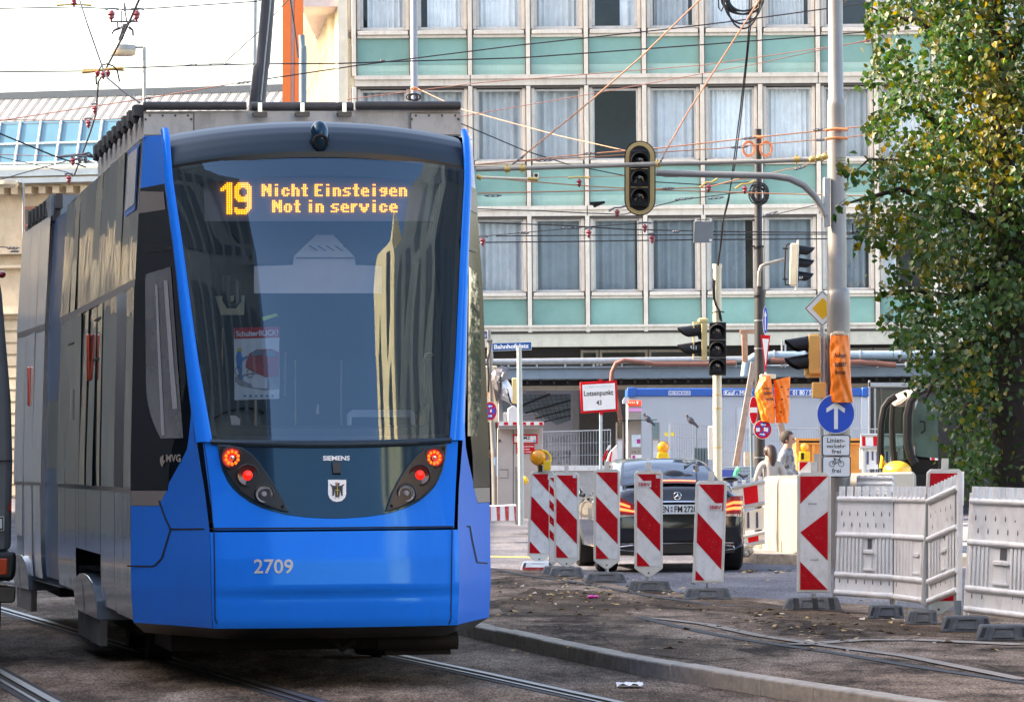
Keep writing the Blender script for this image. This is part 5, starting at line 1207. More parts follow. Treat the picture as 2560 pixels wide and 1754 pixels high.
m_.build('lettering', M_sblack, r)
r = thing('supplementary_plate', 'white plate with bicycle symbol, lowest plate on the grey mast', 'traffic sign', P(2091, 1158, DM - .33))
m_ = MB(); m_.pp(rrect(2056, 1140, 2127, 1192), DM - .33, .012); m_.build('plate', M_sblack, r)
m_ = MB(); m_.pp(rrect(2058, 1142, 2124.5, 1190, 4), DM - .334); m_.build('face', M_swhite, r)
def pline(m_, pts, w, D):
    for (x0, y0), (x1, y1) in zip(pts, pts[1:]):
        l = math.hypot(x1 - x0, y1 - y0) or 1; nx, ny = -(y1 - y0) / l * w / 2, (x1 - x0) / l * w / 2
        m_.add([P(x0 + nx, y0 + ny, D), P(x1 + nx, y1 + ny, D), P(x1 - nx, y1 - ny, D), P(x0 - nx, y0 - ny, D)], [(0, 1, 2, 3)])
m_ = MB(); D_ = DM - .338
for cx_ in (2080.5, 2103): pline(m_, [(cx_ + 6.8 * math.cos(k * .3927), 1159 + 6.8 * math.sin(k * .3927)) for k in range(17)], 1.5, D_)
pline(m_, [(2080.5, 1159), (2087, 1148), (2100, 1148), (2091, 1158), (2086, 1146)], 1.5, D_); pline(m_, [(2091, 1158), (2080.5, 1159)], 1.4, D_); pline(m_, [(2103, 1159), (2098.5, 1144), (2104, 1143)], 1.5, D_); pline(m_, [(2083, 1145), (2090, 1145)], 1.8, D_); m_.ptext('frei', 2080, 1170, 2102, 1181, D_, .006)
m_.build('bicycle_symbol', M_sblack, r)
r = thing('priority_sign', 'diamond shaped white and yellow sign half behind the grey mast', 'traffic sign', P(2057, 771, DM + .35)); D_ = DM + .35
def dia(cx, cy, rx, ry): return [(cx, cy - ry), (cx - rx, cy), (cx, cy + ry), (cx + rx, cy)]
m_ = MB(); m_.pp(dia(2056, 771, 46, 46.5), D_, .015); m_.build('plate', M_swhite, r)
m_ = MB(); o_ = dia(2056, 771, 43.5, 44); i_ = dia(2056, 771, 41, 41.5); m_.add([P(x, y, D_ - .003) for x, y in o_ + i_], [(k, (k + 1) % 4, 4 + (k + 1) % 4, 4 + k) for k in range(4)]); m_.build('border', M_sblack, r)
m_ = MB(); m_.pp(dia(2057, 771, 26.5, 27.5), D_ - .004); m_.build('field', M_syel, r)
m_ = MB(); m_.ppost([(2055, 728), (2057, 1400)], DM + .45, 7, 12); o = m_.build('sign_post', M_galv, loc=P(2056, 1400, DM + .45)); tag(o, 'thin galvanised post of the diamond sign behind the grey mast', 'post')
# narrow (turned) signs on the black post
r = sign_round('mandatory_sign', 'blue round sign turned almost edge on at the black post', 1913.5, 800, 6, 35, DB - .25, M_sblue)
m_ = MB(); m_.pp([(1913, 775), (1917, 790), (1914.5, 790), (1914.5, 825), (1912, 825), (1912, 790), (1910, 790)], DB - .26); m_.build('arrow', M_swhite, r)
r = thing('yield_sign', 'red and white give way triangle turned almost edge on at the black post', 'traffic sign', P(1914, 880, DB - .3)); D_ = DB - .3
m_ = MB(); m_.pp([(1902, 837), (1926, 838), (1914, 932)], D_, .02); m_.build('plate', M_red, r)
m_ = MB(); m_.pp([(1906, 846), (1922, 847), (1914, 914)], D_ - .004); m_.build('face', M_swhite, r)
m_ = MB(); m_.ppost([(1914, 930), (1914, 940)], D_, 3, 8); m_.build('holder', M_galv, r)
r = sign_round('no_entry_sign', 'red no entry sign turned sideways left of the orange bags', 1884, 1025, 10.5, 35, DB - .5, M_red)
m_ = MB(); m_.pr(1875.5, 1018, 1893, 1031, DB - .51, 0); m_.build('bar', M_swhite, r)
def nostop(label, cx, cy, rx, ry, D, rot=0.0, sticker=False):
    r = sign_round('no_stopping_sign', label, cx, cy, rx, ry, D, M_red)
    c_, s_2 = math.cos(rot), math.sin(rot)
    def W_(pts): return [(cx + (x * c_ - y * s_2) * rx, cy + (x * s_2 + y * c_) * ry) for x, y in pts]
    m_ = MB()
    for k in range(4):
        a0 = math.pi / 4 + k * math.pi / 2 + .16; a1 = a0 + math.pi / 2 - .32
        arc = [(.74 * math.cos(lerp(a0, a1, t / 8)), .74 * math.sin(lerp(a0, a1, t / 8))) for t in range(9)]
        mid = math.pi / 2 + k * math.pi / 2; m_.pp(W_(arc + [(.12 * math.cos(mid), .12 * math.sin(mid))]), D - .008)
    m_.build('blue_field', M_sblue, r)
    m_ = MB()
    for sgn in (-1, 1):
        ar = [(-.32, 0), (-.08, -.14), (-.08, -.05), (.3, -.05), (.3, .05), (-.08, .05), (-.08, .14)]
        m_.pp(W_([(x * (1 if sgn < 0 else -1), y + sgn * .5) for x, y in ar]), D - .014)
    m_.build('arrow', M_swhite, r)
    if sticker:
        m_ = MB(); m_.pp(W_([(.12, -.25), (.6, -.2), (.56, .2), (.1, .16)]), D - .014); m_.pp(W_([(-.78, -.1), (-.35, -.15), (-.3, .22), (-.72, .3)]), D - .014); m_.build('sticker', M_swhite, r)
    else:
        m_ = MB(); m_.pp(W_([(.12 + .16 * math.cos(t), -.02 + .16 * math.sin(t)) for t in [k * .628 for k in range(10)]]), D - .016); m_.build('sticker', M_swhite, r)
    return r
nostop('no stopping sign with stickers below the orange bags', 1907, 1073, 22.5, 24, DB - .42, .08, True)
m_ = MB(); m_.ppost([(1877, 1050), (1880, 1210)], DB - .3, 3.5, 10); m_.ppost([(1878, 1085), (1890, 1084)], DB - .3, 2.5, 8); o = m_.build('sign_post', M_slate, loc=P(1880, 1210, DB - .3)); tag(o, 'thin slate post carrying the no entry sign beside the black post', 'post')
# ---- left group: post behind the tram corner, street name post, cabinet
DL = 84.0
LP = thing('signal_post', 'grey stepped signal post next to the tram corner, pale blue band below', 'post', P(1240, 1290, DL))
m_ = MB(); m_.ppost([(1241, 1300), (1240, 1210), (1238, 1135), (1236, 1125), (1234, 1120), (1231, 1060), (1228, 990), (1222, 825)], DL, [11, 11, 10.5, 10, 7.5, 7, 6, 5], 16); m_.build('pole', M_steel, LP)
m_ = MB(); m_.ppost([(1239, 1142), (1240, 1202)], DL, 10.8, 16); m_.build('band', M('pale_blue_film', (.30, .48, .62), .4), LP)
m_ = MB(); m_.ppost([(1222, 840), (1223, 850), (1225, 884), (1226, 895), (1226, 915)], DL - .12, [4, 3, 8, 8, 4], 12); m_.ppost([(1218, 850), (1230, 853)], DL - .14, 5, 8); m_.build('cable_joint', M_steel, LP)
m_ = MB(); m_.tube([P(1229, 850, DL - .2), P(1224, 880, DL - .25), P(1219, 900, DL - .25), P(1222, 940, DL - .2), P(1221, 980, DL - .2)], .02, 6); m_.build('cable', M('black_cable_d', (.02, .02, .022), .5), LP)
m_ = MB(); m_.pr(1204, 914, 1243, 1055, DL + .2, .3); m_.build('signal_head', M_ivory, LP, bevel=.02)
bagmesh('bagged_signal', P(1212, 975, DL - .3), [(1203, 955), (1202, 975), (1204, 990), (1206, 1000)], [(1208, 955), (1219, 985), (1222, 983), (1214, 1000)], DL - .3, .06, 12, 'orange bag peeping out beside the tram corner', [])
r = thing('covered_signal', 'signal wrapped in grey and white plastic foil beside the street name post', 'covered signal', P(1258, 955, DL))
M_foil = M('grey_foil', (.12, .12, .13), .35, var=.3, scale=8); M_foilw = M('white_foil', (.68, .70, .72), .4, var=.12, scale=8)
def crumple(m_, pts, D, dep, seed):
    rs = random.Random(seed); cx_ = sum(p[0] for p in pts) / len(pts); cy_ = sum(p[1] for p in pts) / len(pts); n = len(pts); K = 5
    m_.add([P(lerp(cx_, x, k / K), lerp(cy_, y, k / K), D - dep * math.cos(k / K * 1.57) - rs.uniform(0, dep * .35)) for k in range(K + 1) for x, y in pts], [(k * n + i, k * n + (i + 1) % n, (k + 1) * n + (i + 1) % n, (k + 1) * n + i) for k in range(K) for i in range(n)])
m_ = MB(); crumple(m_, [(1229, 935), (1235, 922), (1248, 916), (1257, 914), (1268, 918), (1274, 926), (1270, 938), (1264, 952), (1255, 950), (1248, 960), (1249, 985), (1251, 1000), (1240, 1003), (1235, 978), (1231, 962), (1228, 950)], DL - .2, .22, 1); m_.build('grey_foil', M_foil, r, ang=15)
m_ = MB(); crumple(m_, [(1250, 950), (1258, 947), (1268, 948), (1276, 960), (1282, 975), (1281, 1000), (1279, 1012), (1266, 1004), (1254, 998), (1250, 985), (1248, 965)], DL - .22, .2, 2); m_.build('white_foil', M_foilw, r, ang=15)
m_ = MB(); m_.pr(1280, 944, 1295, 1008, DL, .3); m_.build('housing', M_sigy, r, bevel=.02)
m_ = MB(); m_.tube([P(1268, 972, DL - .45), P(1272, 990, DL - .45), P(1277, 1005, DL - .42), P(1284, 1012, DL - .3)], .015, 6); m_.build('tie', M_sigblk, r)
m_ = MB(); m_.pp([(1268, 1022), (1282, 1012), (1298, 1022), (1298, 1060), (1270, 1060)], DL - .1, .35); m_.pr(1258, 1030, 1270, 1060, DL, .2); o = m_.build('white_box', M_swhite, loc=P(1282, 1040, DL), bevel=.02); tag(o, 'small white control box on top of the striped cabinet roof', 'control box')
nostop('oval looking no stopping sign beside the tram corner', 1225.5, 1027, 17, 24, DL - .4)
SNP = thing('street_name_post', 'pale green grey tube post in front of the cabinet, holding a street name sign', 'post', P(1300, 1308, 78))
m_ = MB(); m_.ppost([(1303, 1312), (1301, 1062), (1300, 1058), (1298, 868)], 78, [7.5, 7, 7, 6.3], 14); m_.build('pole', M('pale_green_tube', (.40, .44, .41), .5, var=.08, dirt=.2), SNP)
m_ = MB()
for y in (1007, 1026): m_.ppost([(1300, y), (1300, y + 2.5)], 78, 7.4, 12)
m_.build('band', M_galv, SNP)
r = thing('street_sign', 'blue enamel street sign reading Bahnhofplatz', 'street sign', P(1278, 866, 78.1)); D_ = 78.12
def skq(x0, y0, x1, y1, k): return [(x0, y0), (x1, y0 - k * (x1 - x0)), (x1, y1 - k * (x1 - x0)), (x0, y1)]
m_ = MB(); m_.pp(skq(1230, 857, 1329, 877.5, .032), D_, .015); m_.build('plate', M_swhite, r)
m_ = MB(); m_.pp(skq(1231, 858, 1328, 876.5, .032), D_ - .004); m_.build('face', M('enamel_blue', (.01, .10, .30), .3, var=.05), r)
m_ = MB(); m_.ptext('Bahnhofplatz', 1235, 861, 1322, 875.5, D_ - .008, .035, skew=.032); m_.build('lettering', M_white, r)
r = thing('street_sign', 'small blue street sign ending in aße, half hidden by the tram', 'street sign', P(1205, 836, DL + .1)); D_ = DL - .1
m_ = MB(); m_.pr(1178, 828, 1218, 846, D_, .015); m_.build('plate', M('enamel_blue_dark', (.012, .07, .22), .3), r)
m_ = MB(); m_.ptext('straße', 1182, 831, 1216, 843, D_ - .006, .03); m_.build('lettering', M('pale_blue_letters', (.35, .45, .65), .5), r)
# cabinet
M_cab = M('beige_cabinet', (.44, .39, .35), .6, var=.06, scale=3, dirt=.15, dcol=(.25, .22, .2)); DCb = 82.0
r = thing('control_cabinet', 'large beige steel cabinet with red and white striped roof edge', 'cabinet', P(1300, 1292, DCb))
m_ = MB(); m_.pr(1243, 1070, 1357, 1294, DCb, 1.1); m_.build('body', M_cab, r, bevel=.01, seg=1)
m_ = MB(); m_.pp([(1246, 1072), (1350, 1072), (1357, 1053), (1243, 1053)], DCb - .25, 1.4); m_.build('roof', M('cabinet_roof', (.30, .27, .24), .6), r)
m_ = MB(); m_.pp([(1247, 1054), (1359, 1054), (1359, 1062), (1243, 1064)], DCb - .28, .03); ed = m_.build('roof_edge', M_swhite, r)
m_ = MB()
for x0, x1 in ((1260, 1270), (1282, 1292), (1307, 1315), (1326, 1335), (1348, 1357)): m_.pp([(x0, 1055), (x1, 1055), (x1, 1062), (x0, 1062)], DCb - .285)
m_.pp([(1242, 1063), (1246, 1055), (1248, 1055), (1244, 1068)], DCb - .285); m_.build('stripe', M_red, ed)
m_ = MB(); m_.pr(1282.5, 1074, 1284, 1290, DCb - .004, 0); m_.build('door_gap', M_gap, r)
m_ = MB(); m_.pr(1249, 1172, 1271, 1195, DCb - .004, 0); m_.build('flap_recess', M('recess_shadowed', (.22, .19, .17), .7), r); m_ = MB(); m_.pr(1249, 1175, 1269, 1193, DCb - .006, 0); m_.build('flap', M_cab, r)
m_ = MB(); m_.lathe(P(1249, 1101, DCb), TOW, [(.0, .03), (.03, .025), (.03, 0)], 12); m_.build('lock', M_bolt, r)
sg = MB(); sg.pr(1283, 1085, 1344, 1108, DCb - .02, .02); sg = sg.build('cabinet_sign', M_red, r)
m_ = MB(); m_.pr(1286, 1089, 1340, 1105, DCb - .024, 0); m_.build('sign_face', M_swhite, sg)
m_ = MB(); m_.ptext('MZ', 1309, 1090, 1326, 1098, DCb - .028, .015); m_.ptext('Bahnhofplatz', 1305, 1101, 1328, 1103.5, DCb - .028); m_.build('sign_lettering', M_sblack, sg)
m_ = MB(); m_.pr(1333, 1099, 1339, 1104.5, DCb - .028, 0); m_.build('sign_logo', M('light_blue_logo', (.2, .5, .7), .5), sg)
sg = MB(); sg.pr(1291, 1110, 1336, 1133, DCb - .02, .02); sg = sg.build('notice_sign', M_red, r)
m_ = MB(); m_.ptext('Anschlusslaufzeile', 1293, 1113, 1334, 1117, DCb - .024, .02); m_.ptext('Fahrräder', 1303, 1120, 1325, 1124, DCb - .024, .02); m_.ptext('unser Verbot', 1301, 1127, 1329, 1130.5, DCb - .024, .02); m_.build('sign_lettering', M_swhite, sg)
m_ = MB(); m_.pr(1288, 1168, 1296, 1310, 79.0, .08); m_.pr(1287, 1166, 1292, 1185, 78.9, .05); o = m_.build('cable_conduit', M_steel, loc=P(1292, 1310, 79)); tag(o, 'narrow grey cable trunk standing left of the street name post foot', 'cable trunk')
m_ = MB(); m_.lathe(P(1308, 1200, 78.2), (1, -.2, 0), [(0, .075), (.05, .07), (.09, .03), (.09, 0)], 16); o = m_.build('push_button', M('button_yellow', (.85, .5, .02), .4), SNP)
# painted concrete base
r = thing('striped_concrete_block', 'low concrete block painted with worn red and white stripes', 'barrier block', P(1253, 1300, 74))
m_ = MB(); m_.pp([(1190, 1265), (1291, 1261), (1291, 1302), (1190, 1302)], 74, .8); m_.build('body', M_swhite, r, bevel=.02)
M_wornred = M('worn_red_paint', (.50, .04, .04), .6, var=.15, dirt=.6, dcol=(.6, .56, .5), dscale=(3, 3, 3))
for x0, x1 in ((1216, 1227), (1241, 1250), (1262, 1272), (1285, 1290.5)): m_ = MB(); m_.pp([(x0, 1265), (x1, 1265), (x1, 1301), (x0 + 2, 1301)], 74 - .006); m_.build('stripe', M_wornred, r)
# advertising board with a picture of a hall
DA = 110.0
r = thing('advert_board', 'large pale advertising board showing a glass roofed hall, left of the square sign', 'advertising board', P(1376, 1260, DA))
m_ = MB(); m_.pp([(1245, 968), (1448, 965), (1448, 1178), (1245, 1178)], DA, .3); m_.build('frame', M('pale_frame', (.52, .53, .56), .5), r, bevel=.02, seg=1)
m_ = MB(); m_.pr(1255, 975, 1432, 1165, DA - .01, 0); pc = m_.build('picture', M('pale_violet_print', (.58, .60, .70), .6, var=.05, scale=.5), r)
m_ = MB(); m_.ptext('einkaufsbahnhof.de', 1317, 977, 1365, 982, DA - .02, .02); m_.build('lettering', M('grey_print', (.25, .27, .35), .6), pc)
M_pA = M('print_mid_blue', (.26, .34, .40), .6, var=.25, scale=2); M_pB = M('print_dark_steel', (.06, .07, .08), .6, var=.2)
m_ = MB(); m_.pp([(1256, 983), (1427, 985), (1427, 1050), (1392, 1062), (1340, 1030), (1256, 1035)], DA - .014); m_.build('picture_roof', M_pA, pc)
m_ = MB()
for a, b, w in (((1300, 1015), (1375, 985), 6), ((1313, 1032), (1427, 1000), 5), ((1338, 1045), (1427, 1022), 4), ((1360, 1054), (1427, 1038), 3)): pline(m_, [a, b], w, DA - .02)
for q in range(9): pline(m_, [(1310 + q * 13, 985), (1345 + q * 10, 1050)], 1.0, DA - .018)
for q in range(7): pline(m_, [(1305, 1000 + q * 8), (1425, 985 + q * 9)], .8, DA - .018)
m_.build('picture_truss', M_pB, pc)
m_ = MB(); m_.pp([(1345, 1082), (1368, 1090), (1368, 1120), (1345, 1122)], DA - .014); m_.pp([(1378, 1095), (1427, 1086), (1427, 1113), (1378, 1113)], DA - .014); m_.build('picture_gallery', M('print_pale_grey', (.42, .42, .48), .6, var=.35, scale=6), pc)
m_ = MB(); m_.pp([(1375, 1127), (1427, 1125), (1427, 1163), (1300, 1163), (1345, 1135)], DA - .014); m_.build('picture_crowd', M('print_crowd', (.34, .34, .38), .6, var=.75, scale=5), pc)
# square red framed sign
DLo = 80.0
r = thing('guide_point_sign', 'square white sign with red frame reading Lotsenpunkt 43 on a thin post', 'sign', P(1500, 1290, DLo))
m_ = MB(); fr_ = [(1449.5, 955.5), (1542, 950.5), (1544.5, 1027), (1453, 1033.5)]; m_.pp(fr_, DLo, .04); m_.build('frame', M_red, r, bevel=.006, seg=1)
m_ = MB(); fi_ = [(1455.5, 961.5), (1537, 957), (1539, 1021.5), (1458.5, 1027)]; m_.pp(fi_, DLo - .008); m_.build('face', M_swhite, r)
m_ = MB(); m_.ptext('Lotsenpunkt', 1460, 977, 1533, 994, DLo - .014, .012, skew=.05); m_.ptext('43', 1491, 1000, 1504, 1012, DLo - .014, .015, skew=.05); m_.build('lettering', M_sblack, r)
m_ = MB(); m_.ptext('2. S-Bahn-Stammstrecke', 1461, 965, 1530, 970, DLo - .014, .004, skew=.05); m_.build('small_lettering', M('faded_grey_print', (.50, .56, .60), .6), r)
m_ = MB(); m_.pr(1498, 947.5, 1506, 954, DLo - .02, .06); m_.pr(1499, 1028, 1507, 1036, DLo - .02, .06); m_.build('clip', M_red, r)
m_ = MB(); m_.ppost([(1502, 1290), (1502, 1032)], DLo + .06, 4, 10); m_.build('post', M_pipe, r)
# ================================================================ WORKS SITE: beacons, barriers, block, containers, digger
M_bframe = M('beacon_frame', (.68, .65, .59), .5, var=.06, scale=5, dirt=.35, dcol=(.33, .29, .22), dscale=(4, 4, 2))
M_bwhite = M('beacon_white_film', (.74, .74, .73), .35, var=.05, scale=4, dirt=.55, dcol=(.30, .29, .27), dscale=(4, 4, 3))
M_bred = M('beacon_red_film', (.48, .002, .010), .35, spec=.1, var=.08, scale=3, dirt=.10, dcol=(.45, .25, .22), dscale=(6, 6, 5))
M_foot = M('recycled_plastic_foot', (.085, .085, .085), .75, var=.25, scale=9, bump=.2, bscale=60, dirt=.6, dcol=(.2, .19, .175), dscale=(3, 3, 3))
M_footb = M('dark_rubber_foot', (.045, .05, .053), .7, var=.25, scale=9, dirt=.5, dcol=(.15, .145, .135), dscale=(3, 3, 3))
M_sticker = M('sticker', (.66, .62, .62), .5, var=.05)
def clip(poly, a, b, c):   # keep a*x+b*y<=c
    out = []
    for i in range(len(poly)):
        p, q = poly[i], poly[(i + 1) % len(poly)]; fp, fq = a * p[0] + b * p[1] - c, a * q[0] + b * q[1] - c
        if fp <= 0: out.append(p)
        if fp * fq < 0: t = fp / (fp - fq); out.append((p[0] + t * (q[0] - p[0]), p[1] + t * (q[1] - p[1])))
    return out
def foot(parent, x0, x1, y0, y1, D, mat, depth=.42, top=.82):
    w = x1 - x0; cx = (x0 + x1) / 2; h = y1 - y0; m_ = MB(); dl = depth / 2
    a0, a1 = cx - w / 2, cx + w / 2; t0, t1 = cx - w * top / 2, cx + w * top / 2
    B = [P(a0, y1, D - dl), P(a1, y1, D - dl), P(a1, y1, D + dl), P(a0, y1, D + dl)]
    zt_ = P(cx, y0, D).z
    for p in B: p.z = P(cx, y1, D - dl).z
    Tt = [Vector((P(t0, y0, D).x, D - dl * .55, zt_)), Vector((P(t1, y0, D).x, D - dl * .55, zt_)), Vector((P(t1, y0, D).x, D + dl * .55, zt_)), Vector((P(t0, y0, D).x, D + dl * .55, zt_))]
    m_.add(B + Tt, [(0, 1, 5, 4), (1, 2, 6, 5), (2, 3, 7, 6), (3, 0, 4, 7), (4, 5, 6, 7), (0, 1, 2, 3)])
    f = m_.build('foot', mat, parent, bevel=.015)
    def fp(u, v, o=0.0): return (B[0].lerp(B[1], u)).lerp(Tt[0].lerp(Tt[1], u), v) + Vector((0, -o, 0))
    m_ = MB()
    for u0, u1, v0, v1 in ((.04, .13, .25, .85), (.87, .96, .25, .85)): m_.add([fp(u0, v0, .002), fp(u1, v0, .002), fp(u1, v1, .002), fp(u0, v1, .002)], [(0, 1, 2, 3)])
    m_.build('foot_pocket', M_footb if mat is not M_footb else M_gap, f)
    m_ = MB()
    for u0, u1, v0, v1 in ((.28, .72, .22, .28), (.28, .72, .80, .86), (.28, .30, .28, .8), (.70, .72, .28, .8), (.15, .17, .1, .9), (.83, .85, .1, .9)):
        q = [fp(u0, v0), fp(u1, v0), fp(u1, v1), fp(u0, v1)]; m_.prism([p + Vector((0, -.012, 0)) for p in q], (0, .02, 0))
    m_.build('foot_rib', mat, f)
    return f
def beacon(x0, x1, y0, y1, fo, label, kind='s', tilt=0.0, footmat=None, peg=True, stick=None, name='beacon', scale_off=0.0, tip=True, sw=1.0):
    D = GD((fo[0] + fo[1]) / 2, fo[3] - 3, 0.0) ; cx = (x0 + x1) / 2
    r = thing(name, label, 'beacon', P(cx, fo[3], D), 'red and white beacons along the works')
    def sk_(pts): return [(x + tilt * (y - y1), y) for x, y in pts]
    w = x1 - x0
    m_ = MB(); q = w * .10; ol = [(x0, y0 + q), (x0 + q, y0), (x1 - q, y0), (x1, y0 + q), (x1, y1), ]
    if tip: ol += [(cx + w * .09, y1 + w * .30), (cx - w * .09, y1 + w * .30)]
    ol += [(x0, y1)]
    m_.pp(sk_(ol[::-1]), D, .05); b = m_.build('board', M_bframe, r, bevel=.006)
    e = w * .09; rx0, rx1, ry0, ry1 = x0 + e, x1 - e, y0 + e * 1.3, y1 - e * .9
    m_ = MB(); m_.pp(sk_([(rx0, ry0), (rx1, ry0), (rx1, ry1), (rx0, ry1)]), D - .004); m_.build('reflective_face', M_bwhite, b)
    rect = [(rx0, ry0), (rx1, ry0), (rx1, ry1), (rx0, ry1)]; rw = rx1 - rx0; bands = []
    m_ = MB()
    if kind == 's':     # stripes falling to the right:  y - x*1.07
        per = 2.26 * rw; c0 = ry0 - rx0 * 1.07
        for k in range(-1, 5):
            lo = c0 + k * per + .0 - rw * 1.17 * sw ; hi = lo + rw * 1.17 * sw
            pl_ = clip(clip(rect, -1.07, 1, hi), 1.07, -1, -lo)
            if len(pl_) > 2: bands.append(pl_)
    elif kind == 'c':   # chevrons pointing left
        k = rw
        bands = [[(rx0, ry0), (rx1, ry0), (rx0, ry0 + k)], [(rx0, ry0 + (ry1 - ry0) * .495), (rx1, ry0 + (ry1 - ry0) * .31), (rx1, ry0 + (ry1 - ry0) * .745)], [(rx0, ry1 - k * 1.02), (rx1, ry1), (rx0, ry1)]]
    elif kind == 'v':
        bands = [[(rx0, ry0), (rx1, ry0), (rx1, ry0 + rw * .25), (rx0, ry0 + rw * 1.15)], [(rx0, ry0 + 162), (rx1, ry0 + 100), (rx1, ry0 + 185), (rx0, ry0 + 250)], [(rx0, ry1), (rx1, ry1), (rx1, ry1 - rw * .9)]]
    for pl_ in bands: m_.pp(sk_(pl_), D - .008)
    m_.build('red_stripe', M_bred, b)
    if peg: m_ = MB(); m_.pp(sk_([(cx - w * .09, y0 + 1), (cx - w * .09, y0 - w * .3), (cx + w * .09, y0 - w * .3), (cx + w * .09, y0 + 1)]), D, .05); m_.build('peg', M_bframe, r)
    m_ = MB(); m_.ppost([(cx, y1 + 2), (cx, fo[2] + 4)], D + .02, w * .07, 8); m_.build('stem', M_galv, r)
    m_ = MB(); m_.disc(P(cx + tilt * w * .2, y1 + w * .16, D - .004), TOW, w * .035 * D / F, 10); m_.build('bolt', M_bolt, b)
    foot(r, *fo, D, footmat or M_foot)
    rs = random.Random(int(x0))
    if stick:
        for s in stick:
            m_ = MB(); m_.pp(sk_([(s[0], s[1]), (s[2], s[1] - (s[2] - s[0]) * .03), (s[2], s[3]), (s[0], s[3])]), D - .011); st = m_.build('sticker', M_sticker, b)
            if len(s) > 4: m_ = MB(); m_.ptext(s[4], s[0] + 3 + tilt * (s[1] - y1), s[1] + (s[3] - s[1]) * .28, s[2] - 3 + tilt * (s[1] - y1), s[3] - (s[3] - s[1]) * .18, D - .014, .02); m_.build('sticker_lettering', M_bred, st)
    # scuffs
    m_ = MB()
    for _ in range(14):
        x, y = rs.uniform(rx0 + 2, rx1 - 4), rs.uniform(ry0 + 4, ry1 - 6); a, bq = rs.uniform(.4, 1.8), rs.uniform(.4, 2.2); m_.pp(sk_([(x, y), (x + a, y + .3), (x + a * .8, y + bq), (x - .2, y + bq * .7)]), D - .0105)
    m_.build('scuff', M_kerb, b)
    return r, D
r1, DBe = beacon(1318, 1379, 1177, 1387, (1300, 1387, 1402, 1426), 'leaning beacon with a yellow lamp on top and a white and red foot', tilt=-.035, footmat=M_bwhite, peg=False, stick=[(1363, 1184, 1375, 1198)])
m_ = MB(); m_.pp([(1308, 1417), (1382, 1417), (1384, 1425), (1306, 1425)], DBe - .222); m_.build('foot_stripe', M_wornred, r1)
beacon(1372, 1392, 1191, 1405, (1353, 1445, 1414, 1438), 'narrow looking beacon turned sideways, hidden behind the second beacon', peg=False)
beacon(1385, 1448, 1180, 1398, (1371, 1461, 1417, 1443), 'upright beacon with round sticker in the top right corner and small black arrow print', stick=[(1432, 1185, 1441, 1194)])
beacon(1484, 1550, 1172, 1401, (1461, 1568, 1430, 1457), 'beacon in front of the black car left tail lamp, without any sticker')
beacon(1586, 1657, 1176, 1420, (1566, 1681, 1450, 1480), 'beacon covering the car boot with an SBBV sticker near its top', stick=[(1593, 1202, 1628, 1217, 'SBBV'), (1640, 1186, 1650, 1195)])
beacon(1731, 1809, 1201, 1456, (1706, 1830, 1468, 1499), 'most scratched beacon, SBBV sticker in its white band, hiding the car plate end', tilt=-.035, tip=False, stick=[(1764, 1258, 1799, 1275, 'SBBV')])
rb, Dv = beacon(1993, 2077, 1180, 1480, (1955, 2106, 1492, 1526), 'white beacon with red arrow shapes pointing left, on a striped grey foot', kind='c', tip=False)
m_ = MB(); m_.ptext('BEUTLHAUSER', 2021, 1257, 2042, 1260, Dv - .012, .02); m_.ptext('BEUTLHAUSER', 2026, 1397, 2046, 1400, Dv - .012, .02); m_.build('maker_lettering', M_sblack, rb)
m_ = MB(); m_.pp([(2036, 1180), (2036, 1134), (2048, 1134), (2048, 1180)], Dv + .02, .05); m_.build('post', M_galv, rb)
m_ = MB()
for q in (1978, 2025, 2066): m_.pp([(q + 4, 1494), (q + 18, 1494), (q + 22, 1522), (q + 8, 1522)], Dv - .215, .0)
m_.build('foot_recess', M_footb, rb)
beacon(2303, 2392, 1172, 1508, (2262, 2346, 1523, 1561), 'beacon standing between the white barrier panels at the right', kind='v', tilt=-.045)
# warning lamps
M_amb = M('amber_lens', (.95, .36, .01), .25, var=.08, scale=30, coat=.6); M_wyel = M('lamp_yellow', (.85, .52, .01), .4, var=.05)
def warnlamp(label, cx, cy, rr, D, bx, side=1):
    r = thing('warning_lamp', label, 'warning lamp', P(cx, cy + rr * 1.6, D)); s = D / F
    m_ = MB(); c = P(cx, cy, D); m_.lathe(c, (0, -1, 0), [(-.07, rr * s * .5), (-.05, rr * s * .93), (.0, rr * s), (.03, rr * s)], 28); m_.build('shell', M_wyel, r)
    m_ = MB(); m_.lathe(c, (0, -1, 0), [(.075, 1e-4), (.07, rr * s * .4), (.055, rr * s * .75), (.02, rr * s * .97)], 28); m_.build('lens', M_amb, r)
    m_ = MB(); m_.pp(bx, D - .06, .13); m_.build('battery_box', M_wyel, r, bevel=.012)
    return r
r = warnlamp('round yellow warning lamp with carrying handle on the beacon beside the cabinet', 1346, 1143, 20.5, DBe, [(1358, 1152), (1377, 1149), (1377, 1175), (1358, 1176)])
m_ = MB(); m_.tube([P(x, y, DBe - .02) for x, y in ((1355, 1126), (1366, 1129), (1374, 1138), (1377, 1152))], .016, 8); m_.build('handle', M_wyel, r); m_ = MB(); m_.pr(1347, 1162, 1357, 1178, DBe - .05, .08); m_.build('clamp', M_sigblk, r); m_ = MB(); m_.pp([(1343, 1160), (1352, 1162), (1349, 1180), (1345, 1180)], DBe, .05); m_.build('bracket', M_wyel, r)
r = warnlamp('round yellow warning lamp above the roof of the black car', 1657.5, 1117, 15, 66, [(1645, 1130), (1670, 1130), (1674, 1150), (1642, 1150)])
m_ = MB(); m_.ppost([(1658, 1145), (1660, 1335)], 66.05, 6, 8); m_.build('stem', M_galv, r)
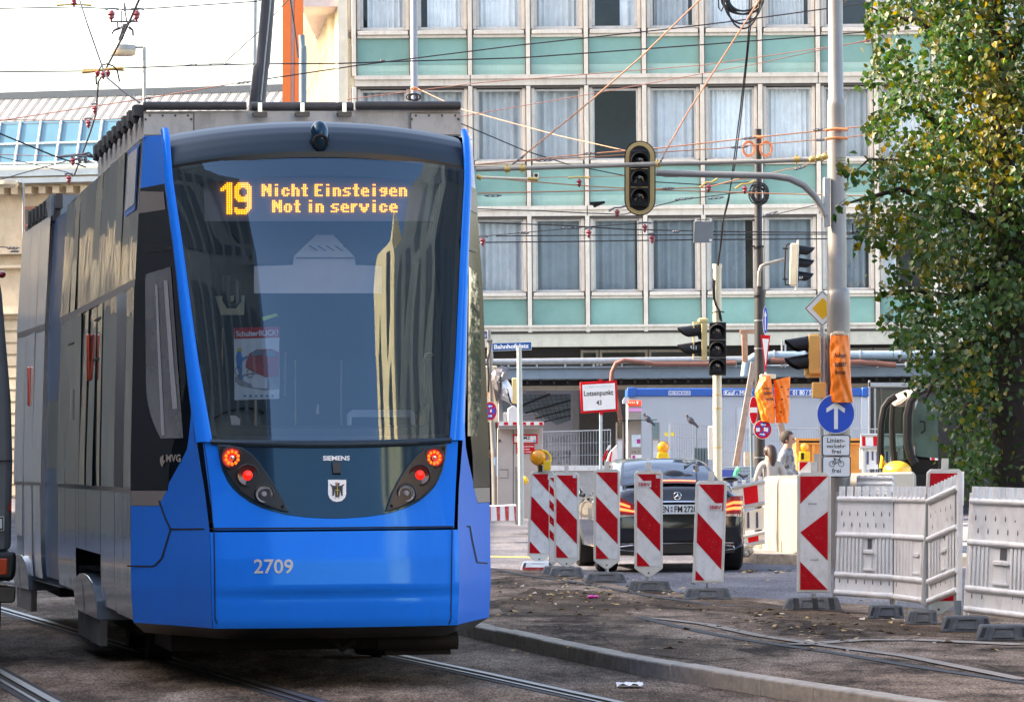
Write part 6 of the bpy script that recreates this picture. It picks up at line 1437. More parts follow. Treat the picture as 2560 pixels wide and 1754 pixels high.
r = warnlamp('yellow warning lamp seen edge on atop a half hidden beacon behind the concrete block', 2011.5, 1117, 11, 72, [(1999, 1128), (2024, 1128), (2025, 1152), (1998, 1152)])
m_ = MB(); m_.pr(2003, 1132, 2010, 1148, 71.9, .02); m_.build('switch', M_sigblk, r)
r = thing('beacon', 'small half hidden beacon behind the concrete block, yellow lamp on it', 'beacon', P(2012, 1290, 72), 'red and white beacons along the works')
m_ = MB(); m_.pr(1997, 1153, 2027, 1290, 72, .05); m_.build('board', M_bframe, r); m_ = MB(); m_.pp([(1999, 1155), (2021, 1155), (1999, 1177)], 71.99); m_.pp([(1999, 1215), (2024, 1190), (2024, 1215), (1999, 1240)], 71.99); m_.build('red_stripe', M_bred, r)
# ---- white plastic barrier panels
M_bar_w = M('barrier_white_plastic', (.82, .82, .81), .5, var=.05, scale=3, dirt=.5, dcol=(.27, .25, .235), dscale=(2.5, 2.5, 1.2))
M_hole = M('barrier_hole', (.10, .10, .11), .8)
def barrier(name, label, TL, TR, BR, BL, D0_, D1_, nteeth, nh, ribs, handle, base):
    r = thing(name, label, 'barrier', P((BL[0] + BR[0]) / 2, max(BL[1], BR[1]) + 20, (D0_ + D1_) / 2), 'white plastic barrier panels')
    def bl(u, v, o=0.0):   # v 0 top .. 1 bottom
        x = lerp(lerp(TL[0], TR[0], u), lerp(BL[0], BR[0], u), v); y = lerp(lerp(TL[1], TR[1], u), lerp(BL[1], BR[1], u), v); return P(x, y, lerp(D0_, D1_, u) - o)
    def bx_(m_, u0, u1, v0, v1, o0, o1):
        q = [bl(u0, v0, o1), bl(u1, v0, o1), bl(u1, v1, o1), bl(u0, v1, o1), bl(u0, v0, o0), bl(u1, v0, o0), bl(u1, v1, o0), bl(u0, v1, o0)]
        m_.add(q, [(0, 1, 2, 3), (4, 7, 6, 5), (0, 4, 5, 1), (1, 5, 6, 2), (2, 6, 7, 3), (3, 7, 4, 0)])
    m_ = MB(); bx_(m_, 0, 1, .10, .995, -.012, .012); pn = m_.build('panel', M_bar_w, r, bevel=.004, seg=1)
    for v in (.115, .44, .80, .965): m_ = MB(); m_.tube([bl(k / 8, v, .018) for k in range(9)], .024, 10); m_.build('rail', M_bar_w, pn)
    m_ = MB()
    for k in range(nteeth):
        u = (k + .5) / nteeth; q = .33 / nteeth
        m_.tube([bl(u, .115, .006), bl(u, .0, .004)], (bl(u + q, 0) - bl(u - q, 0)).length / 2, 8)
    m_.build('comb', M_bar_w, pn)
    m_ = MB()
    for k in range(ribs):
        u = (k + .5) / ribs
        if handle and abs(u - handle) < .11: continue
        bx_(m_, u - .32 / ribs, u + .32 / ribs, .455, .79, .010, .03)
    m_.build('rib', M_bar_w, pn, bevel=.004, seg=1)
    if handle:
        m_ = MB(); bx_(m_, handle - .085, handle + .085, .57, .60, .01, .05); bx_(m_, handle - .085, handle + .085, .735, .755, .01, .045); bx_(m_, handle - .07, handle + .07, .60, .735, .01, .02); m_.build('handle_block', M_bar_w, pn, bevel=.004)
        m_ = MB(); bx_(m_, handle - .01, handle + .065, .47, .56, .010, .016); m_.build('handle_hole', M_hole, pn)
    m_ = MB()
    for vv, nn in ((.25, nh), (.35, nh), (.86, nh)):
        for k in range(nn):
            u = (k + .55 + (.3 if vv == .35 else 0)) / nn
            if u > .97: continue
            du, dv = .011 * 6 / nn, .018; m_.poly([bl(u + du * math.cos(t), vv + dv * math.sin(t) - (dv * .6 if math.sin(t) < -.9 else 0), .0145) for t in [k2 * .628 for k2 in range(10)]])
    m_.build('drop_hole', M_hole, pn)
    for u in (.01, .99): m_ = MB(); m_.tube([bl(u, .05, -.02), bl(u, .99, -.02), bl(u, .99, -.02) - Vector((0, 0, .16))], .022, 10); m_.build('end_tube', M_bar_w if base else M_galv, r)
    return r, bl
Db1 = GD(2090, 1523, 0)
barrier('plastic_barrier', 'left white barrier panel with rust marks, behind the arrow beacon', (2096, 1215), (2233, 1215), (2232, 1499), (2086, 1489), Db1, Db1 - .3, 7, 7, 15, .56, False)
barrier('plastic_barrier', 'white barrier panel between the rust marked panel and the angled panel', (2235, 1215), (2325, 1215), (2320, 1512), (2234, 1500), Db1 - .3, Db1 - 1.0, 8, 7, 11, .62, False)
barrier('plastic_barrier', 'angled white barrier panel rising to the right in front of a beacon', (2320, 1219), (2395, 1184), (2393, 1484), (2321, 1513), 33.3, 32.9, 9, 6, 10, .5, False)
barrier('plastic_barrier', 'large white barrier panel at the right edge of the picture under the tree', (2430, 1215), (2650, 1222), (2642, 1560), (2413, 1532), 32.8, 32.0, 13, 9, 22, .36, True)
barrier('plastic_barrier', 'short white barrier panel lying on the concrete behind the left panel', (2145, 1188), (2232, 1188), (2232, 1235), (2145, 1235), 54, 53.6, 6, 0, 1, None, False)
m_ = MB(); m_.ppost([(2402, 1178), (2401, 1262)], 32.7, 8.5, 12); m_.ppost([(2401, 1262), (2398, 1500)], 32.7, 7, 12); o = m_.build('barrier_post', M_bar_w, loc=P(2399, 1540, 32.7)); tag(o, 'white tube post at the right end of the angled barrier panel', 'post')
m_ = MB(); m_.ppost([(2397, 1500), (2396, 1540)], 32.7, 6.5, 12); m_.build('sleeve', M_slate, o)
for (x0, x1, y0, y1, lab, mt) in ((2168, 2262, 1511, 1546, 'dark foot with open middle under the left barrier panels', M_footb), (2350, 2480, 1538, 1580, 'long dark foot under the white tube post', M_footb), (2438, 2575, 1560, 1602, 'flat dark foot nearest the viewer in the right corner', M_footb)):
    Df = GD((x0 + x1) / 2, y1 - 3, 0); r = thing('barrier_weight', lab, 'barrier weight', P((x0 + x1) / 2, y1, Df), 'dark plastic weights of the barriers'); foot(r, x0, x1, y0, y1, Df, mt)
# ---- concrete block and low barriers near it
M_blk2 = M('pale_concrete_block', (.25, .215, .17), .85, var=.08, scale=3, bump=.2, bscale=40, dirt=.5, dcol=(.24, .20, .16), dscale=(2.5, 2.5, .35))
zb = -.03; Dk = 58.2
def bk(px, D, z): q = P(px, 1145, D); return Vector((q.x, D, z))
r = thing('concrete_block', 'massive pale concrete block lit at its left end, behind the barriers', 'concrete block', bk(2050, Dk, zb))
zf, zk = P(1990, 1197, Dk).z, P(2100, 1178, 63).z
fl = [bk(1990, Dk, zb), bk(2290, Dk, zb), bk(2290, 63, zb), bk(1902, 61.5, zb)]; 
m_ = MB(); tp = [bk(1990, Dk, zf), bk(2290, Dk, zf - .05), bk(2290, 63, zk), bk(1905, 61.5, zk - .05)]
m_.add(fl + tp, [(0, 1, 5, 4), (1, 2, 6, 5), (2, 3, 7, 6), (3, 0, 4, 7), (4, 5, 6, 7)]); m_.build('block', M_blk2, r, bevel=.08, seg=4)
r = thing('concrete_slab', 'grey concrete slab leaning behind the short barrier panel', 'concrete slab', bk(2240, 57.5, .5))
m_ = MB(); m_.pp([(2190, 1183), (2285, 1183), (2285, 1215), (2230, 1232), (2190, 1232)], 57.4, .5); m_.build('slab', M_conc, r, bevel=.01)
M_rubble = M('rubble', (.45, .36, .25), .9, var=.4, scale=6)
for k in range(16):
    px, py = rnd.uniform(1855, 1905), rnd.uniform(1362, 1392); q = G(px, py, -.03); m_ = MB(); s = rnd.uniform(.04, .1); m_.ell(q + Vector((0, 0, s * .5)), (s, s * .8, s * .7), 7, 5, rot=Matrix.Rotation(rnd.uniform(0, 6), 3, 'Z'))
    for v in m_.v: v += Vector((rnd.uniform(-.01, .01), 0, rnd.uniform(-.01, .01)))
    o = m_.build('rubble_stone', M_rubble, loc=q, flat=True); tag(o, 'broken stone in the rubble heap between car and concrete block', 'stone', 'rubble stones by the concrete block')
def board_barrier(name, label, TL, TR, BR, BL, D, reds, posts, comb=0, slots=0, slot_y=None):
    r = thing(name, label, 'barrier', P((BL[0] + BR[0]) / 2, posts[1] if posts else BL[1], D))
    def bl(u, v): return (lerp(lerp(TL[0], TR[0], u), lerp(BL[0], BR[0], u), v), lerp(lerp(TL[1], TR[1], u), lerp(BL[1], BR[1], u), v))
    m_ = MB(); m_.pp([bl(0, 0), bl(1, 0), bl(1, 1), bl(0, 1)], D, .04); b = m_.build('board', M_bwhite, r)
    m_ = MB()
    for a0, a1 in reds: m_.pp([bl(a0, .06), bl(a1, .06), bl(a1 + .02, .94), bl(a0 + .02, .94)], D - .006)
    m_.build('red_field', M_red, b)
    for v_ in (-.03, 1.04): m_ = MB(); m_.tube([P(*bl(0, v_), D), P(*bl(1, v_), D)], .03, 6); m_.build('rail', M_galv, r)
    if comb:
        m_ = MB()
        for k in range(comb): x, y = bl((k + .5) / comb, 0); m_.pp([(x - 4.5, y + 2), (x - 4.5, y - 17), (x + 4.5, y - 17), (x + 4.5, y + 2)], D, .04)
        m_.build('comb', M_swhite, r)
    if posts:
        for x in posts[0]: m_ = MB(); m_.ppost([(x, BL[1] + 2), (x + 4, posts[1])], D + .03, 5, 8); m_.build('leg', M_galv, r)
    return r, bl
r, bl = board_barrier('board_barrier', 'tilted red and white board barrier between car and concrete block', (1808, 1226), (1912, 1205), (1912, 1255), (1812, 1274), 60, [(.08, .14), (.48, .82)], ((1856,), 1366), comb=5)
m_ = MB(); m_.pp([(1850, 1283), (1910, 1268), (1910, 1322), (1850, 1326)], 60.1, .03); m_.build('ribbed_panel', M_swhite, r)
m_ = MB()
for x in (1868, 1890): m_.pp([(x, 1280), (x + 5, 1279), (x + 6, 1318), (x, 1320)], 60.08)
m_.build('slot', M('slot_dark_blue', (.06, .07, .13), .7), r)
board_barrier('board_barrier', 'low red and white board lying near the rubble', (1846, 1345), (1912, 1330), (1912, 1352), (1848, 1366), 59.6, [(.35, .75)], ((1857,), 1385))
r, bl = board_barrier('board_barrier', 'red and white board barrier with slotted lower half, left behind the digger cab', (2152, 1088), (2258, 1088), (2258, 1117), (2150, 1117), 78, [(.03, .11), (.29, .43), (.68, .74)], ((2160, 2250), 1300))
m_ = MB(); m_.pr(2149, 1119, 2258, 1172, 78.05, .05); m_.build('slotted_panel', M_swhite, r)
m_ = MB()
for k in range(9): x = 2155 + k * 12; m_.pp([(x, 1128), (x + 5, 1128), (x + 5, 1160 if k % 2 else 1150), (x, 1160 if k % 2 else 1150)], 78.03)
m_.build('slot', M('slot_violet', (.09, .08, .18), .7), r)
board_barrier('board_barrier', 'red and white board barrier seen through the rear window of the digger cab', (2302, 1088), (2345, 1090), (2345, 1180), (2302, 1180), 78, [(.0, .18), (.6, .8)], None)
# ---- white office containers
DCt = 96.0
M_cwhite = M('container_white', (.50, .54, .58), .5, var=.03, scale=2, dirt=.2, dcol=(.5, .52, .55), dscale=(3, 3, .4)); M_cblue = M('container_blue', (.012, .10, .40), .4, var=.05)
r = thing('site_container', 'long white site container with blue roof rail reading OECON', 'container', P(1870, 1290, DCt))
m_ = MB(); m_.pr(1572, 990, 2170, 1290, DCt, 2.4)
w0 = len(m_.v)
for k in range(96): x = 1578 + k * 6.1; m_.add([P(x, 992, DCt - .02), P(x + 3, 992, DCt - .02), P(x + 3, 1290, DCt - .02), P(x, 1290, DCt - .02)], [(0, 1, 2, 3)])
m_.build('wall', M_cwhite, r)
m_ = MB(); m_.pr(1570, 970, 2172, 990, DCt - .06, 2.5); rr_ = m_.build('roof_rail', M_cblue, r, bevel=.02)
m_ = MB(); m_.pr(1568, 968, 1590, 992, DCt - .1, .3); m_.pr(2155, 968, 2172, 992, DCt - .1, .3); m_.pr(2152, 990, 2170, 1290, DCt - .05, .2, 1); m_.build('corner_casting', [M_cblue, M_cwhite], rr_, bevel=.02)
m_ = MB()
for k, ch in enumerate('OECON'):
    x0 = 1671 + k * 11.2; 
    for a, b in (((x0, 976), (x0 + 10.4, 977)), ((x0, 986.5), (x0 + 10.4, 987.5)), ): m_.pr(a[0], a[1], b[0], b[1], DCt - .07, 0)
    m_.pr(x0, 976, x0 + .9, 987.5, DCt - .07, 0); m_.pr(x0 + 9.5, 976, x0 + 10.4, 987.5, DCt - .07, 0)
    m_.ptext(ch, x0 + 2.4, 978.3, x0 + 8, 985.4, DCt - .07, .01)
m_.ptext('Kauf - Miete', 1812, 976, 1880, 987, DCt - .07, .02); m_.pr(1809, 975, 1810, 988, DCt - .07, 0); m_.pr(1809, 975, 1883, 976, DCt - .07, 0); m_.pr(1809, 987, 1883, 988, DCt - .07, 0)
m_.ptext('\u260e' if False else '01 80 / 50 50', 1982, 975.5, 2052, 987, DCt - .07, .02); m_.pr(1972, 974, 1973, 989, DCt - .07, 0); m_.pr(1972, 974, 2056, 975, DCt - .07, 0); m_.pr(1972, 988, 2056, 989, DCt - .07, 0)
m_.build('lettering', M_white, rr_)
m_ = MB(); m_.pr(1841, 1016, 1880, 1075, DCt - .03, 0); m_.build('notice_frame', M('pale_grey_line', (.45, .48, .52), .5), r); m_ = MB(); m_.pr(1843, 1018, 1878, 1073, DCt - .035, 0); m_.build('notice', M_cwhite, r)
# dark glazed front beside the container, right
r = thing('glazed_door', 'grey framed glass door to the right of the white container', 'door', P(2225, 1290, 100))
m_ = MB()
for x0, x1, y0, y1 in ((2172, 2176, 950, 1290), (2288, 2294, 950, 1290), (2172, 2294, 956, 966), (2186, 2190, 970, 1290)): m_.pr(x0, y0, x1, y1, 100, .15)
m_.build('frame', M_galv, r); m_ = MB(); m_.pr(2190, 975, 2288, 1290, 100.1, .05); m_.build('pane', M('green_black_glass', (.03, .05, .05), .08, coat=1), r); m_ = MB(); m_.ppost([(2203, 970), (2204, 1030)], 99.95, 1.5, 6); m_.build('handle', M_bolt, r)
r = thing('dark_panel_wall', 'dark speckled wall panel behind the square sign post', 'wall panel', P(1500, 1275, 108)); m_ = MB(); m_.pr(1449, 1030, 1556, 1275, 108, .3); m_.build('panel', M_dkwall, r)
# information pillar with glass wings
DP = 88.0
r = thing('phone_pillar', 'slim phone pillar with glowing red top and glass side screens', 'phone pillar', P(1588, 1300, DP))
M_pil = M('pillar_taupe', (.32, .28, .25), .4, var=.05); M_gl2 = glass('screen_glass', (.62, .74, .72), 1.5)
m_ = MB(); m_.pr(1570, 1012, 1604, 1300, DP, .35); m_.build('column', M_pil, r, bevel=.02)
m_ = MB(); m_.pr(1569, 1000, 1604, 1013, DP - .03, .4); m_.build('lit_head', M('lit_red_head', (.9, .05, .02), .4, emit=(1, .05, .02), estr=.3), r, bevel=.02)
m_ = MB(); m_.ptext('T', 1590, 1003, 1597, 1010, DP - .035, .03)
for q in range(4): m_.pr(1571 + q * 4.5, 1004, 1573 + q * 4.5, 1007, DP - .035, 0)
m_.build('head_lettering', M('lit_pale', (1, .8, .7), .4, emit=(1, .7, .5), estr=.25), r)
m_ = MB(); m_.pr(1570, 1020, 1604, 1028, DP - .01, 0); m_.build('pink_band', M('pink', (.75, .32, .62), .4), r)
m_ = MB(); m_.pr(1579, 1086, 1602, 1117, DP - .012, 0); sc2 = m_.build('screen', M('pale_screen', (.55, .66, .72), .2), r); m_ = MB(); m_.pr(1592, 1097, 1601, 1108, DP - .016, 0); m_.build('screen_picture', M('magenta', (.45, .02, .22), .4), sc2)
m_ = MB(); m_.pr(1578, 1136, 1604, 1150, DP - .012, 0); m_.build('keypad_panel', M_swhite, r); m_ = MB(); m_.pr(1581, 1138, 1588, 1147, DP - .016, 0); m_.build('keypad_key', M('magenta_key', (.5, .03, .25), .4), r)
m_ = MB(); m_.ptext('UL 7', 1580, 1127, 1600, 1131, DP - .012, .01); m_.build('pillar_number', M_sblack, r)
m_ = MB(); m_.pp([(1544, 1049), (1645, 1047), (1640, 1051), (1546, 1053)], DP - .3, 1.0); m_.build('glass_roof', M_gl2, r)
for x0, x1 in ((1541, 1558), (1630, 1648)):
    m_ = MB(); m_.pr(x0, 1055, x1, 1300, DP, .02); m_.build('side_screen', M_gl2, r); m_ = MB(); m_.pr(x0 - 1, 1055, x0 + 2, 1300, DP - .02, .06); m_.pr(x1 - 2, 1055, x1 + 1, 1300, DP - .02, .06); m_.pr(x0 + 2, 1096, x1 - 2, 1100, DP - .02, .05); m_.build('screen_frame', M_pil, r)
    m_ = MB(); m_.pr(x0 + 2, 1100, x1 - 2, 1300, DP - .01, .012); m_.build('frosted_panel', M('frosted', (.62, .64, .64), .5), r)
m_ = MB(); m_.pp([(1557, 1000), (1562, 992), (1572, 992), (1572, 1008), (1557, 1008)], DP, .3); m_.build('side_lamp', M_cwhite, r)
# pigeons on the fence
M_pig = M('pigeon_slate', (.055, .06, .075), .6, var=.4, scale=30)
def pigeon(label, x, y, D, s, face):
    q = P(x, y, D); m_ = MB(); m_.ell(q + Vector((0, 0, .07 * s)), (.11 * s, .065 * s, .075 * s), 14, 10, rot=Matrix.Rotation(-.75 * face, 3, 'Y'))
    m_.tube([q + Vector((face * .05, 0, .1)) * s, q + Vector((face * .085, 0, .15)) * s, q + Vector((face * .09, 0, .19)) * s], [.05 * s, .034 * s, .03 * s], 10); m_.ell(q + Vector((face * .095, 0, .195)) * s, (.036 * s, .032 * s, .033 * s), 10, 8)
    m_.tube([q + Vector((-face * .05, 0, .03)) * s, q + Vector((-face * .15, 0, -.06)) * s, q + Vector((-face * .18, 0, -.10)) * s], [.045 * s, .03 * s, .022 * s], 8)
    o = m_.build('pigeon', M_pig, loc=q); tag(o, label, 'pigeon')
    m_ = MB(); m_.tube([q + Vector((face * .12, 0, .19)) * s, q + Vector((face * .15, 0, .182)) * s], [.01 * s, .002], 6); m_.build('beak', M_bolt, o)
    m_ = MB(); m_.tube([q + Vector((0, -.02, .02)) * s, q + Vector((0.0, -.02, -.02)) * s], .006, 5); m_.tube([q + Vector((0, .02, .02)) * s, q + Vector((0.0, .02, -.02)) * s], .006, 5); m_.build('feet', M('pigeon_red', (.4, .08, .06), .6), o)
pigeon('dark pigeon sitting by the glass screen of the phone pillar', 1620, 1054, DP - .5, .8, -1)
pigeon('dark pigeon sitting on the mesh fence in front of the white container', 1727, 1058, 84, .8, -1)
# mesh fence panels
M_mesh = M('fence_galv', (.36, .40, .44), .4, .5)
def mesh_fence(label, x0, x1, ytop0, ytop1, ybot, D, nv, thick=3.2):
    r = thing('mesh_fence', label, 'fence', P((x0 + x1) / 2, ybot, D), 'mesh fence panels round the works')
    m_ = MB(); m_.tube([P(x0, ybot, D), P(x0, ytop0, D), P(x1, ytop1, D), P(x1, ybot, D)], thick / 2 * D / F, 6); m_.build('frame', M_mesh, r)
    m_ = MB(); w = .0055
    for k in range(1, nv): x = lerp(x0, x1, k / nv); yt = lerp(ytop0, ytop1, k / nv); m_.tube([P(x, yt, D), P(x, ybot, D)], w, 3, cap=False)
    for k in range(1, 7): m_.tube([P(x0, lerp(ytop0, ybot, k / 7), D), P(x1, lerp(ytop1, ybot, k / 7), D)], w, 3, cap=False)
    m_.build('mesh', M_mesh, r); return r
mesh_fence('mesh fence panel in front of the advertising board', 1343, 1526, 1080, 1074, 1290, 92, 26, 4)
mesh_fence('mesh fence panel left of the ivory post, a pigeon on it', 1674, 1740, 1058, 1062, 1290, 86, 10, 3)
mesh_fence('mesh fence panel between ivory post and black post', 1743, 1895, 1063, 1070, 1290, 86, 24, 2.6)
mesh_fence('mesh fence panel behind the two walkers', 1897, 2200, 1070, 1072, 1290, 86, 46, 2.6)
r = thing('fence_plates', 'two small yellow tags on the mesh fence', 'tag', P(1671, 1085, 85.9))
for x in (1662, 1677): m_ = MB(); m_.pr(x, 1080, x + 8, 1090, 85.9, .01); m_.build('plate', M('tag_yellow', (.8, .62, .05), .5), r)
for (x0, x1, y0, lab, mt) in ((1735, 1770, 1119, 'blue grey sheet pile board at the fence behind the ivory post', M_pipe), ):
    m_ = MB(); m_.pr(x0, y0, x1, 1290, 85, .06)
    for k in range(5): m_.pr(x0 + k * 7, y0, x0 + 3 + k * 7, 1290, 84.94, .05)
    o = m_.build('sheet_pile', M_slate, loc=P(1752, 1290, 85)); tag(o, lab, 'board')
m_ = MB(); m_.pr(1862, 1130, 1890, 1170, 85.5, .3); o = m_.build('timber_pile', M('pale_timber', (.62, .48, .32), .8, var=.2), loc=P(1876, 1170, 85.5)); tag(o, 'pale timber boards leaning on the fence beside the black post', 'timber')
# leaning timbers
def timber(label, pts, D, w, mat=M_wood):
    a, b = P(*pts[0], D), P(*pts[1], D); d = (b - a).normalized(); s = Vector((d.z, 0, -d.x)).normalized() * w / 2 * D / F; m_ = MB(); m_.prism([a - s, a + s, b + s, b - s], (0, .14, 0))
    o = m_.build('timber_beam', mat, loc=a, bevel=.008); tag(o, label, 'beam'); return o
timber('long weathered timber leaning steeply left of the black post', ((1839, 1170), (1885, 905)), 82, 15)
timber('weathered timber leaning the other way behind the walking man', ((1983, 1175), (1938, 1010)), 82, 15)
timber('short rusty upright timber on top of the canopy', ((1863, 905), (1862, 832)), 100, 14, M_rust)
timber('rusty cross timber capping the short upright', ((1850, 829), (1905, 829)), 100, 9, M_rust)
# orange skip
r = thing('skip_container', 'orange steel skip behind the walkers and the round sign plates', 'skip', P(2070, 1300, 80)); M_skip = M('skip_orange', (.74, .30, .05), .5, var=.1, dirt=.3, dcol=(.35, .16, .06))
m_ = MB(); m_.pr(1993, 1108, 2152, 1300, 80, 2.5); m_.build('body', M_skip, r); m_ = MB(); m_.pr(1989, 1095, 2154, 1101, 79.9, 2.7); m_.pr(1989, 1106, 2154, 1110, 79.92, .1); m_.pr(1990, 1095, 1997, 1134, 79.88, .2)
for x in (2030, 2075, 2120): m_.pr(x, 1110, x + 8, 1300, 79.93, .1)
m_.build('rim', M_skip, r)
m_ = MB(); m_.pr(1998, 1101, 2152, 1106, 79.95, .05); m_.build('rim_shadow_gap', M_gap, r)
# digger
DX = 66.0
r = thing('mini_digger', 'yellow mini digger with rounded glazed cab, half hidden by block and tree', 'excavator', P(2270, 1330, DX))
M_cab2 = M('cab_black', (.010, .010, .011), .5, var=.2, spec=.2); M_cabtop = M('cab_roof_beige', (.34, .30, .25), .5, var=.06); M_digy = M('digger_yellow', (.88, .50, .03), .35, var=.06, coat=.4)
M_cabg = glass('cab_glass', (.20, .30, .27), 1.6)
def arch(m_, pts, D, rp, n=8): m_.ppost(pts, D, rp, n)
m_ = MB(); arch(m_, [(2205, 1172), (2201, 1120), (2203, 1060), (2210, 1020), (2224, 1000), (2240, 990)], DX, 9)
arch(m_, [(2238, 1168), (2232, 1120), (2230, 1060), (2233, 1012)], DX - .3, 8)
arch(m_, [(2288, 1158), (2276, 1140), (2268, 1100), (2268, 1040), (2275, 1005), (2290, 985), (2312, 974), (2340, 972)], DX - .5, 11); m_.build('cab_frame', M_cab2, r)
m_ = MB()
def roof(u, v):
    a = interp([(0, 2222), (.3, 2240), (.6, 2265), (1, 2330)], u); y = interp([(0, 1003), (.3, 985), (.6, 974), (1, 970)], u); a2 = interp([(0, 2236), (.3, 2252), (.6, 2280), (1, 2345)], u); y2 = interp([(0, 1014), (.3, 1008), (.6, 985), (1, 978)], u)
    return P(lerp(a, a2, v), lerp(y, y2, v), lerp(DX + .9, DX - .5, v))
m_.grid(roof, 14, 6)
m_.grid(lambda u, v: P(lerp(2238, 2272, u), lerp(1010 - 22 * u, 1016, v) + 0, DX - .42), 6, 4); m_.build('cab_roof', M_cabtop, r)
m_ = MB(); m_.pp([(2236, 1165), (2233, 1060), (2236, 1014), (2252, 1008), (2264, 1018), (2266, 1100), (2276, 1150)], DX - .35); m_.build('side_window', M_cabg, r)
m_ = MB(); m_.pp([(2292, 1140), (2282, 1090), (2282, 1040), (2294, 1005), (2320, 990), (2345, 988), (2345, 1145)], DX - .48); m_.build('front_window', M('dark_cab_glass', (.06, .095, .08), .10, spec=.12, var=.3, scale=3), r)
m_ = MB(); m_.pp([(2206, 1165), (2205, 1060), (2215, 1025), (2228, 1010), (2226, 1165)], DX + .1); m_.build('rear_window', M_cabg, r)
m_ = MB(); m_.pp([(2238, 1172), (2252, 1152), (2270, 1146), (2345, 1150), (2345, 1185), (2238, 1185)], DX - .3, 1.0); m_.build('lower_body', M_cab2, r)
m_ = MB(); m_.ell(P(2243, 1176, DX - .6), (.22, .3, .15), 18, 12); m_.build('engine_cover', M_digy, r)
m_ = MB(); arch(m_, [(2203, 1170), (2206, 1140), (2212, 1160), (2225, 1168)], DX - .05, 5); m_.build('yellow_sill', M_digy, r)
m_ = MB(); m_.pp([(2290, 1150), (2288, 1120), (2300, 1098), (2318, 1110), (2326, 1150)], DX, .4); m_.build('seat', M_cab2, r)
m_ = MB(); m_.tube([P(2300, 1052, DX - .52), P(2312, 1055, DX - .55), P(2313, 1075, DX - .55), P(2303, 1082, DX - .52)], .015, 6); m_.build('grab_handle', M_cab2, r)
m_ = MB(); m_.pr(2215, 1185, 2345, 1250, DX - .4, 1.2); m_.pr(2205, 1250, 2345, 1325, DX - .5, .4); m_.build('undercarriage', M_cab2, r)
# bicycles and mesh boxes behind the car, right
r = thing('bicycle', 'parked bicycle with green taped handlebar behind the car roof', 'bicycle', P(1835, 1290, 74)); D_ = 74
m_ = MB()
for cx_ in (1812, 1868): m_.tube([P(cx_ + 26 * math.cos(k * .349), 1258 + 26 * math.sin(k * .349), D_) for k in range(19)], .02, 6, cap=False)
m_.build('wheel', M_blk, r)
m_ = MB()
for pts in (((1812, 1258), (1822, 1205), (1862, 1205), (1842, 1255), (1826, 1200)), ((1868, 1258), (1858, 1192)), ((1812, 1258), (1842, 1255))): m_.tube([P(*p, D_) for p in pts], .02, 6)
m_.build('frame', M('bike_blue', (.03, .06, .25), .4), r)
m_ = MB(); m_.tube([P(1858, 1192, D_), P(1845, 1185, D_), P(1832, 1187, D_ - .1)], .02, 6); m_.tube([P(1858, 1192, D_), P(1870, 1188, D_)], .02, 6); m_.build('handlebar', M_blk, r)
m_ = MB(); m_.tube([P(1838, 1190, D_ - .15), P(1840, 1178, D_ - .15), P(1848, 1170, D_ - .15)], [.05, .035, .05], 8); m_.build('green_tape', M('green_tape', (.05, .42, .22), .5), r)
m_ = MB(); m_.box(P(1819, 1182, D_), (.28, .3, .12)); m_.build('basket_bag', M('bag_blue', (.05, .08, .35), .6), r)
m_ = MB(); m_.ell(P(1826, 1198, D_), (.14, .08, .04), 10, 6); m_.build('saddle', M_blk, r)
r = thing('steel_rack', 'stack of blue grey steel mesh grids lying behind the bicycle', 'steel grid', P(1880, 1290, 78))
m_ = MB()
for k in range(7): m_.tube([P(1812, 1168 + k * 9, 78), P(1990, 1163 + k * 9, 78)], .022, 5); m_.tube([P(1812, 1168 + k * 9, 77.5), P(1990, 1164 + k * 9, 77.5)], .022, 5)
for k in range(22): m_.tube([P(1812 + k * 8, 1167, 78), P(1812 + k * 8, 1230, 78)], .012, 4)
m_.build('grid', M_bluegrey, r)
# low white barrier wall and striped tape behind the first beacons
r = thing('low_wall', 'low pale site wall behind the beacons under the advertising board', 'wall', P(1430, 1290, 90)); m_ = MB(); m_.pr(1355, 1163, 1512, 1176, 90, .35, 0); m_.pr(1365, 1176, 1512, 1290, 90.05, .2, 1); m_.build('panel', [M_bwhite, M_galv], r)
r = thing('striped_cover', 'white cover with red and white striped edge behind the square sign post', 'cover', P(1520, 1290, 86)); m_ = MB(); m_.pp([(1512, 1165), (1525, 1130), (1542, 1112), (1545, 1165)], 86, .5); m_.build('cover', M_swhite, r)
m_ = MB(); m_.pp([(1505, 1150), (1515, 1125), (1520, 1125), (1511, 1152)], 85.9, .02, 0); m_.pp([(1515, 1125), (1522, 1112), (1528, 1112), (1521, 1125)], 85.9, .02, 1); m_.pp([(1522, 1153), (1528, 1128), (1531, 1128), (1527, 1155)], 85.9, .02, 0); m_.build('stripe', [M_red, M_swhite], r)
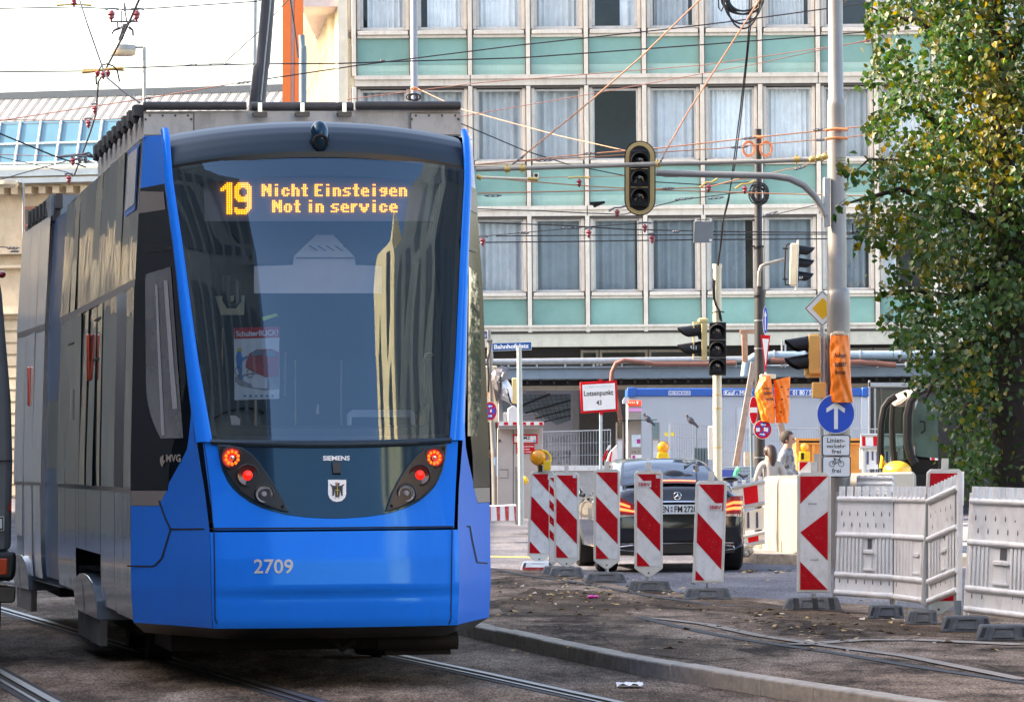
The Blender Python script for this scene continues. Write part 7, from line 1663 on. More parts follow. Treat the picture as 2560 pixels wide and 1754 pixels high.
# ================================================================ CAR
M_car = M('car_black_paint', (.012, .012, .016), .16, .3, var=.05, coat=1.0, warp=.001, bscale=2.5)
M_carg = glass('car_glass', (.22, .26, .32), 1.75, .01, 0, boost=.03)
M_tyre = M('tyre_rubber', (.015, .015, .016), .8, var=.2)
M_tail = M('tail_lens', (.40, .008, .012), .12, coat=1, var=.1); M_tlit = M('tail_lit', (1, .2, .08), .3, emit=(1, .12, .03), estr=1.0)
PHI = R(4.2); CB = P(1690, 1145, 54.3); CB.z = ZR
def C(x, y, z): return Vector((CB.x + x * math.cos(PHI) - y * math.sin(PHI), CB.y + x * math.sin(PHI) + y * math.cos(PHI), ZR + z))
CAR = thing('parked_car', 'black saloon car with lit tail lamps waiting behind the beacons', 'car', CB)
ST_ = [(-.01, .70, .46, .66, .70), (.015, .80, .34, .80, .84), (.06, .845, .27, .90, .99), (.14, .87, .24, .93, 1.075), (.30, .895, .22, .945, 1.075), (.62, .915, .20, .955, 1.06), (1.0, .92, .2, .96, 1.0), (2.5, .92, .2, .95, .98), (3.6, .915, .2, .93, .99), (4.3, .89, .21, .86, .92), (4.7, .82, .24, .72, .78), (4.9, .62, .32, .58, .62)]
def carprof(y, u):
    w, zb, zs, zt_ = [interp([(s[0], s[i]) for s in ST_], y) for i in (1, 2, 3, 4)]
    a = abs(u) * 8; pts = [(0, zb), (.8 * w, zb), (.97 * w, zb + .10), (w, .5 * (zb + zs)), (.985 * w, zs - .09), (.93 * w, zs - .01), (.78 * w, lerp(zs, zt_, .65)), (.4 * w, zt_ - .008), (0, zt_)]
    i = min(int(a), 7); f = a - i; x = lerp(pts[i][0], pts[i + 1][0], f); z = lerp(pts[i][1], pts[i + 1][1], f)
    return (x if u > 0 else -x), z
YS = [-.01, 0, .015, .035, .06, .1, .14, .2, .3, .45, .62, .8, 1.0, 1.4, 1.9, 2.5, 3.0, 3.6, 4.0, 4.3, 4.5, 4.7, 4.8, 4.9]
m_ = MB(); nu = 48
m_.grid(lambda u, v: (lambda y, q: C(q[0], y, q[1]))(YS[round(v * (len(YS) - 1))], carprof(YS[round(v * (len(YS) - 1))], u * 2 - 1 if abs(u * 2 - 1) > 1e-6 else 1e-6)), nu, len(YS) - 1)
m_.add([C(*(lambda q: (q[0], -.01, q[1]))(carprof(-.01, (k / nu) * 2 - 1 or 1e-6))) for k in range(nu + 1)], [tuple(range(nu + 1))])
m_.build('body', M_car, CAR, ang=50)
GH = [(.50, .72, .66, 1.05), (.66, .74, .64, 1.10), (1.0, .77, .61, 1.23), (1.4, .785, .59, 1.345), (1.75, .79, .585, 1.41), (2.1, .795, .585, 1.435), (2.7, .795, .585, 1.44), (3.1, .785, .57, 1.40), (3.5, .76, .56, 1.22), (3.85, .74, .6, 1.0)]
def gh(y, u, o=0.0):
    wb, wt, zt_ = [interp([(s[0], s[i]) for s in GH], y) for i in (1, 2, 3)]
    a = abs(u) * 5; z0 = .95; pts = [(wb, z0), (lerp(wb, wt, .5), lerp(z0, zt_, .5)), (wt, zt_ - .05), (wt * .86, zt_ - .016), (wt * .5, zt_ - .003), (0, zt_)]
    i = min(int(a), 4); f = a - i; x = lerp(pts[i][0], pts[i + 1][0], f); z = lerp(pts[i][1], pts[i + 1][1], f)
    return C((x if u > 0 else -x), y, z + o)
GY = [.5, .66, .8, 1.0, 1.2, 1.4, 1.6, 1.75, 1.9, 2.1, 2.4, 2.7, 2.9, 3.1, 3.3, 3.5, 3.85]
m_ = MB()
for sgn in (1, -1): m_.grid(lambda u, v: gh(GY[round(v * (len(GY) - 1))], sgn * max(u, 1e-6)), 15, len(GY) - 1)
m_.build('roof', M('car_roof_paint', (.03, .032, .038), .12, .4, var=.04, coat=1.0), CAR, ang=50)
# rear window with pale headrests behind it
def rw(u, v, o=.012):
    x = lerp(-1, 1, u) * lerp(.625, .50, v); y = lerp(.66, 1.66, v) + .10 * (1 - (lerp(-1, 1, u)) ** 2) * (-1 if v < .5 else .0) * 0; z = interp([(.5, 1.05), (.66, 1.10), (1.0, 1.23), (1.4, 1.345), (1.75, 1.41)], y) - .035 * lerp(-1, 1, u) ** 2
    return C(x, y - .02, z + o)
m_ = MB(); m_.grid(lambda u, v: rw(u, v, .03), 16, 12); m_.build('rear_window', M('car_window_gloss', (.03, .045, .075), .04, var=.35, scale=1.6, spec=.5, stint=(.7, .85, 1)), CAR)
m_ = MB()
for a, b in ((0, 1),):
    for k in range(24): m_.quad(rw(k / 24, -.03, .026), rw((k + 1) / 24, -.03, .026), rw((k + 1) / 24, .015, .032), rw(k / 24, .015, .032)); m_.quad(rw(k / 24, .99, .034), rw((k + 1) / 24, .99, .034), rw((k + 1) / 24, 1.03, .03), rw(k / 24, 1.03, .03))
for k in range(14): m_.quad(rw(-.02, k / 14, .028), rw(-.02, (k + 1) / 14, .028), rw(.012, (k + 1) / 14, .034), rw(.012, k / 14, .034)); m_.quad(rw(1.02, k / 14, .028), rw(1.02, (k + 1) / 14, .028), rw(.988, (k + 1) / 14, .034), rw(.988, k / 14, .034))
m_.build('window_seal', M_blk, CAR)
m_ = MB(); m_.ell(C(.07, .92, 1.215), (.15, .05, .07), 14, 8, rot=Matrix.Rotation(-.4, 3, 'X')); m_.ell(C(.22, .9, 1.19), (.12, .05, .045), 14, 8, rot=Matrix.Rotation(-.4, 3, 'X')); m_.build('rear_headrest', M('car_seat_dark', (.03, .03, .04), .7), CAR)
m_ = MB(); m_.grid(lambda u, v: rw(lerp(.30, .76, u), lerp(.012, .05, v), .042), 10, 2); m_.build('high_stop_lamp', M_tlit, CAR)
m_ = MB(); m_.tube([rw(.72, .55, .045), rw(.92, .93, .045)], .012, 6); m_.build('window_wiper', M_blk, CAR)
for sgn in (-1, 1):   # side glass
    m_ = MB(); m_.grid(lambda u, v: gh(lerp(1.15, 3.5, u), sgn * lerp(.03, .36, v), 0) + (C(sgn, 0, 0) - C(0, 0, 0)) * .008, 12, 4); m_.build('side_window', M_carg, CAR)
    m_ = MB(); xs = lambda u: sgn * lerp(.40, .87, u)
    def tlf(u, v, o=0.0):
        x = lerp(.42, .865, u); z = lerp(lerp(.715, .70, u), lerp(.80, .955, min(1, u * 1.5)), v); y = interp([(0, -.03), (.5, -.02), (.72, -.005), (.80, .03), (.84, .09), (.87, .22)], x) - .02; return C(sgn * x, y - o, z)
    m_.grid(lambda u, v: tlf(u, v), 14, 6); tl = m_.build('tail_lamp', M_tail, CAR)
    m_ = MB()
    for v0, v1, u0, u1 in ((.60, .74, .38, .98), (.32, .47, .22, .98)): m_.grid(lambda u, v: tlf(lerp(u0, u1, u), lerp(v0, v1, v), .008), 10, 1)
    m_.build('lit_bar', M_tlit, tl)
    m_ = MB(); m_.grid(lambda u, v: tlf(u, lerp(-.02, .10, v), .006), 10, 1); m_.build('clear_strip', M_chrome, tl)
    m_ = MB(); m_.grid(lambda u, v: C(sgn * lerp(.42, .80, u), .02 + .03 * u ** 3 - .03, lerp(.515, .535, v)), 6, 1); m_.build('reflector', M_redglass, CAR)
    m_ = MB(); ex = [C(sgn * x, y, z) for x, y, z in ((.40, -.02, .285), (.47, -.02, .335), (.56, -.02, .345), (.72, .02, .325), (.74, .02, .29), (.55, -.01, .275))]; m_.tube(ex + [ex[0]], .011, 6, cap=False); m_.build('exhaust_trim', M_chrome, CAR)
    m_ = MB(); m_.ell(C(sgn * 1.0, 3.15, 1.0), (.10, .07, .075), 12, 8); m_.tube([C(sgn * .88, 3.1, .95), C(sgn * .96, 3.15, .97)], .03, 8); mi = m_.build('wing_mirror', M_car, CAR); m_ = MB(); m_.disc(C(sgn * 1.0, 3.075, 1.0), C(0, -1, 0) - C(0, 0, 0), .06, 14); m_.build('mirror_glass', M_chrome, mi)
    for y in (.95, 3.85):
        m_ = MB(); ax = C(1, 0, 0) - C(0, 0, 0); m_.lathe(C(sgn * .80, y, .33), ax * sgn, [(-.13, .0), (-.13, .31), (-.10, .33), (.10, .33), (.13, .30), (.13, .23), (.10, .21), (.10, 0)], 28); w = m_.build('wheel', M_tyre, CAR)
        m_ = MB(); m_.lathe(C(sgn * .80, y, .33), ax * sgn, [(.115, .21), (.11, .10), (.12, .0)], 20); m_.build('rim', M_chrome, w)
m_ = MB(); m_.grid(lambda u, v: C(lerp(-.40, .40, u), -.028 + .02 * v, lerp(.885, .90, v) - .008 * (2 * u - 1) ** 2), 16, 2); m_.build('chrome_strip', M_chrome, CAR)
m_ = MB(); m_.grid(lambda u, v: C(lerp(-.72, .72, u), .03 + .02 * abs(2 * u - 1) ** 3 - .055, lerp(.36, .375, v)), 16, 1); m_.build('bumper_trim', M_chrome, CAR)
m_ = MB(); m_.grid(lambda u, v: C(lerp(-.74, .74, u), .02 - .03 + .04 * abs(2 * u - 1) ** 4, lerp(.24, .355, v)), 16, 2); m_.build('diffuser', M_blk, CAR)
m_ = MB(); m_.prism([C(x, -.045, z) for x, z in ((-.26, .735), (.26, .735), (.26, .85), (-.26, .85))], C(0, .02, 0) - C(0, 0, 0)); np_ = m_.build('number_plate', M_swhite, CAR)
cp_ = lambda x, z: C(x, -.049, z)
m_ = MB(); m_.text('EN', cp_, -.195, .835, -.10, .755, .02); m_.text('FM', cp_, -.03, .835, .07, .755, .02); m_.text('2728', cp_, .09, .835, .25, .755, .02); m_.build('plate_lettering', M_sblack, np_)
m_ = MB(); 
for z in (.815, .775): m_.disc(cp_(-.065, z), C(0, -1, 0) - C(0, 0, 0), .016, 12)
m_.build('plate_seal', M('plate_seal_grey', (.30, .25, .35), .5), np_); m_ = MB(); m_.add([C(x, -.047, z) for x, z in ((-.26, .735), (-.215, .735), (-.215, .85), (-.26, .85))], [(0, 1, 2, 3)]); m_.build('euro_band', M_sblue, np_)
m_ = MB(); cc = C(.01, -.03, .962); rx = C(1, 0, 0) - C(0, 0, 0)
m_.tube([cc + rx * .047 * math.cos(k * .2618) + UP * .047 * math.sin(k * .2618) for k in range(25)], .005, 6, cap=False)
for k in range(3): a = math.pi / 2 + k * 2.094; m_.tube([cc, cc + rx * .045 * math.cos(a) + UP * .045 * math.sin(a)], [.010, .003], 6)
m_.build('star_emblem', M_chrome, CAR)

# ================================================================ VAN AT THE LEFT EDGE
DV = 30.0
def V(px, py, d=0.0): return P(px, py, DV + d)
VAN = thing('delivery_van', 'grey van at the left picture edge, only its corner with orange lamp showing', 'van', P(-300, 1632, DV))
M_van = M('van_grey_paint', (.13, .135, .145), .4, .0, var=.08, coat=.1)
prof = [(28, 1378), (32, 1150), (28, 1000), (16, 860), (6, 740), (-8, 640), (-30, 585), (-70, 560), (-620, 560), (-660, 600), (-690, 900), (-695, 1378)]
m_ = MB(); m_.prism([V(x, y) for x, y in prof], (-.85, 5.0, 0)); m_.build('body', M_van, VAN, bevel=.05, seg=3)
m_ = MB(); m_.prism([V(x, y, -.12) for x, y in ((42, 1378), (40, 1428), (34, 1452), (-700, 1452), (-706, 1378))], (-.24, 1.2, 0)); m_.build('bumper', M_blk, VAN, bevel=.03)
m_ = MB(); m_.prism([V(x, y, -.02) for x, y in ((40, 1464), (38, 1502), (30, 1506), (-690, 1506), (-690, 1464))], (-.06, .3, 0)); m_.build('underrun_bar', M_bolt, VAN, bevel=.01)
m_ = MB(); m_.pr(-70, 1395, 18, 1436, DV - .14, .03); m_.build('indicator_lamp', M_orl, VAN, bevel=.01)
m_ = MB(); m_.ell(V(4, 686, -.02), (.03, .04, .025), 12, 8); m_.build('side_marker', M_redglass, VAN)
m_ = MB(); m_.pr(-160, 1290, 10, 1326, DV - .04, .02); pl2 = m_.build('number_plate', M_swhite, VAN); m_ = MB(); m_.pr(-158, 1292, 8, 1324, DV - .044, 0); m_.build('plate_border', M_blk, pl2); m_ = MB(); m_.pr(-155, 1296, 5, 1320, DV - .048, 0); m_.build('plate_face', M_swhite, pl2)
m_ = MB(); m_.pp([(20, 1265), (28, 1245), (28, 1275), (20, 1278)], DV - .03, .02); m_.build('reflector', M_redglass, VAN)
for x in (-60, -640):
    m_ = MB(); c = V(x, 1520, .9); c.z = ZT + .36; m_.lathe(c, (1, 0, 0), [(-.14, 0), (-.14, .33), (-.1, .36), (.1, .36), (.14, .33), (.14, 0)], 26); m_.build('wheel', M_tyre, VAN)
m_ = MB(); m_.pr(-690, 1150, 28, 1153, DV - .015, .01); m_.pr(-330, 620, -326, 1375, DV - .015, .01); m_.build('door_seam', M_gap, VAN)
m_ = MB(); m_.pp([(-60, 700), (-25, 760), (-10, 980), (-300, 980), (-300, 700)], DV - .02, .01); m_.build('rear_window', M_frit, VAN)

# ================================================================ PEOPLE
M_skin = M('skin', (.42, .23, .16), .55, var=.06, scale=20)
def person(label, base, H, head_dir, pose, mats, hair_len=0):
    r = thing('person', label, 'person', base); f = Vector((math.sin(head_dir), -math.cos(head_dir), 0)); l = Vector((f.y, -f.x, 0)) * -1
    def B_(x, y, z): return (f * x + l * y + UP * z) * H
    vs, es, rs = [], [], []
    def j(p, rad, par=None):
        vs.append(p); rs.append(rad * H); 
        if par is not None: es.append((par, len(vs) - 1))
        return len(vs) - 1
    pel = j(B_(0, 0, .53), .082); sp = j(B_(-.005, 0, .63), .078, pel); ch = j(B_(0.0, 0, .74), .088, sp); nb = j(B_(.0, 0, .82), .055, ch); nk = j(B_(.012, 0, .86), .034, nb); hd = j(B_(.022, 0, .905), .050, nk); ht = j(B_(.018, 0, .955), .054, hd); tp = j(B_(.01, 0, .985), .03, ht)
    legs = pose['legs']
    for s, (k1, an) in zip((-1, 1), legs):
        h = j(B_(0, s * .055, .50), .062, pel); k = j(B_(k1[0], s * .055, k1[1]), .042, h); c = j(B_(lerp(k1[0], an[0], .35) - .01, s * .055, lerp(k1[1], an[1], .35)), .042, k); a = j(B_(an[0], s * .055, an[1]), .026, c); j(B_(an[0] + .085, s * .06, an[1] - .022), .022, a)
    hands = []
    for s, (el, wr, fd) in zip((-1, 1), pose['arms']):
        sh = j(B_(0, s * .105, .80), .042, nb); e = j(B_(*el), .030, sh); w = j(B_(*wr), .021, e)
        fd = Vector(fd).normalized(); sd_ = Vector((fd.y, -fd.x, 0)); sd_ = sd_.normalized() if sd_.length > .1 else Vector((0, 1, 0))
        pw = Vector(wr) + fd * .035; pa = j(B_(*pw), .024, w); hands.append(pw)
        for q, ln in zip((-1.4, -.5, .4, 1.3), (.040, .048, .045, .035)):
            p1 = pw + fd * .025 + sd_ * q * .011; a1 = j(B_(*p1), .0065, pa); a2 = j(B_(*(p1 + fd * ln * .5)), .006, a1); j(B_(*(p1 + fd * ln * .85 + sd_ * .004 + Vector((0, 0, -.012)))), .005, a2)
        t1 = j(B_(*(pw + sd_ * -.024)), .0075, pa); j(B_(*(pw + sd_ * -.036 + fd * .024)), .006, t1)
    me = bpy.data.meshes.new('body'); me.from_pydata([v for v in vs], es, []); ob = bpy.data.objects.new('body_rig', me); COL.objects.link(ob)
    sm = ob.modifiers.new('skin', 'SKIN')
    for i, q in enumerate(rs): me.skin_vertices[0].data[i].radius = (q, q)
    me.skin_vertices[0].data[0].use_root = True
    sb = ob.modifiers.new('sub', 'SUBSURF'); sb.levels = 1; sb.render_levels = 1
    dg = bpy.context.evaluated_depsgraph_get(); m2 = bpy.data.meshes.new_from_object(ob.evaluated_get(dg)); bpy.data.objects.remove(ob)
    m2.materials.clear()
    for q in mats: m2.materials.append(q)
    for p in m2.polygons:
        c = p.center; z = c.z / H; mi = 1
        if z < .03: mi = 3
        elif z < .50 and abs(c.dot(l)) < .10 * H: mi = 2
        if z > .838: mi = 0
        for hp in hands:
            if (c - B_(*hp)).length < .075 * H: mi = 0
        p.material_index = mi; p.use_smooth = True
    m2.name = 'body'; b = bpy.data.objects.new('body', m2); COL.objects.link(b); b.parent = r; WL[b.name] = Vector(base)
    W_ = lambda x, y, z: Vector(base) + B_(x, y, z)
    m_ = MB(); m_.ell(W_(.004, 0, .943), (.066 * H, .064 * H, .064 * H), 18, 12)
    zc_ = (Vector(base) + UP * .925 * H).z
    m_.v = [v if (v - W_(.010, 0, .945)).dot(f) < .022 * H or v.z > (Vector(base) + UP * .972 * H).z else W_(.02, 0, .96) for v in m_.v]
    if hair_len: m_.tube([W_(-.02, 0, .96), W_(-.055, 0, .90), W_(-.06, 0, .85), W_(-.055, 0, .85 - hair_len)], [.05 * H, .048 * H, .038 * H, .018 * H], 12)
    m_.build('hair', mats[4], r)
    m_ = MB(); m_.tube([W_(.066, 0, .925), W_(.085, 0, .908), W_(.07, 0, .903)], [.006 * H, .010 * H, .008 * H], 8)
    for s in (-1, 1): m_.ell(W_(.012, s * .052, .918), (.012 * H, .006 * H, .018 * H), 10, 7)
    m_.build('nose_and_ears', mats[0], r)
    m_ = MB()
    for s in (-1, 1): m_.ell(W_(.066, s * .019, .93), (.006 * H, .008 * H, .005 * H), 8, 6)
    m_.tube([W_(.069, -.014, .887), W_(.073, 0, .886), W_(.069, .014, .887)], .003 * H, 6); m_.build('eyes_and_mouth', mats[5], r)
    return r, W_
M_eye = M('eye_dark', (.03, .02, .02), .3)
walk = dict(legs=[((.05, .29), (-.02, .04)), ((-.01, .28), (-.14, .06))], arms=[((-.06, -.15, .64), (.03, -.16, .52), (.3, 0, -1)), ((.03, .15, .64), (.13, .14, .54), (.5, 0, -1))])
M_shirt = M('patterned_shirt', (.24, .25, .27), .8, var=.95, scale=11); 
q = P(1968, 1290, 67); q.z = ZR + .1
person('grey haired man in a black and white patterned shirt walking right behind the block', q, 1.74, R(75), walk, [M_skin, M_shirt, M('jeans', (.05, .06, .10), .8), M_blk, M('grey_brown_hair', (.04, .030, .022), .8, var=.3, scale=40), M_eye])
q = P(1927, 1295, 66); q.z = ZR + .1
person('dark haired woman in a white strap top seen from behind beside the patterned shirt', q, 1.52, R(-160), walk, [M_skin, M('white_top', (.36, .34, .32), .8, var=.15, scale=8), M('dark_skirt', (.03, .03, .035), .8), M_blk, M('dark_brown_hair', (.035, .018, .014), .55, var=.4, scale=50), M_eye], hair_len=.06)
ph = dict(legs=[((.07, .30), (.02, .04)), ((-.02, .28), (-.15, .07))], arms=[((-.01, -.16, .64), (.05, -.13, .50), (.4, 0, -1)), ((.06, .15, .66), (.06, .09, .82), (.0, -.25, 1))])
q = P(1220, 1262, 112); q.z = ZR
pm, W_ = person('man in dark blue clothes holding a phone to his ear beside the tram corner', q, 1.74, R(20), ph, [M_skin, M('navy_jumper', (.012, .025, .075), .8, var=.15), M('navy_trousers', (.01, .012, .03), .8), M_blk, M('black_hair', (.012, .01, .01), .7), M_eye])
m_ = MB(); m_.box(W_(.05, .07, .90), (.05, .02, .13)); o = m_.build('mobile_phone', M_blk, loc=W_(.05, .07, .90), bevel=.004); tag(o, 'small dark phone at the ear of the man beside the tram', 'phone')

# ================================================================ TREE
DT = 41.0
M_leafs = []
def leafmat(name, c0, c1):
    m = bpy.data.materials.new(name); m.use_nodes = True; t = m.node_tree; L = t.links.new; t.nodes.clear()
    o = nd(t, 'ShaderNodeOutputMaterial'); g = nd(t, 'ShaderNodeNewGeometry'); mx = nd(t, 'ShaderNodeMix', data_type='RGBA'); mx.inputs[6].default_value = c0 + (1,); mx.inputs[7].default_value = c1 + (1,)
    L(g.outputs['Random Per Island'], mx.inputs[0])
    d = nd(t, 'ShaderNodeBsdfPrincipled'); d.inputs['Roughness'].default_value = .42; d.inputs['Specular IOR Level'].default_value = .45; L(mx.outputs[2], d.inputs['Base Color'])
    tr = nd(t, 'ShaderNodeBsdfTranslucent'); hs = nd(t, 'ShaderNodeHueSaturation'); hs.inputs['Saturation'].default_value = 1.15; hs.inputs['Value'].default_value = 1.7; L(mx.outputs[2], hs.inputs['Color']); L(hs.outputs[0], tr.inputs[0])
    ms = nd(t, 'ShaderNodeMixShader'); ms.inputs[0].default_value = .28; L(d.outputs[0], ms.inputs[1]); L(tr.outputs[0], ms.inputs[2]); L(ms.outputs[0], o.inputs[0]); return m
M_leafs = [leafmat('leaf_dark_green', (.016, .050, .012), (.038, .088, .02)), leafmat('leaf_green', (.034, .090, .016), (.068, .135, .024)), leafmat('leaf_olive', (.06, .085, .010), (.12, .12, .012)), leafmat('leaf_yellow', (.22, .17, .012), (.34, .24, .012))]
M_bark = M('bark', (.032, .025, .020), .9, var=.45, scale=14, bump=.8, bscale=24, dirt=.5, dcol=(.018, .015, .013), dscale=(4, 4, .6))
M_twig = M('twig', (.05, .035, .02), .8, var=.3)
TREE = thing('poplar_tree', 'large poplar with green and yellow leaves filling the right side', 'tree', P(2545, 1500, DT))
m_ = MB(); s = DT / F
m_.ppost([(2550, 1520), (2546, 1400), (2540, 1250), (2536, 1100), (2530, 950), (2538, 820), (2528, 640), (2505, 430), (2500, 200), (2480, -60), (2470, -300)], DT, [80, 66, 60, 58, 60, 56, 46, 36, 26, 18, 10], 22)
for k, v in enumerate(m_.v): v += Vector((math.sin(v.z * 9 + k % 22) * .012, math.cos(v.z * 7 + k % 22 * 2) * .012, 0))
m_.build('trunk', M_bark, TREE)
LB = [(-260, 2200), (0, 2165), (60, 2190), (130, 2172), (200, 2182), (250, 2200), (330, 2185), (400, 2170), (450, 2160), (500, 2135), (530, 2150), (580, 2190), (640, 2200), (700, 2222), (760, 2232), (830, 2240), (900, 2252), (960, 2290), (1000, 2325), (1060, 2345), (1120, 2360), (1180, 2385), (1215, 2440)]
from mathutils import noise as mnoise
rt = random.Random(5)
branches = []
for pts in ([(2528, 640), (2450, 560), (2350, 500), (2250, 480), (2150, 505), (2110, 512)], [(2505, 430), (2400, 330), (2300, 280), (2220, 260), (2185, 300)], [(2500, 200), (2400, 110), (2300, 60), (2220, 40), (2170, 20)], [(2536, 760), (2460, 720), (2380, 740), (2290, 720), (2215, 725)], [(2530, 900), (2450, 840), (2380, 880), (2330, 960), (2310, 1010)], [(2535, 980), (2470, 960), (2420, 1030), (2390, 1120), (2380, 1190)],
            [(2500, 200), (2560, 60), (2640, -60)], [(2530, 640), (2620, 560), (2720, 520)], [(2536, 820), (2610, 800), (2700, 850)], [(2480, -60), (2400, -150), (2300, -200)], [(2240, 395), (2180, 405), (2135, 430), (2112, 415)], [(2300, 560), (2230, 600), (2165, 590), (2140, 575)]):
    d = rt.uniform(-.5, .5); pp_ = [P(x, y, DT + d * k / len(pts)) for k, (x, y) in enumerate(pts)]; pp_ = [p + Vector((rt.uniform(-.03, .03), 0, rt.uniform(-.03, .03))) for p in pp_]
    branches.append(pp_); m_ = MB(); n = len(pp_); m_.tube(pp_, [lerp(.055 if pts[0][0] > 2400 else .014, .006, k / (n - 1)) for k in range(n)], 8); m_.build('limb', M_bark, TREE)
LV_, LF_, LM_ = [], [], []
def leaf(c, size, yel, dark):
    nrm = Vector((rt.gauss(0, 1), -abs(rt.gauss(.7, .7)), rt.gauss(.35, .8))).normalized(); ax = Vector((rt.gauss(0, .55), rt.gauss(0, .4), -1)); ax = (ax - nrm * ax.dot(nrm)).normalized(); sd_ = nrm.cross(ax); o = len(LV_)
    fo_ = rt.uniform(.05, .3)
    for a, b, k in ((0, 0, 0), (.30, .52, 1), (.62, .38, 1), (1.05, 0, 0), (.62, -.38, 1), (.30, -.52, 1)): LV_.append(c + ax * a * size + sd_ * b * size + nrm * (fo_ * abs(b) * size + rt.uniform(-.03, .03) * size))
    LF_.extend([(o, o + 1, o + 2, o + 3), (o, o + 3, o + 4, o + 5)])
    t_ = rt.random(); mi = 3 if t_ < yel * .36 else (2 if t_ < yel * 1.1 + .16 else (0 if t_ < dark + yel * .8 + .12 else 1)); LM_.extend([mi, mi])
twig_m = MB(); ncl = 0; tries = 0
while ncl < 2250 and tries < 40000:
    tries += 1
    x, y = rt.uniform(2100, 2760), rt.uniform(-260, 1225); lb = interp(LB, y)
    e = x - lb
    if e < 4: continue
    if y > 830 and x > 2485 + rt.uniform(-15, 10) and rt.random() > .16 + (.3 if x > 2620 else 0): continue
    nz = mnoise.noise(Vector((x / 70, y / 60, 3.1))) + .5 * mnoise.noise(Vector((x / 28, y / 28, 9.7)))
    thr = interp([(0, .12), (60, -.04), (60.01, -.04 - (.35 if y > 780 else 0)), (160, -.28 - (.4 if y > 780 else 0)), (300, -.45)], e)
    if nz < thr: continue
    d = rt.gauss(0, .75); c0 = P(x, y, DT + d); yf = max(0, min(1, .04 + .55 * mnoise.noise(Vector((x / 120, y / 120, 1.3))) + (.24 if x > 2430 and y < 480 else 0) + (.10 if y < 420 else 0) - (.10 if y > 700 else 0)))  # yellow share raised high in the crown, partly for its backlight
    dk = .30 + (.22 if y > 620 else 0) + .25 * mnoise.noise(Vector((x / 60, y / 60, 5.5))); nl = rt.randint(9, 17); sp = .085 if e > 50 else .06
    dirn = Vector((rt.gauss(-.4, .5), rt.gauss(0, .4), rt.gauss(-.2, .6))).normalized(); tl_ = rt.uniform(.15, .32)
    tw = [c0 - dirn * tl_ * .5, c0, c0 + dirn * tl_ * .5 + Vector((0, 0, -.04))]
    if ncl % 2 == 0: twig_m.tube(tw, .0035, 4, cap=False)
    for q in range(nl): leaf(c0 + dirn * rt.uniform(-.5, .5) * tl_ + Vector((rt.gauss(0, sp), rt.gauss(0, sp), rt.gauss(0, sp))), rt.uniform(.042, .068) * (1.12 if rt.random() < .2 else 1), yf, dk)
    ncl += 1
# single sprays reaching out to the left
for pts in ([(2150, 505), (2125, 490), (2100, 508), (2090, 515)], [(2140, 425), (2120, 412), (2110, 408), (2104, 425)], [(2190, 600), (2165, 598), (2148, 588), (2140, 600)], [(2240, 720), (2220, 715), (2205, 722), (2198, 724)], [(2180, 190), (2172, 195), (2166, 196)], [(2195, 330), (2180, 320), (2170, 318)], [(2185, 60), (2178, 40), (2168, 10)], [(2235, 790), (2222, 785), (2212, 795)], [(2255, 840), (2245, 832), (2236, 850)]):
    pw = [P(x, y, DT - .1) for x, y in pts]; twig_m.tube(pw, .0035, 4, cap=False)
    for p in pw:
        for q in range(4): leaf(p + Vector((rt.gauss(0, .04), rt.gauss(0, .04), rt.gauss(-.02, .04))), rt.uniform(.06, .09), .12, .4)
    # sprays thicken towards the crown
    a = pw[0]
    for q in range(12): leaf(a + Vector((rt.gauss(.04, .07), rt.gauss(0, .06), rt.gauss(0, .06))), rt.uniform(.06, .085), .15, .4)
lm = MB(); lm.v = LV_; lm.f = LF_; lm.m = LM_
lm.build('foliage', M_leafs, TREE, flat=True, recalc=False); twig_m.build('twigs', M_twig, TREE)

# ================================================================ OVERHEAD LINES
M_wire = M('dark_wire', (.035, .035, .04), .5, .4); M_wor = M('sunlit_orange_wire', (.48, .23, .125), .5); M_wrd = M('reddish_wire', (.36, .16, .12), .5); M_brass = M('brass_clamp', (.62, .42, .12), .35, .5); M_insr = M('dark_red_insulator', (.26, .03, .035), .3, coat=.5); M_fit = M('steel_fitting', (.16, .16, .17), .35, .7)  # the orange wire colour holds the low sunlight on the wires
def insul(parent, x, y, D, s=1.0, up=False, bar=24, ang=0.0, barmat=None):
    k = D / F; c = P(x, y, D); m_ = MB(); b2 = bar / 2
    m_.tube([P(x - b2, y + ang * b2, D), P(x - b2 * .3, y - 2, D), P(x + b2 * .3, y - 2, D), P(x + b2, y - ang * b2, D)], [3 * k * s, 2.2 * k * s, 2.2 * k * s, 3 * k * s], 7); m_.build('clamp', barmat or M_brass, parent)
    m_ = MB(); m_.lathe(c + UP * (-2 * k * s), (0, 0, 1 if up else -1), [(0, 2 * k * s), (3 * k * s, 4.5 * k * s), (7 * k * s, 8.5 * k * s), (10 * k * s, 5 * k * s), (14 * k * s, 7 * k * s), (17 * k * s, 3 * k * s), (21 * k * s, 2 * k * s)], 12); m_.build('insulator', M_insr, parent)
def buckle(parent, x, y, D, ln, ang=0.0, mat=None):
    k = D / F; m_ = MB(); a, b = P(x - ln / 2, y + ang * ln / 2, D), P(x + ln / 2, y - ang * ln / 2, D); u = UP * 2.2 * k
    m_.tube([a, a.lerp(b, .2) + u, a.lerp(b, .8) + u, b], 1.1 * k, 5); m_.tube([a, a.lerp(b, .2) - u, a.lerp(b, .8) - u, b], 1.1 * k, 5)
    for t in (.2, .5, .8): m_.ell(a.lerp(b, t), (3.2 * k, 3.2 * k, 3.2 * k), 8, 6)
    m_.build('turnbuckle', mat or M_fit, parent)
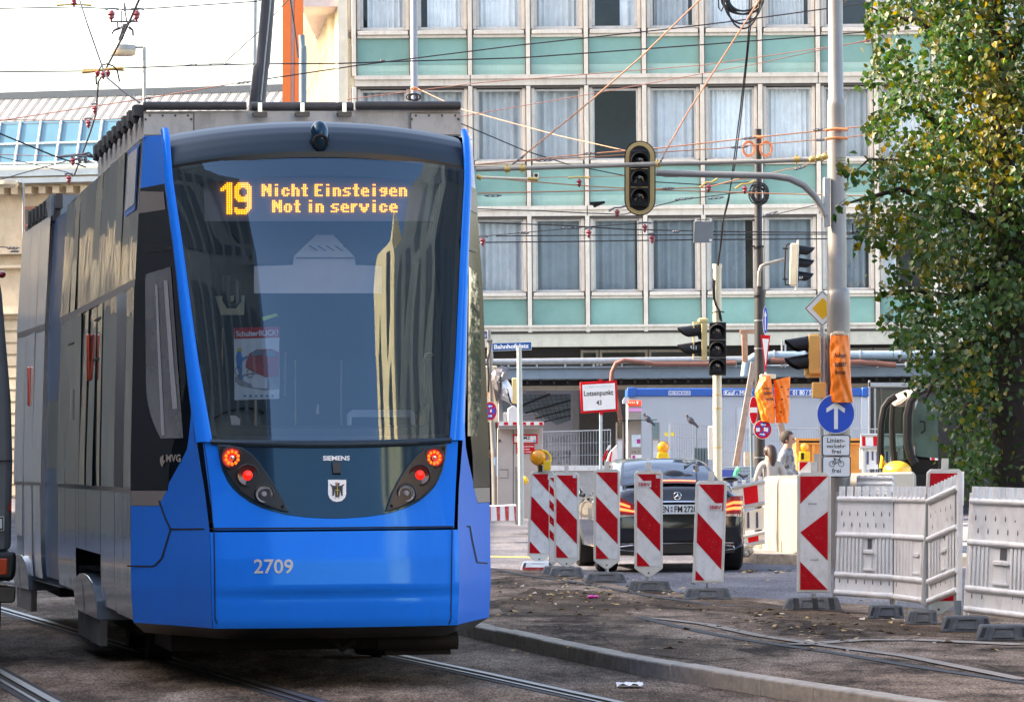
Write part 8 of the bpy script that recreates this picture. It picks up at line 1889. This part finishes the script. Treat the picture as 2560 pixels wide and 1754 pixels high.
def wire(label, pts, D, rp, mat, ins=(), bks=(), sag=0.0):
    D1 = D if not isinstance(D, tuple) else None
    fine = []
    for i, (a, b) in enumerate(zip(pts, pts[1:])):
        for k in range(6): t = k / 6; fine.append((lerp(a[0], b[0], t), lerp(a[1], b[1], t)))
    fine.append(pts[-1]); n = len(fine)
    q = [P(x, y, D if D1 else lerp(D[0], D[1], i / (n - 1))) for i, (x, y) in enumerate(fine)]
    Dm = D if D1 else (D[0] + D[1]) / 2
    r = thing('overhead_wire', label, 'wire', q[0], 'overhead wires above the square'); m_ = MB(); m_.tube(q, rp * Dm / F, 6); m_.build('cable', mat, r)
    for a in ins: insul(r, a[0], a[1], Dm - .05, **(a[2] if len(a) > 2 else {}))
    for a in bks: buckle(r, a[0], a[1], Dm - .03, a[2], a[3] if len(a) > 3 else 0)
    return r
wire('topmost dark wire at upper left with brass bar and two red insulators', [(-20, 22), (190, 18), (330, 25), (640, 4), (700, -8)], 60, 1.5, M_wire, ins=[(185, 14, dict(bar=88, up=True)), (280, 24, dict(bar=34, barmat=M_fit)), (343, 24, dict(bar=34, barmat=M_fit))])
wire('long dark span wire crossing street lamp and green panels with a black clamp', [(-20, 180), (210, 178), (300, 171), (460, 165), (650, 160), (850, 159), (957, 155), (1300, 145), (1760, 112), (2250, 74)], 62, 1.7, M_wire, ins=[(258, 176, dict(bar=104))], bks=[(526, 162, 124, .02), (957, 152, 12)])
wire('dark contact wire dropping from the brass bar to the roof box', [(196, -10), (206, 22), (218, 60), (256, 168), (268, 195), (300, 222), (348, 256)], (50, 44), 2.3, M_wire)
wire('dark contact wire swinging down from the top past the lamp head to the station', [(352, -10), (328, 45), (305, 95), (265, 172), (246, 205), (240, 285), (226, 330), (206, 385), (185, 440)], (50, 80), 2.4, M_wire, ins=[(237, 262, dict(bar=16, barmat=M_fit)), (221, 298, dict(bar=20, barmat=M_fit))], bks=[(318, 60, 50, .6), (300, 105, 20, 1.5)])
wire('reddish wire rising from the left edge to the leaning mast', [(-20, 305), (240, 265), (370, 246), (590, 208), (628, 204)], 64, 1.3, M_wrd, ins=(), bks=[(608, 207, 36, .1), (370, 245, 16)])
wire('level reddish wire in front of the skylight band', [(-20, 300), (210, 301), (318, 296)], 64, 1.1, M_wrd)
wire('thick dark wire sloping down right in front of the skylight', [(-20, 326), (130, 388), (215, 418)], 60, 2.0, M_wire, ins=[(182, 392, dict(bar=70, barmat=M_fit))], bks=[(205, 400, 50, -.2)])
wire('thin dark wire rising to the right below the skylight', [(-20, 455), (60, 432), (165, 403)], 60, 1.3, M_wire)
wire('thin dark wire over the cornice at the far left', [(-20, 388), (80, 410), (172, 432)], 62, 1.0, M_wire, ins=[(172, 436, dict(bar=20, barmat=M_fit))])
wire('reddish wire low at the far left edge ending at the tram roof', [(-20, 386), (150, 391)], 62, 1.0, M_wrd)
wire('short dark wires with steel clamps at the far left beside the rear car', [(-20, 616), (50, 620)], 70, 1.2, M_wire, bks=[(32, 620, 30), (36, 628, 24)])
wire('dark stay wire from the span wire up to the leaning mast', [(562, 157), (640, 86), (725, -5)], 61, 1.4, M_wire)
wire('dark wire from the leaning mast rising gently to the upper right corner', [(665, 198), (900, 163), (1300, 113), (1700, 70), (1900, 45), (2190, 5)], 66, 1.6, M_wire)
wire('short dark strap hanging by the orange hoist', [(725, -5), (735, 60), (746, 145)], 86, 2.2, M_wire)
wire('thin pinkish wire from the tram roof box to the tree across the cladding bands', [(868, 249), (1200, 207), (1760, 163), (2230, 95)], 64, 1.1, M_wrd)
wire('thin pinkish wire climbing from the roof box end to the upper right', [(1150, 292), (1480, 235), (1900, 158), (2230, 88)], 64, 1.0, M_wrd)
wire('thick sunlit orange wire rising steeply from the span tube to the top centre', [(1300, 396), (1450, 275), (1600, 145), (1760, -10)], 52, 2.1, M_wor, bks=[(1296, 400, 34, .7)])
wire('thick sunlit orange wire rising from beside the round ended signal to the cable coil', [(1653, 398), (1720, 280), (1800, 155), (1905, -10)], 52, 2.1, M_wor, bks=[(1652, 402, 16, 1.5)])
wire('thin sunlit orange wire from the grey blue mast down to the signal', [(1045, 222), (1150, 272), (1400, 340), (1570, 378)], (74, 55), 1.0, M_wor)
wire('dark wire slanting down right from the roof box behind the signal', [(1150, 308), (1310, 376), (1420, 411), (1640, 455), (1760, 462), (1880, 455)], 58, 1.4, M_wire)
wire('sunlit orange wire with black springs rising to the strap on the grey mast', [(1190, 412), (1300, 402), (1470, 385), (1640, 371), (1880, 345), (2070, 325), (2200, 312)], 56, 1.7, M_wor, bks=[(1362, 401, 46, .05), (1475, 384, 34, .06), (1872, 346, 36, .1), (2045, 324, 24, .1)])
wire('second sunlit orange wire just below, ending at the black post coil', [(1280, 405), (1560, 387), (1800, 371), (1890, 362), (2065, 348), (2230, 332)], 56, 1.4, M_wor, bks=[(1848, 368, 44, .05), (2050, 350, 26, .05)])
wire('sunlit orange wire below the span tube dipping to the right', [(1195, 440), (1300, 452), (1480, 466), (1640, 475), (1900, 483), (2200, 491)], 55, 1.5, M_wor, ins=[(1448, 445, dict(bar=54))], bks=[(1680, 440, 50)])
wire('sunlit yellow orange wire behind the signal with brass clamps', [(1195, 483), (1440, 478), (1640, 473), (1770, 468), (1850, 447), (1900, 440)], 55, 1.7, M_wor, ins=[(1772, 458, dict(bar=44, ang=.5)), (1862, 462, dict(bar=48, ang=.4))], bks=[(1672, 471, 30), (1232, 489, 44)])
wire('thin level sunlit orange wire under the span tube', [(1280, 445), (1400, 443), (1560, 440)], 55, 1.0, M_wor)
wire('dark wire along the lower cladding band sagging to the signal', [(1190, 522), (1350, 527), (1470, 533), (1560, 536), (1700, 500), (1890, 476)], 57, 1.3, M_wire, ins=[(1543, 521, dict(bar=42, barmat=M_fit, ang=.3))], bks=[(1712, 497, 50, .1), (1790, 495, 40, .1)])
wire('upper dark wire across the lower window row with orange splices', [(1190, 556), (1400, 563), (1560, 573), (1760, 578), (1900, 580), (2230, 582)], 57, 1.6, M_wire, ins=[(1612, 558, dict(bar=32, barmat=M_fit))], bks=[(1425, 570, 50), (1690, 579, 18)])
wire('middle dark wire across the lower window row', [(1240, 590), (1480, 588), (1760, 587), (2230, 585)], 57, 1.4, M_wire, ins=[(1472, 572, dict(bar=18, barmat=M_fit))])
wire('lowest dark wire across the lower window row with a black clamp at its left', [(1190, 606), (1400, 604), (1760, 599), (2230, 596)], 57, 1.6, M_wire, ins=[(1207, 592, dict(bar=26, barmat=M_fit)), (1630, 586, dict(bar=22, barmat=M_fit))])
wire('thin dark wire crossing the lower windows from left low to right high', [(1215, 590), (1480, 566), (1700, 553), (1900, 541)], 57, 1.0, M_wire, bks=[(1310, 582, 26)])
wire('pale thin wire right of the black post reaching into the tree', [(1900, 545), (2050, 510), (2100, 500)], 57, 1.0, M_wire, bks=[(1925, 535, 40, .3)])
wire('thin sunlit orange wire from the mast foot bracket to the left', [(1860, 450), (1960, 425), (2000, 418), (2030, 405), (2068, 378)], 55, 1.1, M_wor, bks=[(2000, 420, 30, .3), (2045, 400, 40, .2)])
# splices and small loop near the tree
r = thing('wire_loop', 'small black wire loop clamped on the overhead wire beside the tree', 'wire loop', P(2138, 575, 57)); m_ = MB(); k = 57 / F
m_.tube([P(2132, 580, 57), P(2131, 560, 57), P(2136, 553, 57), P(2141, 560, 57), P(2143, 578, 57)], 2 * k, 6); m_.ell(P(2132, 580, 57), (4 * k, 4 * k, 4 * k), 8, 6); m_.ell(P(2143, 578, 57), (4 * k, 4 * k, 4 * k), 8, 6); m_.build('loop', M_sigblk, r)
r = thing('section_insulator', 'cluster of dark brackets and red insulators under the topmost wire at upper left', 'insulator', P(310, 60, 59.5)); k = 59.5 / F
m_ = MB(); m_.ppost([(276, 55), (345, 54)], 59.5, 2.2, 6); m_.ppost([(303, 58), (303, 30), (311, 20), (317, 54)], 59.5, 1.8, 6); m_.ppost([(294, 54), (294, 68)], 59.5, 1.8, 6); m_.ppost([(311, 8), (313, 28)], 59.5, [2, 4.5], 6)
m_.ppost([(300, 70), (284, 76), (278, 86)], 59.5, [4, 3.5, 3], 6); m_.ppost([(322, 68), (332, 76), (333, 90)], 59.5, [4, 3, 3], 6); m_.ppost([(312, 60), (306, 82), (298, 102)], 59.5, [5, 4.5, 4], 8); m_.build('bracket', M_fit, r)
for x in (278, 341): m_ = MB(); m_.lathe(P(x, 27, 59.4), (0, 0, -1), [(0, 3 * k), (4 * k, 7 * k), (9 * k, 10 * k), (13 * k, 7 * k), (18 * k, 8 * k), (22 * k, 3 * k), (28 * k, 2 * k)], 12); m_.build('insulator', M_insr, r)
r = thing('section_insulator', 'brass bar with two red insulators and a black loop above the station roof', 'insulator', P(258, 178, 59.6))
m_ = MB(); m_.ppost([(205, 181), (240, 178), (262, 174), (307, 171)], 59.6, [4.5, 3.5, 3.5, 4.5], 8); m_.build('bar', M_brass, r)
m_ = MB(); m_.ppost([(247, 176), (255, 163), (268, 160), (284, 166), (293, 176), (299, 205)], 59.55, 2, 6); m_.ppost([(240, 190), (241, 212)], 59.55, 2.4, 6); m_.build('loop', M_sigblk, r)
for x in (244, 270): m_ = MB(); m_.lathe(P(x, 177, 59.5), (0, 0, -1), [(0, 3 * k), (4 * k, 6.5 * k), (9 * k, 6 * k), (13 * k, 4 * k), (16 * k, 2 * k)], 12); m_.build('insulator', M_insr, r)
r = thing('section_insulator', 'long dark switch bar with hanging insulators above the tram roof edge, left', 'insulator', P(190, 395, 62)); k = 62 / F
m_ = MB(); m_.ppost([(152, 391), (175, 389), (200, 386), (236, 392)], 61.9, [4, 3.5, 3.5, 4], 8); m_.ppost([(205, 386), (222, 382), (232, 390)], 61.85, 2.5, 6)
for x in (181, 199, 214): m_.ppost([(x, 392), (x, 400), (x + 1, 408)], 61.9, [3, 5.5, 3], 8)
m_.build('bar', M_fit, r)
# span tube
r = thing('span_tube', 'long grey brown horizontal tube with brass clamps reaching from the tram to the grey mast', 'tube', P(1195, 425, 52.5))
m_ = MB(); m_.ppost([(1190, 424), (1400, 418), (1640, 410), (1900, 404), (2060, 397)], 52.5, 5.6, 10); m_.build('tube', M('tube_brown_grey', (.34, .31, .26), .4, .3), r)
for x, y in ((1268, 423), (1306, 421), (1645, 410), (1992, 399)): m_ = MB(); m_.ppost([(x - 7, y), (x + 7, y)], 52.5, 7.5, 10); m_.ppost([(x, y + 6), (x, y + 13)], 52.5, 2, 6); m_.ppost([(x, y - 5), (x, y - 11)], 52.5, 3, 6); m_.build('clamp', M_brass, r)
m_ = MB()
for x, y in ((2032, 398), (2050, 395), (2062, 392)): m_.ell(P(x, y, 52.4), (.05, .04, .04), 8, 6)
m_.build('clamp', M_brass, r)
r = thing('span_tube', 'short lower tube stub with brass clamp and small camera beside the tram', 'tube', P(1190, 443, 53)); m_ = MB(); m_.ppost([(1190, 443), (1330, 448)], 53, 3.5, 8); m_.build('tube', M_ivory, r)
m_ = MB(); m_.ppost([(1192, 440), (1204, 446)], 53, 6, 8); m_.ppost([(1320, 447), (1345, 449)], 53, 5, 8); m_.build('clamp', M_brass, r)
# small plate and loudspeaker-like lamp on wires
r = thing('hanging_plate', 'square grey plate hanging on the wires in front of the lower windows', 'plate', P(1759, 580, 56.8)); m_ = MB(); m_.pp([(1735, 553), (1783, 553), (1782, 606), (1734, 607)], 56.8, .03); m_.build('plate', M('plate_grey', (.20, .225, .235), .5, var=.06), r, bevel=.004)
m_ = MB(); m_.pr(1738, 545, 1743, 554, 56.78, .03); m_.pr(1775, 545, 1780, 554, 56.78, .03); m_.pr(1773, 597, 1780, 604, 56.78, 0); m_.build('clip', M_swhite, r)
r = thing('hanging_lamp', 'dark conical lamp shade hanging on a wire left of the signal', 'lamp', P(1494, 510, 57)); m_ = MB(); m_.pp([(1474, 505), (1490, 504), (1512, 503), (1513, 507), (1486, 518), (1482, 512), (1476, 512)], 56.9, .15); m_.build('shade', M_sigblk, r)
# cable bundle at the top and the cable down to the ivory post
M_bc = M('black_cable', (.018, .018, .02), .5)
r = thing('cable_bundle', 'coiled black cable hanging from the top edge above the ivory post', 'cable', P(1850, 20, 56))
m_ = MB()
for q in range(9):
    a, b = 42 + rnd.uniform(-8, 12), rnd.choice([18, 22, 30, 38, 62, 74]) ; cx_ = 1860 + rnd.uniform(-6, 6)
    m_.tube([P(cx_ + a * math.cos(t / 16 * math.pi + math.pi), -2 - b * math.sin(t / 16 * math.pi + math.pi) , 56 - .01 * q) for t in range(17)], .012, 6, cap=False)
m_.tube([P(1796, -5, 56), P(1797, 20, 56), P(1803, 29, 56), P(1810, 15, 56), P(1812, -5, 56)], .010, 5); m_.build('coil', M_bc, r)
m_ = MB()
m_.tube([P(x, y, lerp(56, 59.6, y / 660)) for x, y in ((1873, -5), (1873, 60), (1866, 140), (1850, 280), (1832, 420), (1822, 500), (1806, 560), (1800, 620), (1794, 662))], .009, 6)
m_.tube([P(x, y, lerp(56, 59.6, y / 660)) for x, y in ((1878, -5), (1877, 60), (1868, 150), (1853, 290), (1838, 410), (1826, 470), (1810, 540), (1803, 610), (1796, 664))], .008, 6); m_.build('hanging_cable', M_bc, r)

# ================================================================ FALLEN LEAVES AND LITTER
M_fl = [M('fallen_yellow', (.46, .30, .10), .7, var=.3, scale=30), M('fallen_brown', (.12, .07, .03), .8, var=.4, scale=30), M('fallen_pale', (.55, .46, .32), .7, var=.2, scale=30)]
fl = MB(); rl = random.Random(9)
def fleaf(px, py, zg, s):
    c = G(px, py, zg); a = rl.uniform(0, 6.28); u = Vector((math.cos(a), math.sin(a), 0)); w = Vector((-u.y, u.x, 0)); t1, t2 = rl.uniform(.0, .55), rl.uniform(.0, .6)
    p = [c - u * s, c + w * s * .7 + UP * s * t1, c + u * s * 1.1 + UP * s * t2 * .6, c - w * s * .7 + UP * s * t2]; p = [q + UP * .006 for q in p]
    fl.add(p, [(0, 1, 2), (0, 2, 3)], rl.choice([0, 0, 1, 1, 2]))
for _ in range(210): fleaf(rl.gauss(1400, 150) if rl.random() < .7 else rl.uniform(1225, 1800), rl.triangular(1428, 1545, 1480), 0, rl.uniform(.018, .04))
for _ in range(150): fleaf(rl.gauss(2060, 170), rl.triangular(1520, 1640, 1560), 0, rl.uniform(.02, .042))
for _ in range(60): fleaf(rl.uniform(1225, 2560), rl.uniform(1440, 1650), 0, rl.uniform(.015, .03))
for _ in range(40): fleaf(rl.uniform(1850, 1980), rl.uniform(1425, 1434), ZR, rl.uniform(.03, .05))
for _ in range(22): fleaf(rl.uniform(50, 2300), rl.uniform(1640, 1750), ZT, rl.uniform(.012, .022))
o = fl.build('fallen_leaves', M_fl, flat=True, recalc=False); tag(o, kind='stuff'); o['label'] = 'fallen yellow and brown leaves scattered on the dusty asphalt'
r0 = G(1570, 1718, ZT); m_ = MB(); m_.grid(lambda u, v: r0 + Vector((lerp(-.07, .09, u), lerp(-.10, .12, v), .01 + .022 * abs(math.sin(7 * u + 5 * v)))), 8, 6)
o = m_.build('paper_scrap', M_swhite, loc=r0, ang=10); tag(o, 'crumpled white paper scrap on the track beside the kerb', 'litter')
r0 = G(1478, 1496, 0); m_ = MB(); m_.ell(r0 + UP * .02, (.035, .03, .018), 8, 6); m_.ell(r0 + Vector((.05, 0, .02)), (.02, .03, .015), 8, 6)
o = m_.build('pink_scrap', M('pink_plastic', (.75, .03, .35), .4), loc=r0); tag(o, 'tiny bright pink plastic scrap among the fallen leaves', 'litter')
